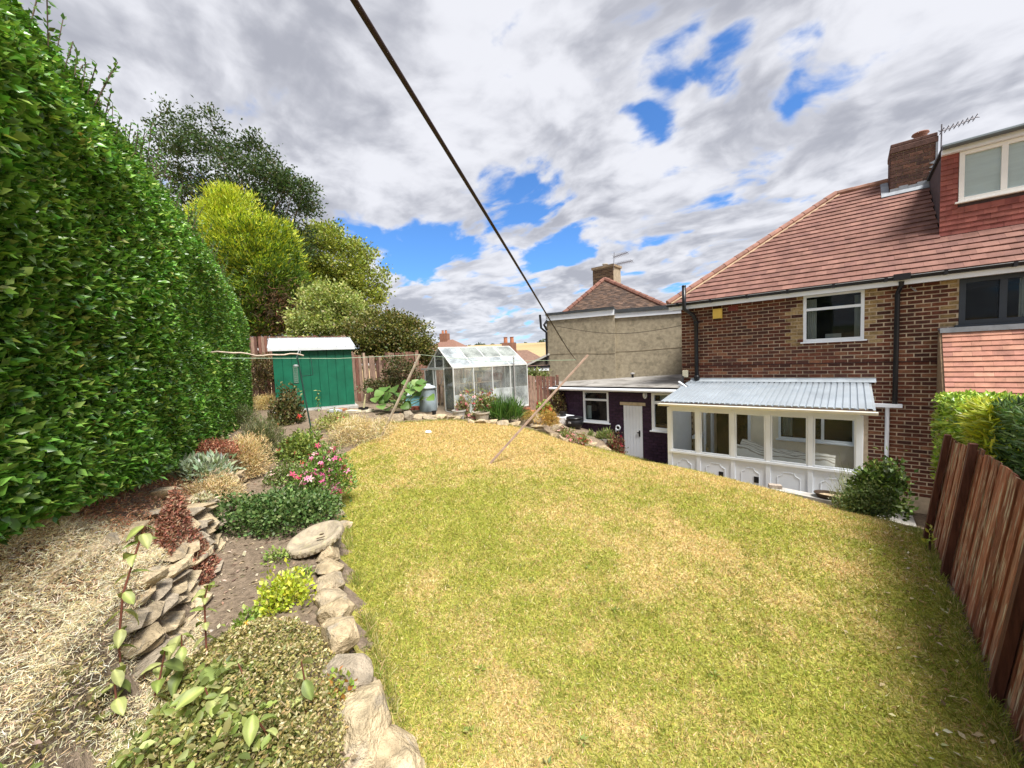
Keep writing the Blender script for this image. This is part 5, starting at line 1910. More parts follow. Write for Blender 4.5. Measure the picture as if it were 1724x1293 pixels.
Nn_ = rng.normal(0, .45, (n_, 3)) + outw * .5 + np.array([0, 0, .85])
sz_ = rng.choice([.030, .040, .050, .064], n_) * rng.uniform(.85, 1.15, n_) * np.clip(1.0 + .02 * s_, 1.0, 1.2)
HC = [(.085, .20, .027), (.125, .27, .037), (.195, .35, .058), (.05, .14, .02), (.33, .46, .105)]
c_ = pal(n_, HC, [.28, .30, .20, .15, .07], .25)
c_ *= (.62 + .76 * fbm(s_ * .9, z_ * .9, 77, 3))[:, None]
br = fbm(s_ * 1.7, z_ * 1.7 + t_, 79, 3) > .68
c_[br & (rng.random(n_) < .10)] *= np.array([1.5, .85, 1.0])
# biggest in view become leaves of their own
X_, Y_, D_ = pix_np(P_)
infr = (X_ > 5) & (X_ < 900) & (Y_ > 5) & (Y_ < 1280) & (D_ > .3) & (t_ < HT + .12)
order = np.argsort(np.where(infr, D_ / sz_, 1e9))
pick = order[:300]
rest = np.ones(n_, bool)
rest[pick] = False
cloud('foliage', P_[rest], A_[rest], Nn_[rest], sz_[rest], .52, c_[rest], GLOSSM, hedge, origin=WL[hedge.name])
lv = []
for i in range(6):
    cc = np.tile(np.array(HC[i % 5]), (7, 1))
    lv.append(np_mesh('leaf', LEAF6[0] * np.array([1, .58, .8]), LEAF6[1], GLOSSM, cc))
def leaf_obj(parent, p, a, nrm, size, me, name='leaf'):
    a = Vector(a).normalized()
    b = Vector(nrm).cross(a).normalized()
    c = a.cross(b)
    o = new_obj(name, me, p, parent)
    o.rotation_euler = Matrix((a, b, c)).transposed().to_euler()
    o.scale = (size, size, size)
    return o
for i in pick:
    leaf_obj(hedge, P_[i], A_[i], Nn_[i], float(sz_[i]) * 1.1, lv[rng.integers(0, 6)])
# long young shoots on top
ns = 420
s_ = rng.uniform(.8, 13, ns)
sh = MB()
PP, AA, CC = [], [], []
for s0 in s_:
    t0 = 1.42 + rng.random() * .7
    x0, y0 = ST(s0, t0)
    z0 = float(hedge_top(s0)) - .1
    L = rng.uniform(.15, .5)
    d = np.array([rng.normal(0, .15) - SN[0] * .25, rng.normal(0, .15) - SN[1] * .25, 1.0])
    for k in range(9):
        f_ = (k + 1) / 9
        p = np.array([x0, y0, z0]) + d * L * f_
        for q_ in range(2):
            PP.append(p)
            AA.append(d * .5 + rng.normal(0, .8, 3))
    sh.bar((x0, y0, z0), tuple(np.array([x0, y0, z0]) + d * L), .006, .006)
PP, AA = np.array(PP), np.array(AA)
cloud('young_shoots', PP, AA, rdir(len(PP)) + np.array([0, 0, .6]), rng.uniform(.04, .06, len(PP)), .5, pal(len(PP), [(.10, .22, .04), (.16, .26, .06), (.06, .15, .03)]), LEAFM, hedge)
tag(sh.build('shoot_stem', BARKM, hedge), kind='stuff')
tw = MB()
for k in range(900):
    s0 = .8 + 12.5 * rng.random() ** 1.6
    z0 = 2.5 + rng.random() * (float(hedge_top(s0)) - 2.7)
    t0 = float(hedge_face(np.array([s0]), np.array([z0]))[0])
    a0, b0 = ST(s0, t0 + .10)
    a1, b1 = ST(s0 + rng.normal(0, .05), t0 - rng.uniform(-.01, .05))
    tw.bar((a0, b0, z0), (a1, b1, z0 + rng.normal(.05, .04)), .004, .004)
tag(tw.build('twig', mat('hedge_twig', (.22, .16, .09), .8, .2), hedge), kind='stuff')
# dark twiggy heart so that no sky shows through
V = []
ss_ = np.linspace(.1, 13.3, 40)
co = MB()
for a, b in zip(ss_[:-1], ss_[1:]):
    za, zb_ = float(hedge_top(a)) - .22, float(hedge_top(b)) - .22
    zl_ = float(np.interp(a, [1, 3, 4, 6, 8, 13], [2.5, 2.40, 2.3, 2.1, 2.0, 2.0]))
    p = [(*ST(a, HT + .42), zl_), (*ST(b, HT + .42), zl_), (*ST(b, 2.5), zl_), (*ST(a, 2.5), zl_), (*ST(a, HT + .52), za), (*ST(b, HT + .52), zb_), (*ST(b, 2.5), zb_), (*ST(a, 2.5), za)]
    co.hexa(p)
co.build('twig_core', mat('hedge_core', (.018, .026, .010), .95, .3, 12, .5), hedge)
st_ = MB()
for k in range(46):
    s0 = .5 + k * .28 + rng.normal(0, .08)
    x0, y0 = ST(s0, HT + .30 + rng.random() * .2)
    st_.tube([(x0, y0, gz(x0, y0) - .02), (x0 + rng.normal(0, .06), y0 + rng.normal(0, .06), 2.9)], .018, 5)
st_.build('trunk', BARKM, hedge)


# ------------------------------------------------------------------ trees and shrubs beyond the fence
def ell(px_, py_, D, rx, ry, rd=None):
    c = atD(px_, py_, D)
    k = D / FPX
    return np.array(c), rx * k, (rd if rd is not None else rx) * k, ry * k


def crown_pts(ells, n, clump=.5, cn=None, shell=.55, droop=0.0):
    """clumped points through the outer part of a set of ellipsoids (axes: image right, view depth, up)"""
    R = np.array([RGT.x, RGT.y, 0])
    R /= np.linalg.norm(R)
    Dp = np.array([-R[1], R[0], 0])
    vol = np.array([e[1] * e[2] * e[3] for e in ells]) ** .7
    cn = cn or max(12, n // 90)
    ii = rng.choice(len(ells), cn, p=vol / vol.sum())
    d = rdir(cn)
    r_ = shell + (1 - shell) * rng.random(cn) ** .6
    C0 = np.array([ells[i][0] for i in ii])
    ax = np.array([[ells[i][1], ells[i][2], ells[i][3]] for i in ii])
    dd = d * ax * r_[:, None]
    CC = C0 + dd[:, 0:1] * R + dd[:, 1:2] * Dp + dd[:, 2:3] * np.array([0, 0, 1])
    k = rng.integers(0, cn, n)
    P = CC[k] + rng.normal(0, 1, (n, 3)) * clump * np.array([1, 1, .7])
    out = unit(P - C0[k])
    return P, out, CC, C0[ii * 0] if False else CC


def tree(name, label, cat, base, ells, n, size, cols, w=None, clump=.45, aspect=.6, mat_=LEAFM, tpl=LEAF4, trunk_r=.18, limbs=14, up=.3, droop=0.0, cn=None, group=None, shell=.5, jit=.2):
    t_ = thing(name, base, label, cat, group)
    P, out, CC, _ = crown_pts(ells, n, clump, cn, shell)
    A = out * .6 + rng.normal(0, .7, (n, 3)) + np.array([0, 0, up - droop])
    cl = pal(n, cols, w, jit)
    cloud('crown', P, A, rdir(n) * .8 + np.array([0, 0, .7]), rng.uniform(.65, 1.25, n) * size, aspect, cl, mat_, t_, tpl=tpl)
    cen = np.mean([e[0] for e in ells], axis=0)
    top = np.array([cen[0], cen[1], cen[2] + .2 * ells[0][3]])
    tr = MB()
    b = np.array(base)
    pts = [b + (top - b) * f_ + np.array([rng.normal(0, .06), rng.normal(0, .06), 0]) * trunk_r * 5 * f_ for f_ in np.linspace(0, 1, 6)]
    tr.tube(pts, [trunk_r * (1 - .75 * f_) for f_ in np.linspace(0, 1, 6)], 9)
    sel = rng.choice(len(CC), min(limbs, len(CC)), replace=False)
    for i in sel:
        f_ = rng.uniform(.35, .95)
        p0 = b + (top - b) * f_
        p1 = CC[i]
        m_ = (p0 + p1) / 2 + np.array([0, 0, -.08 * np.linalg.norm(p1 - p0)])
        tr.tube([p0, m_, p1], [trunk_r * .32, trunk_r * .2, trunk_r * .07], 6)
    tr.build('trunk', BARKM, t_)
    return t_


D = 19.5
cb = atD(400, 560, D)
tree('cherry_tree', 'dark leaved cherry tree rising behind the hedge', 'tree', (cb.x, cb.y, gz(cb.x, cb.y)),
     [ell(335, 280, D, 62, 52), ell(420, 308, D, 70, 46), ell(478, 345, D, 52, 55), ell(300, 222, D, 30, 42), ell(345, 218, D, 26, 32), ell(424, 262, D, 30, 34), ell(455, 278, D, 26, 26), ell(508, 330, D, 30, 26), ell(300, 330, D, 60, 80), ell(400, 390, D, 90, 70), ell(490, 430, D, 40, 60)],
     30000, .17, [(.04, .072, .024), (.055, .095, .03), (.085, .13, .05), (.10, .10, .05)], [.35, .35, .2, .1], clump=.24, aspect=.5, droop=.35, cn=420, limbs=50)
# upright twig sprays of the cherry
D = 24
cb = atD(570, 600, D)
tree('birch_tree', 'yellow-green leafy tree to the right of the golden conifer', 'tree', (cb.x, cb.y, gz(cb.x, cb.y)),
     [ell(560, 440, D, 60, 62), ell(600, 465, D, 46, 55), ell(530, 420, D, 40, 40), ell(615, 500, D, 32, 38), ell(560, 510, D, 50, 50), ell(520, 480, D, 40, 60)],
     34000, .18, [(.28, .33, .05), (.32, .35, .06), (.16, .20, .04), (.40, .41, .09)], [.35, .3, .25, .1], clump=.30, cn=300, limbs=26)
D = 15.0
cb = atD(545, 610, D)
tree('elder_shrub', 'pale green loose shrub above the shed roof', 'shrub', (cb.x, cb.y, gz(cb.x, cb.y)),
     [ell(540, 530, D, 48, 45), ell(585, 540, D, 45, 36), ell(520, 565, D, 34, 26), ell(560, 500, D, 32, 22)],
     14000, .12, [(.38, .41, .12), (.44, .45, .18), (.22, .28, .07), (.30, .35, .08)], clump=.17, cn=190, trunk_r=.07, limbs=18)
D = 14.2
cb = atD(660, 640, D)
tree('hawthorn_shrub', 'broad dark olive shrub leaning over the picket fence', 'shrub', (cb.x, cb.y, gz(cb.x, cb.y)),
     [ell(640, 560, D, 58, 36), ell(690, 570, D, 40, 32), ell(610, 585, D, 40, 30), ell(665, 590, D, 55, 30), ell(712, 590, D, 22, 22), ell(725, 612, D, 20, 16)],
     26000, .10, [(.17, .17, .04), (.19, .17, .04), (.08, .09, .022), (.24, .17, .07), (.10, .13, .03)], [.28, .24, .2, .1, .18], clump=.15, cn=330, trunk_r=.08, limbs=24)
D = 12.55
cb = atD(672, 665, D)
tree('fence_ivy', 'dark ivy bush growing over the picket fence boards', 'shrub', (cb.x, cb.y, gz(cb.x, cb.y)),
     [ell(672, 622, D, 22, 26), ell(650, 650, D, 26, 12), ell(690, 640, D, 14, 18), ell(625, 650, D, 18, 12)], 3800, .075, [(.06, .08, .025), (.10, .10, .03), (.13, .10, .05)], clump=.10, cn=70, trunk_r=.04, limbs=8)
D = 12.7
cb = atD(447, 625, D)
tree('bramble_bush', 'brownish twiggy bush between hedge end and green shed', 'shrub', (cb.x, cb.y, gz(cb.x, cb.y)),
     [ell(447, 618, D, 22, 20), ell(440, 640, D, 22, 16)], 2600, .07, [(.12, .10, .03), (.16, .11, .05), (.08, .08, .03)], clump=.10, cn=60, trunk_r=.04, limbs=8)

# golden conifer
D = 16.6
cb = atD(430, 575, D)
con = thing('golden_conifer', (cb.x, cb.y, gz(cb.x, cb.y)), 'bright yellow-green golden conifer behind the hedge', 'tree')
E_ = [ell(435, 535, D, 48, 34), ell(398, 372, D, 42, 56), ell(420, 430, D, 78, 68), ell(450, 465, D, 58, 58), ell(380, 420, D, 60, 70), ell(475, 500, D, 34, 48), ell(440, 520, D, 50, 44)]
P, out, CC, _ = crown_pts(E_, 90000, .19, 520, .78)
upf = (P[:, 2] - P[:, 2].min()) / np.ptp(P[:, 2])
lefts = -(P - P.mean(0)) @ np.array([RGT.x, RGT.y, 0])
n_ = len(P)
gold_lit = rng.random(n_) < np.clip(-.25 + 1.45 * upf + .10 * lefts, .06, .92)  # gold growth, also weighted up and left to paint light falling there
c_ = np.where(gold_lit[:, None], pal(n_, [(.47, .53, .035), (.38, .48, .03), (.58, .60, .06)]), pal(n_, [(.10, .18, .02), (.06, .12, .018), (.16, .24, .03)]))
A_ = out * .9 + rng.normal(0, .45, (n_, 3)) + np.array([0, 0, .65])
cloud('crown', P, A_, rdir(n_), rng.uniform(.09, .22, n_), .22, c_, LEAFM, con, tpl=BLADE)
tr = MB()
for k in range(5):
    a_ = k * 1.3
    b0 = np.array([cb.x + .3 * math.cos(a_), cb.y + .3 * math.sin(a_), gz(cb.x, cb.y)])
    p1 = np.array(E_[k][0]) + np.array([0, 0, .2])
    tr.tube([b0, (b0 + p1) / 2 + np.array([0, 0, .3]), p1], [.12, .08, .02], 7)
for k in range(60):
    f_ = rng.random()
    p0 = np.array([cb.x, cb.y, gz(cb.x, cb.y) + .5 + 2.0 * f_])
    d_ = rng.normal(0, 1, 3)
    d_[2] = abs(d_[2]) * .1 - .2
    tr.tube([p0, p0 + d_ / np.linalg.norm(d_) * rng.uniform(.6, 1.4)], [.03, .008], 5)
tr.build('trunk', mat('dead_wood', (.16, .085, .05), .9, .3, 12, .4), con)
# inner brown dead foliage of the conifer, its dark colour also painting the shade there
P2 = np.array(atD(462, 522, D)) + rng.normal(0, 1, (9000, 3)) * np.array([.85, .5, .55])
cloud('shaded_dead_foliage', P2, rng.normal(0, 1, (9000, 3)) + np.array([0, 0, -.5]), rdir(9000), rng.uniform(.08, .22, 9000), .2, pal(9000, [(.14, .075, .04), (.10, .06, .03), (.07, .05, .03)]), DRYM, con, tpl=BLADE)

# ivy on the lean-to
D = 14.2
cb = atD(902, 655, D)
tree('ivy_shrub', 'pale green shrub between the greenhouse and tan house', 'shrub', (cb.x, cb.y, gz(cb.x, cb.y)), [ell(903, 634, D, 16, 11), ell(893, 640, D, 10, 10)], 1500, .09, [(.24, .25, .09), (.14, .17, .05)], clump=.10, cn=50, trunk_r=.03, limbs=6)


# ------------------------------------------------------------------ mounds and border plants
def mound(name, label, cat, bx, by, wpx, hpx, n, size, aspect, cols, w=None, mat_=LEAFM, tpl=LEAF4, up=.5, outw=.7, rnd=.6, shell=.7, depth=1.0, base=None, clump=0.0, flowers=None, jit=.2, stems=6, lift=0.0, flat=1.0):
    c = base if base is not None else on(bx, by)
    Dd = (Vector(c) - CAM).dot(FWD)
    k = Dd / FPX
    rx, rz_, ry = wpx / 2 * k, hpx * k, wpx / 2 * k * depth
    R = np.array([RGT.x, RGT.y, 0])
    R /= np.linalg.norm(R)
    Dp = np.array([-R[1], R[0], 0])
    t_ = thing(name, c, label, cat)
    c0 = np.array(c) + Dp * ry * .6 + np.array([0, 0, lift])
    c0[2] = max(c0[2], gz(c0[0], c0[1]) + lift - .05)
    d = rdir(n)
    d[:, 2] = np.abs(d[:, 2])
    r_ = shell + (1 - shell) * rng.random(n) ** .5
    lump = 1 + .30 * (fbm(d[:, 0] * 2.5 + 7, d[:, 1] * 2.5 + d[:, 2] * 2, int(abs(bx)) + 1, 2) - .5) * 2
    nb_ = 7
    bo = rng.normal(0, 1, (nb_, 3)) * np.array([.30, .30, .0])
    bsz = rng.uniform(.48, .74, nb_)
    bh = rng.uniform(.60, 1.05, nb_)
    bi = rng.integers(0, nb_, n)
    stray = np.where(rng.random(n) < .10, rng.uniform(1.0, 1.30, n), 1.0)
    dd = d * (r_ * lump * stray)[:, None] * np.c_[bsz[bi], bsz[bi], bh[bi]] + bo[bi]
    P = c0 + dd[:, 0:1] * rx * R + dd[:, 1:2] * ry * Dp + dd[:, 2:3] ** flat * rz_ * np.array([0, 0, 1])
    out = d[:, 0:1] * R + d[:, 1:2] * Dp + d[:, 2:3] * np.array([0, 0, 1])
    A = out * outw + rng.normal(0, rnd, (n, 3)) + np.array([0, 0, up])
    Nn2 = rdir(n) * .7 + out * .4 + np.array([0, 0, .6])
    cloud('foliage', P, A, Nn2, rng.uniform(.65, 1.3, n) * size, aspect, pal(n, cols, w, jit), mat_, t_, tpl=tpl)
    if stems:
        s_ = MB()
        for i in rng.choice(n, stems, replace=False):
            s_.tube([c0 - np.array([0, 0, .06]), (c0 + P[i]) / 2 + np.array([0, 0, .1 * rz_]), P[i]], [.008, .006, .003], 5)
        tag(s_.build('stem', BARKM, t_), kind='stuff')
    if flowers:
        nf, fs, fcols, fname = flowers
        fm = []
        for fc in fcols:
            V, F = [], []
            np_ = 5
            for q_ in range(np_):
                a_ = 2 * math.pi * q_ / np_
                V += [(0, 0, 0), (.5 * math.cos(a_ - .45), .5 * math.sin(a_ - .45), .22), (math.cos(a_), math.sin(a_), .15), (.5 * math.cos(a_ + .45), .5 * math.sin(a_ + .45), .22)]
                F += [(4 * q_, 4 * q_ + 1, 4 * q_ + 2), (4 * q_, 4 * q_ + 2, 4 * q_ + 3)]
            V += [(.28 * math.cos(a_), .28 * math.sin(a_), -.1) for a_ in (0, 1.57, 3.14, 4.71)] + [(0, 0, .35)]
            b_ = 4 * np_
            F += [(b_, b_ + 1, b_ + 4), (b_ + 1, b_ + 2, b_ + 4), (b_ + 2, b_ + 3, b_ + 4), (b_ + 3, b_, b_ + 4)]
            cc = np.tile(np.array(fc), (len(V), 1))
            cc[-5:] = np.array(fc) * np.array([.9, .45, .7])
            fm.append(np_mesh(fname, np.array(V), np.array(F), PETALM, cc))
        cand = np.where((out @ (np.array(CAM) - c0) > 0) | (out[:, 2] > .5))[0]
        for i in rng.choice(cand, min(nf, len(cand)), replace=False):
            leaf_obj(t_, P[i] + out[i] * size * .4, rdir(1)[0], out[i] + rng.normal(0, .4, 3), fs * rng.uniform(.7, 1.25), fm[rng.integers(0, len(fm))], fname)
    return t_


GRN = [(.07, .13, .025), (.11, .19, .035), (.16, .24, .05), (.05, .09, .02)]
STRAW = [(.62, .48, .24), (.70, .57, .33), (.52, .38, .18), (.78, .68, .46)]
# lower bed
mound('geranium_mound', 'low dark green hardy geranium mound beside the stone dish', 'plant', 452, 905, 190, 62, 9500, .036, .75, [(.06, .12, .03), (.10, .17, .045), (.15, .22, .07), (.22, .27, .11)], [.3, .34, .26, .1], up=.35, depth=.9, flat=.7)
mound('fuchsia_bush', 'pink flowering fuchsia bush at the edge of the lawn', 'shrub', 520, 850, 112, 92, 5200, .035, .6, [(.10, .20, .03), (.16, .27, .05), (.24, .33, .08)], up=.3, flowers=(150, .042, [(.78, .16, .38), (.82, .30, .50), (.84, .62, .62), (.72, .10, .22)], 'flower'), shell=.55)
mound('white_fuchsia', 'pale pink and cream flowering shrub left of the fuchsia', 'shrub', 478, 818, 70, 42, 1900, .034, .6, [(.14, .19, .05), (.22, .25, .09), (.10, .15, .03)], flowers=(50, .028, [(.80, .60, .52), (.82, .72, .62)], 'flower'), shell=.5)
mound('rose_bush', 'light green rose bush with red blooms below the feeder pole', 'shrub', 494, 778, 72, 52, 3200, .05, .65, [(.20, .26, .05), (.28, .33, .08), (.13, .19, .04)], flowers=(18, .06, [(.65, .08, .08), (.75, .16, .14), (.72, .25, .20)], 'flower'), shell=.5)
mound('hydrangea_bush', 'dark leaved bush with a few red flowers in front of the shed', 'shrub', 474, 716, 58, 62, 2600, .075, .6, [(.06, .085, .025), (.10, .11, .04), (.16, .10, .05), (.22, .20, .08)], flowers=(5, .07, [(.60, .05, .05), (.62, .20, .08)], 'flower'), shell=.5)
mound('dry_grass_mound', 'wide straw-coloured dry grass mound by the lawn corner', 'plant', 585, 757, 108, 48, 7500, .10, .055, STRAW + [(.45, .36, .14)], mat_=DRYM, tpl=BLADE, up=.1, outw=.4, rnd=.8, depth=1.1, flat=.8)
mound('yellow_leaf_shrub', 'yellow-green bush behind the red roses', 'shrub', 556, 727, 70, 32, 1500, .055, .6, [(.34, .34, .10), (.26, .30, .07), (.46, .42, .16)], shell=.5, flowers=(4, .05, [(.75, .16, .16)], 'flower'))
# upper bed
mound('lavender_mound', 'long grey-green lavender hump in front of the hedge', 'plant', 425, 785, 92, 90, 7500, .07, .10, [(.12, .14, .05), (.17, .19, .08), (.09, .10, .035), (.24, .23, .11)], tpl=BLADE, up=.5, rnd=.45, depth=1.2)
mound('lavender_mound', 'dark green lavender hump tucked under the hedge', 'plant', 375, 722, 78, 40, 4200, .07, .10, [(.09, .12, .035), (.13, .16, .05), (.07, .08, .03)], tpl=BLADE, up=.5, rnd=.45, depth=1.1)
mound('straw_plant', 'tall buff dead alpine mound in the rockery', 'plant', 396, 806, 78, 92, 9000, .045, .13, [(.66, .50, .27), (.74, .60, .36), (.55, .40, .20)], mat_=DRYM, tpl=BLADE, up=.1, outw=.9, rnd=.45, depth=.9)
mound('straw_plant', 'flat straw-coloured dead plant spilling below the silver leaves', 'plant', 352, 848, 92, 44, 6500, .035, .14, [(.64, .50, .28), (.72, .60, .38), (.50, .36, .18)], mat_=DRYM, tpl=BLADE, up=.0, outw=.8, rnd=.5, depth=.9)
mound('straw_plant', 'bleached white dead plant beside the shed corner', 'plant', 432, 668, 62, 26, 4500, .09, .10, [(.80, .74, .60), (.70, .62, .44), (.85, .80, .70)], mat_=DRYM, tpl=BLADE, up=.1, outw=.7, rnd=.5, depth=1.1)
mound('straw_plant', 'yellow straw mound below the bleached plant', 'plant', 436, 690, 58, 24, 3600, .08, .10, [(.74, .60, .30), (.66, .50, .22)], mat_=DRYM, tpl=BLADE, up=.1, outw=.7, rnd=.5)
mound('straw_plant', 'small straw tuft at the foot of the hedge', 'plant', 338, 750, 62, 22, 2600, .045, .12, [(.58, .46, .26), (.48, .36, .2)], mat_=DRYM, tpl=BLADE, up=.1, outw=.7, rnd=.5)
mound('red_sedum', 'red-brown sedum carpet beside the tall buff mound', 'plant', 315, 785, 120, 34, 6500, .030, .5, [(.30, .10, .06), (.38, .15, .09), (.22, .08, .05), (.45, .26, .16)], mat_=DRYM, up=.3, depth=.9, flat=.6)
mound('silver_leaf_plant', 'pale grey-green woolly leaved plant above the stones', 'plant', 300, 812, 128, 34, 900, .085, .30, [(.36, .42, .30), (.44, .50, .37), (.28, .34, .22)], up=.5, outw=.8, rnd=.5, depth=.8, flat=.7)
mound('silver_leaf_plant', 'small cream flowered tuft among the wall stones', 'plant', 332, 850, 30, 18, 420, .035, .35, [(.70, .64, .48), (.50, .46, .30)], up=.5)
def carpet(name, label, s0, t0, rs, rt, h, n, size, asp, cols, w=None, mat_=DRYM, tpl=BLADE, up=.2, rnd=.8, jit=.2, seed=1):
    th_ = rng.uniform(0, 2 * math.pi, n)
    rr = np.sqrt(rng.random(n)) * (1 + .25 * (fbm(np.cos(th_) * 2 + 5, np.sin(th_) * 2 + 5, seed, 2) - .5) * 2)
    a, b = s0 + rs * rr * np.cos(th_), t0 + rt * rr * np.sin(th_)
    hh = h * np.clip(1.15 - rr ** 2, .12, 1) * (.35 + 1.3 * fbm(a * 4.5, b * 4.5, seed + 3, 3))
    x_, y_ = ST(a, b)
    z_ = ground_z(x_, y_) + hh * rng.random(n) ** .45
    t_ = thing(name, (*ST(s0, t0), gz(*ST(s0, t0))), label, 'plant')
    cloud('foliage', np.c_[x_, y_, z_], np.c_[rng.normal(0, rnd, (n, 2)), rng.normal(up, .4, n)], rdir(n) * .7 + np.array([0, 0, .5]), rng.uniform(.6, 1.35, n) * size, asp, pal(n, cols, w, jit), mat_, t_, tpl=tpl)
    s_ = MB()
    for k in range(14):
        i = rng.integers(0, n)
        s_.tube([(x_[i], y_[i], gz(x_[i], y_[i]) - .02), (x_[i] + rng.normal(0, .05), y_[i] + rng.normal(0, .05), z_[i] + .03)], [.004, .002], 5)
    tag(s_.build('stem', mat('straw_stem', (.45, .36, .22), .8, .2), t_), kind='stuff')
    return t_


carpet('dried_alyssum', 'big bleached dead plant in the near left corner', 2.15, 1.10, 1.6, .46, .20, 100000, .026, .085, [(.84, .72, .50), (.90, .82, .64), (.78, .63, .40), (.68, .52, .30), (.82, .74, .56)], up=.25, seed=5)
carpet('dried_ground_cover', 'dry olive-brown ground cover in the near border', 2.1, .40, 1.0, .52, .20, 30000, .021, .5, [(.36, .30, .11), (.28, .25, .08), (.46, .38, .18), (.20, .20, .06), (.55, .47, .27)], mat_=LEAFM, tpl=LEAF4, up=.25, seed=8)
carpet('red_sedum', 'rust red sedum clump over the dry stone wall', 3.98, .90, .34, .17, .30, 10000, .024, .5, [(.32, .13, .09), (.40, .18, .12), (.24, .10, .07), (.38, .25, .17)], tpl=LEAF4, up=.4, seed=14)
carpet('leafy_ground_cover', 'green leafy growth mixed into the dry border cover', 1.85, .52, .85, .42, .24, 4200, .042, .6, [(.22, .27, .07), (.30, .33, .10), (.16, .20, .05), (.38, .38, .15)], mat_=LEAFM, tpl=LEAF6, up=.25, seed=17)
carpet('dried_ground_cover', 'reddish brown litter plants at the foot of the hedge', 4.4, 1.30, 2.4, .30, .07, 17000, .026, .3, [(.44, .24, .14), (.36, .17, .10), (.56, .40, .24), (.30, .15, .10)], up=.2, seed=11)
mound('feverfew_plant', 'lime green feverfew plant alone on the bare soil', 'plant', 463, 1038, 74, 74, 900, .040, .55, [(.52, .58, .05), (.62, .66, .08), (.42, .50, .05), (.70, .72, .20)], up=.5, rnd=.5, shell=.4, flowers=(10, .012, [(.75, .75, .55)], 'flower'))
mound('weed_clump', 'small green weed beside the stone dish', 'plant', 457, 952, 40, 26, 130, .034, .6, [(.18, .26, .05), (.28, .36, .09)], up=.5, stems=3)
mound('weed_clump', 'low green weed above the lime green plant', 'plant', 507, 975, 34, 16, 90, .032, .6, [(.20, .28, .05), (.30, .38, .09)], up=.4, stems=3)
mound('weed_clump', 'young green plant with orange flowers on the soil', 'plant', 402, 1072, 46, 34, 160, .036, .6, [(.20, .30, .05), (.30, .40, .08)], up=.4, stems=3, flowers=(2, .020, [(.85, .42, .03)], 'flower'))
mound('weed_clump', 'green and russet leaved plant by the near border stones', 'plant', 566, 1195, 62, 52, 170, .036, .65, [(.24, .32, .06), (.34, .40, .09), (.52, .24, .07)], up=.4, stems=3)
mound('weed_clump', 'dry green tuft against the border stones', 'plant', 420, 1160, 120, 46, 900, .020, .5, [(.20, .22, .06), (.30, .28, .10), (.40, .33, .16)], up=.3, stems=3)

def leafy(name, label, path, n, ls, cols, spread=.8, wid=.50):
    t_ = thing(name, path[0], label, 'plant')
    MB().tube(path, [.005] * (len(path) - 1) + [.003], 6).build('stem', mat('red_stem', (.17, .06, .04), .6, .2), t_)
    me = []
    for c in list(cols) * 2:
        me.append(np_mesh('leaf', BIGLEAF[0] * np.array([1, wid / .8, rng.uniform(.6, 1.5)]), BIGLEAF[1], LEAFM, np.tile(np.array(c), (len(BIGLEAF[0]), 1)) * np.tile([.82, .95, 1.45, .95, .82], 7)[:, None] * rng.uniform(.85, 1.15, (len(BIGLEAF[0]), 1)), True))
    path = [Vector(p) for p in path]
    for k in range(n):
        f_ = .12 + .88 * (k // 2) / max(1, (n - 1) // 2)
        g_ = f_ * (len(path) - 1)
        i = min(int(g_), len(path) - 2)
        p = path[i].lerp(path[i + 1], g_ - i)
        a_ = (k // 2) * 1.57 + (k % 2) * math.pi + rng.normal(0, .3)
        d_ = Vector((math.cos(a_) * spread, math.sin(a_) * spread, rng.uniform(-.9, .35)))
        leaf_obj(t_, p, d_, Vector((rng.normal(0, .25), rng.normal(0, .25), 1)), ls * rng.uniform(.7, 1.15), me[rng.integers(0, len(me))])
    return t_


LC = [(.30, .35, .10), (.22, .28, .07), (.40, .44, .16), (.17, .22, .06), (.34, .36, .14)]
g1 = on(205, 1145)
dg = (g1 - CAM).dot(FWD)
leafy('lilac_sucker', 'tall dark stemmed sucker with drooping leaves at left', [g1, atD(200, 1080, dg), atD(207, 1000, dg * 1.0), atD(232, 920, dg * 1.02), atD(244, 885, dg * 1.03)], 20, .10, LC)
g1 = on(349, 1125)
dg = (g1 - CAM).dot(FWD)
leafy('lilac_sucker', 'upright red stemmed sucker in the middle of the near bed', [g1, atD(346, 1060, dg), atD(344, 1010, dg), atD(350, 985, dg)], 14, .085, LC)
for (bx, by, lab, nn_, ls) in ((300, 1180, 'tallest broad leaved shoot in the near bed', 12, .11), (190, 1240, 'leafy shoot at the edge of the bleached plant', 10, .10), (460, 1265, 'low broad leaved shoot beside the lowest border stone', 10, .10), (325, 1230, 'large leaved green shoot at the bottom of the picture', 14, .12), (375, 1270, 'large leaved shoot nearest the camera in the border', 12, .12), (245, 1215, 'broad leaved shoot beside the bleached dead plant', 10, .10), (515, 1215, 'broad leaved shoot close to the border stones', 8, .09), (430, 1200, 'mid green shoot among the dry ground cover', 8, .08)):
    g1 = on(bx, by)
    top = g1 + Vector((rng.normal(0, .04), rng.normal(0, .04), rng.uniform(.24, .36)))
    leafy('lilac_sucker', lab, [g1, g1.lerp(top, .5) + Vector((.01, .01, 0)), top], nn_, ls, LC)

# hollyhock by the shed
g1 = atZ(537, 692, 2.02)
hk = leafy('hollyhock', 'thin hollyhock stem in front of the green shed', [g1, g1 + Vector((0, 0, .25)), g1 + Vector((.02, 0, .56))], 16, .10, [(.22, .30, .08), (.34, .36, .16), (.15, .22, .05)])

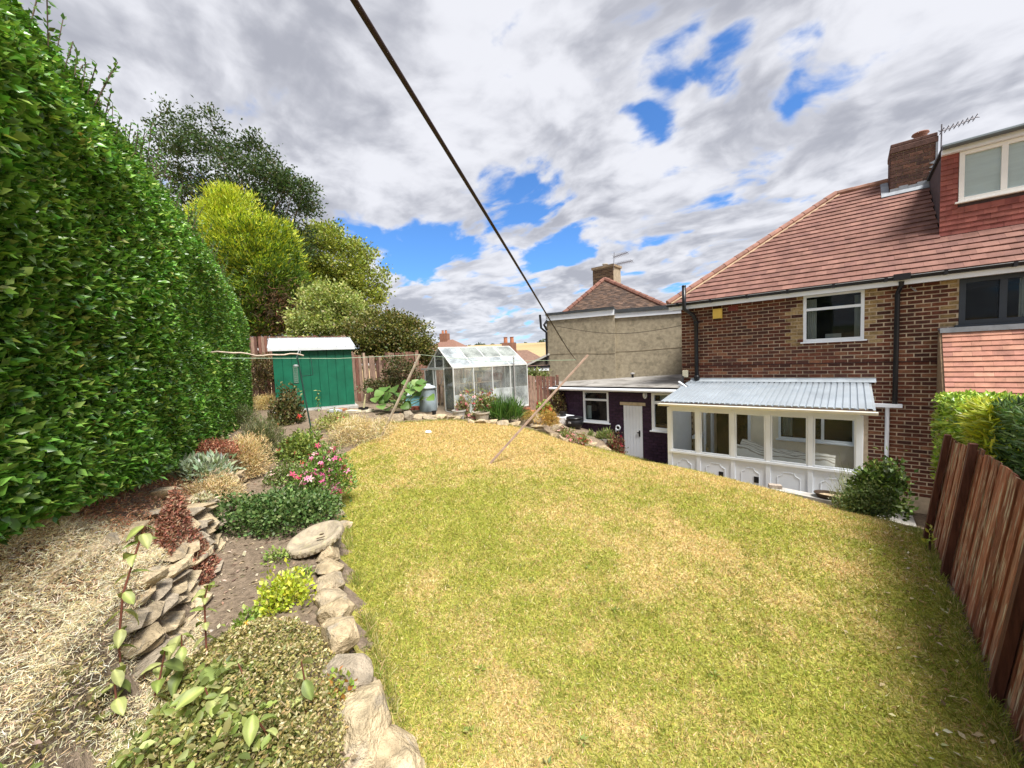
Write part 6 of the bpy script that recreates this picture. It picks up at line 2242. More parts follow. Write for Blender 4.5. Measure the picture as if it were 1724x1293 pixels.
# rhubarb
rb_ = thing('rhubarb_plant', atZ(675, 690, 1.86), 'large leaved rhubarb clump in front of the picket fence', 'plant')
rme = []
for c in [(.10, .20, .04), (.15, .26, .06), (.24, .34, .12), (.08, .15, .03)]:
    V = BIGLEAF[0] * np.array([1, 1.25, 1.2])
    rme.append(np_mesh('leaf', V, BIGLEAF[1], LEAFM, np.tile(np.array(c), (len(V), 1)), True))
for (px_, py_, s_) in ((650, 652, .34), (636, 668, .36), (660, 664, .38), (676, 645, .36), (690, 655, .34), (700, 643, .36), (708, 650, .33), (722, 668, .30), (668, 675, .34), (640, 682, .30), (655, 686, .28), (684, 665, .33), (694, 640, .3), (716, 642, .3), (628, 655, .24), (712, 672, .3), (662, 652, .36), (672, 662, .38), (646, 660, .34), (684, 648, .36), (700, 660, .34), (654, 672, .36), (676, 682, .3), (690, 675, .3)):
    p = atD(px_, py_, 10.6 + rng.normal(0, .18))
    leaf_obj(rb_, p, (rng.normal(.3, .6), rng.normal(-.3, .4), -.15), (rng.normal(.35, .2), rng.normal(-.45, .2), .8), s_ * .85, rme[rng.integers(0, 4)])
    g_ = atZ(670 + rng.normal(0, 12), 688, 1.86)
    MB().tube([g_, p], [.014, .010], 6).build('stalk', mat('rhubarb_stalk', (.36, .40, .16), .5, .2), rb_)

# planting by the greenhouse
mound('fuchsia_bush', 'pink fuchsia in a pot in front of the greenhouse', 'shrub', 812, 706, 62, 50, 2600, .06, .6, [(.17, .22, .06), (.26, .28, .10), (.34, .30, .14)], flowers=(60, .065, [(.72, .22, .26), (.80, .42, .42), (.62, .10, .14)], 'flower'), shell=.45, base=atD(812, 706, 9.75))
mound('fuchsia_bush', 'faded pink fuchsia against the greenhouse door end', 'shrub', 780, 702, 34, 42, 900, .055, .6, [(.24, .24, .10), (.30, .26, .13)], flowers=(26, .06, [(.70, .28, .30), (.78, .48, .46)], 'flower'), shell=.45, base=atD(779, 702, 9.9))
mound('agapanthus', 'strappy dark green agapanthus clump before the greenhouse', 'plant', 858, 709, 52, 30, 900, .34, .055, [(.07, .17, .025), (.12, .23, .04), (.05, .11, .02)], tpl=BLADE, up=1.1, outw=.8, rnd=.4, shell=.2, base=atD(856, 709, 9.7))
mound('heather', 'orange-brown heather hanging over the low wall', 'plant', 926, 716, 42, 26, 2600, .06, .16, [(.50, .30, .08), (.42, .24, .06), (.34, .26, .07)], tpl=BLADE, mat_=DRYM, up=.2, base=atD(926, 716, 9.6))
mound('heather', 'low golden-brown ground cover right of the agapanthus', 'plant', 893, 706, 36, 14, 1500, .05, .2, [(.46, .32, .10), (.36, .28, .08)], tpl=BLADE, mat_=DRYM, up=.2, base=atD(893, 706, 10.0))
mound('dahlia', 'red flowered plant beside the short fence', 'plant', 912, 697, 26, 26, 700, .06, .6, [(.22, .32, .06), (.36, .42, .10)], flowers=(10, .085, [(.62, .03, .05)], 'flower'), shell=.4, base=atD(911, 697, 10.6))
mound('climbing_rose', 'dark reddish climber against the purple wall', 'shrub', 941, 697, 28, 44, 1700, .07, .6, [(.10, .055, .03), (.18, .11, .06), (.30, .26, .10), (.06, .04, .03)], shell=.4, base=atY(941, 697, 10.55), depth=.35)
mound('pink_geranium', 'cluster of pale pink flowers below the black barrel', 'plant', 958, 746, 40, 26, 1100, .05, .6, [(.18, .22, .06), (.26, .28, .1)], flowers=(60, .06, [(.80, .46, .42), (.84, .62, .56), (.70, .30, .30)], 'flower'), shell=.45, base=atD(958, 746, 9.9))
mound('pink_geranium', 'pink and red trailing flowers left of the plant bench', 'plant', 984, 749, 30, 18, 700, .045, .6, [(.20, .24, .08), (.26, .28, .1)], flowers=(30, .055, [(.78, .42, .38), (.66, .14, .14)], 'flower'), shell=.45, base=atD(984, 750, 9.9))
mound('red_leaf_shrub', 'dark red fuchsia bush beside the white plank door', 'shrub', 1040, 766, 38, 40, 2600, .05, .6, [(.16, .05, .035), (.10, .09, .03), (.24, .06, .05), (.14, .13, .05)], flowers=(30, .05, [(.50, .03, .06), (.36, .02, .05)], 'flower'), shell=.45, base=atY(1040, 768, 10.0))

# corner shrubs by the conservatory
mound('corner_shrub', 'leafy green shrub at the conservatory corner by the fence', 'shrub', 1522, 882, 104, 104, 3000, .07, .62, [(.07, .12, .025), (.11, .17, .04), (.20, .28, .06), (.05, .08, .02)], shell=.45, base=Vector((.42, 7.75, .62)), depth=.6, flowers=(5, .03, [(.82, .82, .75)], 'flower'))
mound('corner_shrub', 'bushy lower shrub in front of the conservatory corner', 'shrub', 1500, 885, 120, 52, 4200, .04, .6, [(.08, .12, .03), (.13, .18, .05), (.22, .26, .09)], shell=.45, base=Vector((.30, 7.45, .70)), depth=.5)
mound('wispy_grass', 'airy pale wispy plant with white flowers beside the conservatory', 'plant', 1452, 850, 48, 66, 900, .16, .03, [(.34, .36, .20), (.44, .44, .30), (.22, .26, .1)], tpl=BLADE, up=1.2, outw=.5, rnd=.35, shell=.2, base=Vector((.12, 8.1, .52)), flowers=(16, .016, [(.85, .85, .80)], 'flower'))

# hedge and conifers beyond the right fence
def blockleaf(name, label, cat, lo, hi, n, size, asp, cols, w=None, mat_=GLOSSM, tpl=LEAF4, rnd=.8, core=True):
    c = ((lo[0] + hi[0]) / 2, (lo[1] + hi[1]) / 2, lo[2])
    t_ = thing(name, c, label, cat)
    lo, hi = np.array(lo), np.array(hi)
    P = lo + rng.random((n, 3)) * (hi - lo)
    f = rng.random(n)
    side = np.where(f < .45, 2, np.where(f < .8, 0, 1))
    P[side == 2, 2] = hi[2] + .16 * (fbm(P[side == 2, 0] * 2.5, P[side == 2, 1] * 2.5, 81, 2) - .5) - np.abs(rng.normal(0, .05, (side == 2).sum()))
    P[side == 0, 0] = lo[0] + .16 * (fbm(P[side == 0, 1] * 2.5, P[side == 0, 2] * 2.5, 83, 2) - .5) + np.abs(rng.normal(0, .05, (side == 0).sum()))
    e = rng.random((side == 1).sum()) < .5
    P[side == 1, 1] = np.where(e, lo[1], hi[1]) + rng.normal(0, .06, (side == 1).sum())
    o3 = np.zeros((n, 3))
    o3[side == 2, 2] = 1
    o3[side == 0, 0] = -1
    cloud('foliage', P, o3 * .6 + rng.normal(0, rnd, (n, 3)) + np.array([0, 0, .3]), rdir(n) * .6 + o3 * .6 + np.array([0, 0, .5]), rng.uniform(.6, 1.25, n) * size, asp, pal(n, cols, w), mat_, t_, tpl=tpl)
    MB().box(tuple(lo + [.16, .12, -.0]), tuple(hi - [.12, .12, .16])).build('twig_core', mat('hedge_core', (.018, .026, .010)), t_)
    tr = MB()
    g_ = gz(c[0], c[1]) - .1
    for k in range(5):
        y0 = lo[1] + (k + .5) / 5 * (hi[1] - lo[1])
        tr.tube([(c[0], y0, g_), (c[0] + .03, y0 + .02, hi[2] - .25)], .02, 6)
    tr.build('trunk', BARKM, t_)
    return t_


blockleaf('privet_hedge', 'bright lime green hedge growing above the right fence', 'hedge', (.88, 5.45, 1.3), (1.8, 7.6, 2.50), 12000, .062, .58, [(.36, .48, .06), (.46, .58, .10), (.26, .38, .05), (.15, .26, .04)], [.3, .25, .27, .18])
blockleaf('golden_cypress', 'yellow conifer sprig between the lime hedge and dark conifer', 'shrub', (.86, 4.95, 1.6), (1.2, 5.5, 2.62), 4200, .10, .16, [(.55, .56, .05), (.45, .50, .05), (.30, .36, .05)], mat_=LEAFM, tpl=BLADE, rnd=.5)
blockleaf('dark_conifer', 'dark green conifer over the nearest part of the right fence', 'shrub', (.90, 3.2, 1.6), (1.9, 5.0, 2.68), 8000, .085, .18, [(.06, .12, .03), (.09, .17, .045), (.15, .22, .06), (.04, .08, .02)], mat_=LEAFM, tpl=BLADE, rnd=.6)
# sprigs pushing through the right fence
mound('privet_sprig', 'thin privet sprig poking through the right fence boards', 'plant', 1590, 855, 14, 46, 30, .05, .5, [(.40, .46, .08), (.55, .56, .12)], base=Vector((.60, 5.25, 1.25)), shell=.1, depth=.3, stems=4)

# fallen leaves along the right fence
n_ = 150
x_ = .58 - np.abs(rng.normal(0, .22, n_))
y_ = rng.uniform(2.2, 6.6, n_)
fl_ = cloud('fallen_leaves', np.c_[x_, y_, lawn_z(x_, y_) + .02], np.c_[rng.normal(0, 1, (n_, 2)), rng.normal(0, .15, n_)], np.c_[rng.normal(0, .3, (n_, 2)), np.ones(n_)], rng.uniform(.025, .05, n_), .5, pal(n_, [(.52, .42, .25), (.34, .22, .10), (.62, .56, .40), (.14, .09, .05)]), DRYM, origin=(0, 0, 0))
tag(fl_, 'dry fallen leaves scattered on the lawn below the right fence', 'leaves', kind='stuff')
# litter and pebbles on the bare bed
n_ = 5200
s_, t_ = rng.uniform(.8, 9, n_), rng.uniform(-.2, 1.25, n_)
x_, y_ = ST(s_, t_)
pb = cloud('bed_litter', np.c_[x_, y_, ground_z(x_, y_) + .004], np.c_[rng.normal(0, 1, (n_, 2)), rng.normal(0, .25, n_)], np.c_[rng.normal(0, .4, (n_, 2)), np.ones(n_)], rng.uniform(.008, .05, n_), rng.uniform(.12, .7, n_), pal(n_, [(.42, .34, .24), (.30, .22, .15), (.54, .46, .34), (.16, .11, .08)]), DRYM, origin=(0, 0, 0))
tag(pb, 'dry twigs, leaves and stone chips on the border soil', 'litter', kind='stuff')

# ------------------------------------------------------------------ stones of the beds
bord = thing('stone_border', (-2.6, 1.25, 1.25), 'irregular sandstone border between the near bed and lawn', 'border')
for (px_, py_, L, W_, H) in ((668, 1288, .26, .24, .20), (622, 1235, .34, .25, .22), (622, 1180, .26, .16, .18), (592, 1150, .30, .26, .18), (583, 1085, .25, .20, .20), (578, 1042, .22, .20, .16), (569, 1012, .22, .18, .13), (566, 988, .22, .20, .12), (565, 962, .24, .20, .12), (564, 936, .24, .20, .16), (566, 914, .2, .18, .14), (690, 1330, .24, .2, .18)):
    p = on(px_ - 10, py_)
    stone(bord, p + Vector((0, 0, H * .15)), (L * 1.22, W_ * 1.15, H * 1.3), math.atan2(SD[1], SD[0]) + rng.normal(0, .2), (rng.normal(0, .08), rng.normal(0, .08)), BIG)
# further along the lawn's left edge, half hidden
for k in range(9):
    s0 = 4.7 + k * .42
    x0, y0 = ST(s0, -.30 + rng.normal(0, .03))
    stone(bord, (x0, y0, gz(x0, y0) + .02), (.24, .16, .14), math.atan2(SD[1], SD[0]) + rng.normal(0, .3), (0, 0), STONES)

dw_ = thing('dry_stone_wall', Vector((*ST(4.5, .95), 1.55)), 'low dry stone retaining wall of thin slabs in the rockery', 'wall')
for k in range(17):
    s0 = 2.9 + k * .27
    for c in range(7):
        t0 = .83 + .02 * c + rng.normal(0, .02)
        x0, y0 = ST(s0 + rng.normal(0, .06) + .12 * (c % 2), t0)
        zb_ = gz(*ST(s0, .78)) + .02 + c * .056
        stone(dw_, (x0, y0, zb_), (rng.uniform(.26, .44), rng.uniform(.16, .24), rng.uniform(.04, .065)), math.atan2(SD[1], SD[0]) + rng.normal(0, .25), (rng.normal(0, .10), rng.normal(0, .10)), SLABS)
for (px_, py_, L, W_, H, rz_, tl) in ((210, 905, .50, .16, .07, 2.5, .1), (150, 935, .55, .18, .08, 2.6, .0), (270, 838, .42, .18, .10, 2.4, .1), (300, 1005, .34, .10, .06, 1.9, .5), (285, 1040, .36, .10, .05, 2.0, .5), (252, 985, .20, .13, .10, 2.3, .1), (345, 862, .30, .14, .06, 2.2, .3), (352, 888, .32, .13, .06, 2.2, .35), (335, 912, .30, .12, .06, 2.3, .35), (312, 870, .22, .12, .07, 2.3, .2), (330, 842, .26, .14, .07, 2.5, .2), (262, 870, .3, .16, .07, 2.6, .1), (100, 965, .3, .15, .08, 2.4, .1)):
    p = on(px_, py_)
    stone(dw_, p + Vector((0, 0, H * .4)), (L, W_, H), rz_, (tl, rng.normal(0, .1)), SLABS)

# stone dish
c = on(525, 926)
bd = thing('stone_dish', c, 'round shallow stone bird bath dish tilted on the border stones', 'bird bath')
ds = MB()
DST = mat('dish_stone', (.33, .275, .20), .95, .3, 9, .9, 40, color2=(.40, .34, .22), c2lo=.5, c2hi=.66, c2scale=12)
c0 = c + Vector((-.02, .06, .04))
ds.lathe((0, 0, 0), [(.19, 0), (.235, .015), (.25, .045), (.245, .075), (.225, .085), (.20, .078), (.165, .055), (.08, .042), (.01, .04)], 40)
o = ds.build('bowl', DST, bd, smooth_=True, origin=(0, 0, 0))
o.location = c0 - WL[bd.name]
WL[o.name] = c0
o.rotation_euler = Vector((-.03, -.24, 1)).to_track_quat('Z', 'Y').to_euler()
for k in range(34):
    a_ = 2 * math.pi * k / 34
    if k % 2:
        pass
nt_ = MB()
for k in range(30):
    a_ = 2 * math.pi * k / 30
    nt_.obox((.246 * math.cos(a_), .246 * math.sin(a_), .048), (.005 * math.cos(a_), .005 * math.sin(a_), 0), (-.013 * math.sin(a_), .013 * math.cos(a_), 0), (0, 0, .020))
o2 = nt_.build('carved_rim', DST, o, origin=(0, 0, 0))
o2.location = (0, 0, 0)
lf_ = MB().bar((.05, -.02, .062), (.12, .02, .085), .02, .005).bar((-.03, .04, .058), (.0, .06, .065), .02, .004)
o3 = lf_.build('dead_leaf', mat('dead_leaf', (.12, .08, .05), .9, .2), bd, origin=(0, 0, 0))
o3.location = c0 - WL[bd.name]

# far stone edging of the lawn and the patio
pat = MB()
patio = new_obj('patio', MB().box((-.01, -.01, 0), (.01, .01, .005)).mesh('patio', CONC, (0, 0, 0)), (-9.0, 5.9, 1.83))
tag(patio, kind='structure')
for px_ in range(612, 770, 26):
    for j, py_ in enumerate((684, 691, 698)):
        p = atZ(px_ + 8 * (j % 2) + rng.normal(0, 2), py_, 1.865)
        if (p - G0).to_2d().dot(gpv.to_2d()) > -.06 and p.y > 6.5:
            continue
        o = stone(patio, (p.x, p.y, 1.82 + rng.normal(0, .006)), (.46, .46, .10), rng.uniform(.5, .9), (0, 0), SLABS, 'flagstone')
edg = thing('stone_edging', on(760, 708), 'low stone kerb in front of the patio and greenhouse', 'border')
for (px_, py_, L, H) in ((636, 712, .35, .16), (652, 711, .35, .2), (668, 709, .4, .24), (686, 706, .45, .26), (706, 704, .4, .14), (726, 705, .5, .12), (748, 703, .45, .12), (770, 706, .4, .12), (790, 712, .4, .14), (808, 713, .35, .13), (828, 713, .4, .13), (846, 716, .35, .16), (866, 718, .45, .14), (886, 716, .42, .26), (902, 722, .5, .14), (914, 728, .45, .12), (926, 735, .4, .16), (940, 728, .45, .30), (946, 742, .4, .14), (933, 716, .4, .26), (900, 706, .5, .26), (1020, 756, .4, .12), (996, 750, .4, .12)):
    p = on(px_, py_)
    stone(edg, p + Vector((0, 0, H * .25)), (L, .26, H * 1.2), rng.uniform(.4, 1.0), (rng.normal(0, .05), rng.normal(0, .05)), STONES)

# small things round the shed and patio
g_ = atZ(612, 690, 2.0)
pot((g_.x, g_.y, 1.87), .10, .13, .20, BLACKP, 'black pot with a pale bare stem beside the shed')
MB().tube([(g_.x, g_.y, 2.0), (g_.x + .06, g_.y + .03, 2.30), (g_.x + .10, g_.y + .03, 2.42)], [.03, .022, .016], 7).build('stem', mat('pale_stem', (.55, .50, .28), .7, .2), bpy.data.objects[[k for k in WL if k.startswith('plant_pot')][-1]])
for (px_, py_, lab, m, sx_, sy_) in ((564, 697, 'pale blue-grey board lying by the shed base', mat('pale_board', (.50, .55, .58), .7, .2), .16, .10), (576, 695, 'small rusty clay fragment by the shed base', TERRA, .10, .07), (595, 696, 'cream stone slab lying below the shed', mat('cream_slab', (.66, .60, .46), .9, .2), .20, .10), (615, 694, 'cream paving slab by the black pot', mat('cream_slab', (.66, .60, .46), .9, .2), .18, .14)):
    p = atZ(px_, py_, 1.93)
    g_ = gz(p.x, p.y)
    o = MB().obox((p.x, p.y, max(g_, 1.86) + .03), (sx_, .05, 0), (-.04, sy_, 0), (0, 0, .03)).build('loose_slab', m)
    tag(o, lab, 'slab')
# water tank in its frame
c = atZ(696, 690, 1.86)
tk = thing('water_tank', c, 'pale blue plastic tub inside a white metal frame', 'tub')
ut = Vector((RGT.x, RGT.y, 0)).normalized()
vt = Vector((-ut.y, ut.x, 0))
BLUEP = mat('blue_plastic', (.20, .46, .55), .45, .12, 5, .05)
q0 = Vector((c.x, c.y, 1.84))
def tb(w_, d_, z_):
    return [q0 + ut * a * w_ + vt * (b * d_ + .3) + Vector((0, 0, z_)) for a, b in ((-1, -1), (1, -1), (1, 1), (-1, 1))]
t_ = MB()
for (w0, d0, z0), (w1, d1, z1) in (((.22, .17, .04), (.26, .20, .40)), ((.285, .225, .40), (.285, .225, .44))):
    t_.hexa(tb(w0, d0, z0) + tb(w1, d1, z1))
t_.build('tub', BLUEP, tk, bevel=.012)
MB().hexa(tb(.25, .19, .441) + tb(.25, .19, .446)).build('water', mat('dark_water', (.05, .08, .07), .1, .1), tk)
f_ = MB()
for a in (-.31, .31):
    for b in (.06, .54):
        f_.bar(q0 + ut * a + vt * b, q0 + ut * a + vt * b + Vector((0, 0, .46)), .025, .025)
for b in (.06, .54):
    f_.bar(q0 + ut * -.31 + vt * b + Vector((0, 0, .46)), q0 + ut * .31 + vt * b + Vector((0, 0, .46)), .025, .025)
f_.build('frame', WHITE, tk)
# brick rows
bk = thing('brick_kerb', atZ(707, 697, 1.86), 'short row of red bricks before the blue tub', 'kerb')
for k in range(3):
    for r_ in range(2):
        p = q0 + ut * (-.02 + k * .22 + .11 * r_) - vt * .12 + Vector((0, 0, .03 + r_ * .075))
        m = MB()
        m.col = qcol((.42, .13, .09), .2)
        m.obox(p, ut * .105, vt * .05, Vector((0, 0, .034))).build('brick', BRICKM, bk)
c = atZ(731, 698, 1.86)
pot((c.x, c.y, 1.86), .05, .06, .10, BLACKP, 'tiny black pot beside the brick row')
c = atZ(668, 700, 1.90)
o = thing('garden_tray', c, 'small red and black object on the stone kerb', 'tray')
MB().obox(c + Vector((0, 0, .03)), ut * .09, vt * .06, (0, 0, .03)).build('red_base', mat('red_plastic', (.5, .08, .05), .5, .1), o)
MB().obox(c + Vector((0, 0, .075)), ut * .08, vt * .05, (0, 0, .014)).build('black_top', BLACKP, o)
# compost bin
c = atD(721, 684, 11.0)
c.z = gz(c.x, c.y) - .01
cb_ = thing('compost_bin', c, 'grey round compost bin with domed lid beside the greenhouse', 'bin')
GB = mat('grey_bin', (.27, .33, .37), .5, .12, 4, .05)
zt = atD(721, 654, 11.0).z - c.z
MB().lathe(c, [(.24, 0), (.25, .02), (.235, zt * .5), (.215, zt * .95), (.225, zt)], 24).build('body', GB, cb_, smooth_=True)
MB().lathe(c + Vector((0, 0, zt)), [(.24, 0), (.245, .03), (.20, .07), (.10, .10), (.09, .13), (.01, .14)], 24).build('lid', mat('grey_lid', (.42, .46, .50), .45, .1), cb_, smooth_=True)
# white thing on the lawn
p = on(721, 729)
o = MB().lathe(p, [(.05, 0), (.07, .02), (.05, .05), (.01, .06)], 12, sx=1.2).build('white_stone', mat('white_stone', (.8, .78, .75), .7, .1))
tag(o, 'small white stone lying on the dry lawn', 'stone')

# concrete pot at greenhouse, terracotta block
c = atD(773, 702, 9.85)
c.z = gz(c.x, c.y)
pot(tuple(c), .13, .17, .22, CONC, 'grey concrete planter at the greenhouse corner')
c = atD(812, 707, 9.7)
c.z = gz(c.x, c.y)
pot(tuple(c), .15, .19, .22, mat('stone_pot', (.42, .36, .28), .9, .2), 'stone planter under the pink fuchsia')
c = atD(887, 694, 11.3)
bk = thing('brick_pile', c, 'small pile of orange bricks at the greenhouse corner', 'bricks')
for k in range(5):
    m = MB()
    m.col = qcol((.50, .19, .10), .2)
    m.obox(Vector((c.x, c.y, gz(c.x, c.y) + .10 + (k // 2) * .075)) + ut * ((k % 2) * .23 - .1 + .05 * (k // 2)), ut * .108, vt * .05, (0, 0, .034)).build('brick', BRICKM, bk)

# black barrel by the purple wall
c = atY(968, 740, 10.30)
zt = atY(968, 704, 10.30).z
br = thing('water_barrel', (c.x, c.y, gz(c.x, c.y)), 'black plastic water barrel against the purple wall', 'barrel')
zb_ = gz(c.x, c.y)
hh_ = zt - zb_
MB().lathe((c.x, c.y, zb_), [(.19, 0), (.24, .08), (.285, hh_ * .5), (.28, hh_ * .8), (.24, hh_ * .93), (.25, hh_ * .94), (.25, hh_)], 26).build('body', BLACKP, br, smooth_=True)
MB().lathe((c.x, c.y, zt), [(.262, 0), (.262, .02), (.2, .05), (.02, .06)], 26).build('lid', BLACKP, br, smooth_=True)
MB().box((c.x - .03, c.y - .30, zt - .13), (c.x + .05, c.y - .262, zt - .08)).build('handle', mat('grey_box', (.35, .34, .33)), br)
c = atY(948, 700, 10.5)
pot((c.x, c.y, c.z - .02), .09, .12, .16, BLACKP, 'dark pot resting on the white waste pipe')
o = MB().box((c.x - .3, c.y - .2, gz(c.x, c.y) - .05), (c.x + .22, c.y + .15, c.z - .022)).build('stone_block', STONE)
tag(o, 'flat topped stone block below the dark pot', 'stone')

# plant bench with pots
a, b = atY(992, 747, 9.95), atY(1030, 752, 9.95)
bn = thing('plant_bench', ((a.x + b.x) / 2, 9.95, gz((a.x + b.x) / 2, 9.95)), 'low dark wooden plank shelf holding small pots by the purple wall', 'bench')
zt = a.z + .06
DW_ = mat('dark_wood', (.10, .075, .055), .8, .3, 9, .3)
for k in range(3):
    MB().box((a.x, 9.88 + k * .11, zt - .03), (b.x, 9.98 + k * .11, zt)).build('plank', DW_, bn)
for x in (a.x + .08, b.x - .08):
    for yv in (9.92, 10.16):
        MB().box((x - .03, yv - .03, min(gz(x, yv), zt - .1) - .05), (x + .03, yv + .03, zt - .032)).build('leg', DW_, bn)
for k, (fx, m, lab, h) in enumerate(((.12, TERRA, 'red-brown flat pot at the left end of the plank shelf', .07), (.45, WHITE, 'cream pot in the middle of the plank shelf', .10), (.68, mat('white_glaze', (.8, .8, .78), .2, .05), 'white glazed pot on the plank shelf', .13), (.90, mat('lime_pot', (.55, .66, .25), .4, .1), 'pale green pot at the right end of the plank shelf', .15))):
    x = a.x + (b.x - a.x) * fx
    pot((x, 10.02, zt), .06, .085, h, m, lab, group='pots on the plank shelf')
    mound('pot_plant', ('small red-green succulent at the left end of the plank shelf', 'small grey-green succulent in the middle of the shelf', 'spiky green plant in the white glazed pot', 'spiky leaved plant in the pale green pot')[k], 'plant', 1000 + 8 * k, 740, 15, 12 + 4 * (k > 1), 160, .08 if k < 2 else .14, .3 if k < 2 else .10, [(.20, .26, .08), (.30, .34, .12)], tpl=LEAF4 if k < 2 else BLADE, up=.9, shell=.2, base=Vector((x, 9.98, zt + h)), stems=0)

# kerb, bowl, bricks below the conservatory
p0, p1 = atY(1297, 826, 8.62), atY(1425, 852, 8.40)
kb = thing('concrete_kerb', (p0 + p1) / 2, 'grey concrete edging slab between lawn and conservatory', 'kerb')
MB().prism([p0 + Vector((0, 0, -.3)), p1 + Vector((0, 0, -.3)), p1 + Vector((.02, .24, -.3)), p0 + Vector((.02, .24, -.3))], (0, 0, .33)).build('slab', CONC, kb)
m = MB()
m.col = (.30, .17, .13)
m.obox(p1 + Vector((.0, .12, .07)), (.11, .03, 0), (-.02, .06, 0), (0, 0, .05)).build('brick', BRICKM, kb)
m = MB()
m.col = (.36, .30, .25)
m.obox(p0 + Vector((.06, .12, .06)), (.10, .02, 0), (-.02, .06, 0), (0, 0, .035)).build('brick', BRICKM, kb)
c = atY(1397, 838, 8.62)
bw_ = thing('planter_bowl', (c.x, c.y, c.z - .04), 'dark brown oval plastic planter bowl with soil on the kerb', 'planter')
MB().lathe((c.x, c.y, c.z - .04), [(.13, 0), (.16, .02), (.20, .09), (.215, .10), (.215, .12), (.195, .12), (.17, .07), (.01, .06)], 26, sx=1.05, sy=.75).build('bowl', mat('brown_plastic', (.045, .028, .018), .4, .2, 6, .05), bw_, smooth_=False)
MB().lathe((c.x, c.y, c.z + .025), [(.178, 0), (.15, .015), (.01, .02)], 20, sx=1.05, sy=.75).build('soil', mat('dry_soil', (.36, .28, .18), .95, .4, 25, .6), bw_)
# drain grating by the door
c = atY(1110, 779, 10.3)
o = MB().box((c.x - .28, c.y - .1, -.30), (c.x + .28, c.y + .02, -.24)).build('boot_scraper', BLACKP)
tag(o, 'black scraper mat on the path beside the white door', 'mat')

# ------------------------------------------------------------------ washing lines, props, feeder
WOODP = mat('prop_wood', (.36, .25, .19), .75, .25, 10, .3, 40, stretch=(1, 1, 1))
b0 = on(820, 783)
t0 = atD(985, 603, 7.0)
pr1 = thing('clothes_prop', b0, 'long reddish wooden clothes prop leaning on the lawn', 'prop')
MB().bar(b0 - Vector((0, 0, .03)), t0, .024, .036).build('pole', WOODP, pr1, bevel=.004)
d_ = (t0 - b0).normalized()
MB().bar(t0 - d_ * .0, t0 + d_ * .06 + Vector((.02, 0, .02)), .012, .04).build('notch', WOODP, pr1)
b2 = on(640, 736)
t2 = atD(707, 597, 9.5)
pr2 = thing('clothes_prop', b2, 'thin grey-brown clothes prop leaning in front of the picket fence', 'prop')
MB().bar(b2 - Vector((0, 0, .03)), t2, .038, .04).build('pole', mat('grey_prop', (.26, .21, .15), .8, .3, 9, .3), pr2)
pn = atD(596, 0, .56)
far_ = atD(970, 606, 6.95)
dl = (far_ - pn)
pts = []
for i in range(31):
    f_ = -.32 + 1.32 * i / 30
    p = pn + dl * f_
    ff = max(f_, 0)
    p = p + Vector((0, 0, -.06 * math.sin(math.pi * min(ff, 1)) * ff))
    pts.append(p)
o = MB().tube(pts, .0052, 8).build('clothes_line', mat('dark_rope', (.035, .018, .016), .7, .2, 30, .2), None, smooth_=True)
tag(o, 'thick dark clothes line crossing the sky to the reddish prop', 'rope')
LINEM = mat('pale_line', (.42, .55, .40), .6, .1)
hp = Vector(atD(372, 603, 6.6))
m1 = (far_ + t2) / 2 + Vector((0, 0, -.10))
m2 = (t2 + hp) / 2 + Vector((0, 0, -.05))
o = MB().tube([far_, m1, t2], .005, 6).build('washing_line', LINEM)
tag(o, 'pale thin washing line between the two clothes props', 'rope')
o = MB().tube([t2, m2, hp], .005, 6).build('washing_line', LINEM)
tag(o, 'thin green washing line from hedge to grey-brown prop across the shed', 'rope')

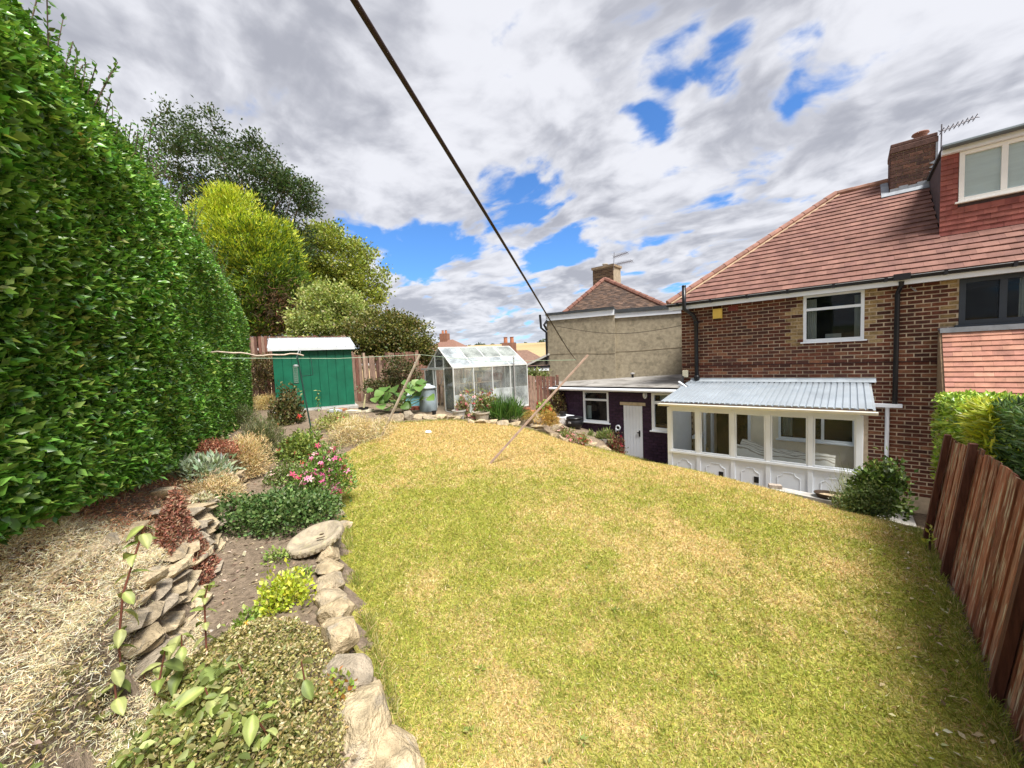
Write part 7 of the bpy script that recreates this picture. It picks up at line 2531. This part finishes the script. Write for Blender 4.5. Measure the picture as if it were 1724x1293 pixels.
pb_ = on(531, 757)
Dp_ = (pb_ - CAM).dot(FWD)
pt_ = atD(500, 598, Dp_ * .99)
fp = thing('feeder_pole', pb_, 'dark green bird feeder pole standing before the green shed', 'pole')
DKG = mat('dark_green_metal', (.02, .05, .04), .45, .15, 6, .05)
MB().tube([pb_ - Vector((0, 0, .05)), pt_], .014, 8).build('pole', DKG, fp)
h0 = atD(511, 633, Dp_)
h1 = atD(527, 631, Dp_)
MB().tube([atD(508, 633, Dp_), h0, h1], .007, 6).tube([h1, atD(525, 615, Dp_), atD(523, 601, Dp_)], .006, 6).build('hook_arm', DKG, fp)
MB().tube([pt_, atD(503, 590, Dp_), atD(506, 592, Dp_), atD(505, 597, Dp_)], .007, 6).build('top_hook', mat('galvanised', (.5, .52, .52)), fp)
fd = thing('bird_feeder', atD(499, 647, Dp_ * .985), 'wire mesh bird feeder tube hanging on the feeder pole', 'bird feeder')
ft, fb_ = atD(498, 617, Dp_ * .985), atD(499, 646, Dp_ * .985)
MB().lathe(ft, [(.045, 0), (.045, .02), (.02, .035)], 14).build('cap', mat('galvanised', (.5, .52, .52)), fd)
MB().lathe(fb_, [(.04, 0), (.04, .012)], 14).build('base', BLACKP, fd)
wr = MB()
for k in range(12):
    a_ = 2 * math.pi * k / 12
    e_ = Vector((.035 * math.cos(a_), .035 * math.sin(a_), 0))
    wr.bar(fb_ + e_, Vector((fb_.x, fb_.y, ft.z)) + e_, .003, .003)
for k in range(8):
    zz_ = fb_.z + (ft.z - fb_.z) * (k + .5) / 8
    ring = [Vector((fb_.x + .035 * math.cos(a_), fb_.y + .035 * math.sin(a_), zz_)) for a_ in np.linspace(0, 2 * math.pi, 13)]
    wr.tube(ring, .0018, 4, cap=False)
wr.build('mesh_tube', mat('feeder_wire', (.20, .26, .22), .5, .1), fd)
MB().tube([ft + Vector((0, 0, .03)), atD(499, 603, Dp_ * .985), pt_], .003, 5).build('hanger', DKG, fd)
br0, br1 = atD(352, 594, 6.1), atD(511, 598.5, Dp_ * .985)
pts = [br0.lerp(br1, f_) + Vector((0, 0, .02 * math.sin(f_ * 9) + .012 * math.sin(f_ * 23))) for f_ in np.linspace(0, 1, 14)]
o = MB().tube(pts, [.016 - .004 * abs(math.sin(i)) for i in range(14)], 7).build('perch_branch', mat('pale_branch', (.55, .45, .36), .8, .25, 12, .3))
tag(o, 'bare pale branch laid across from hedge to feeder pole', 'branch')
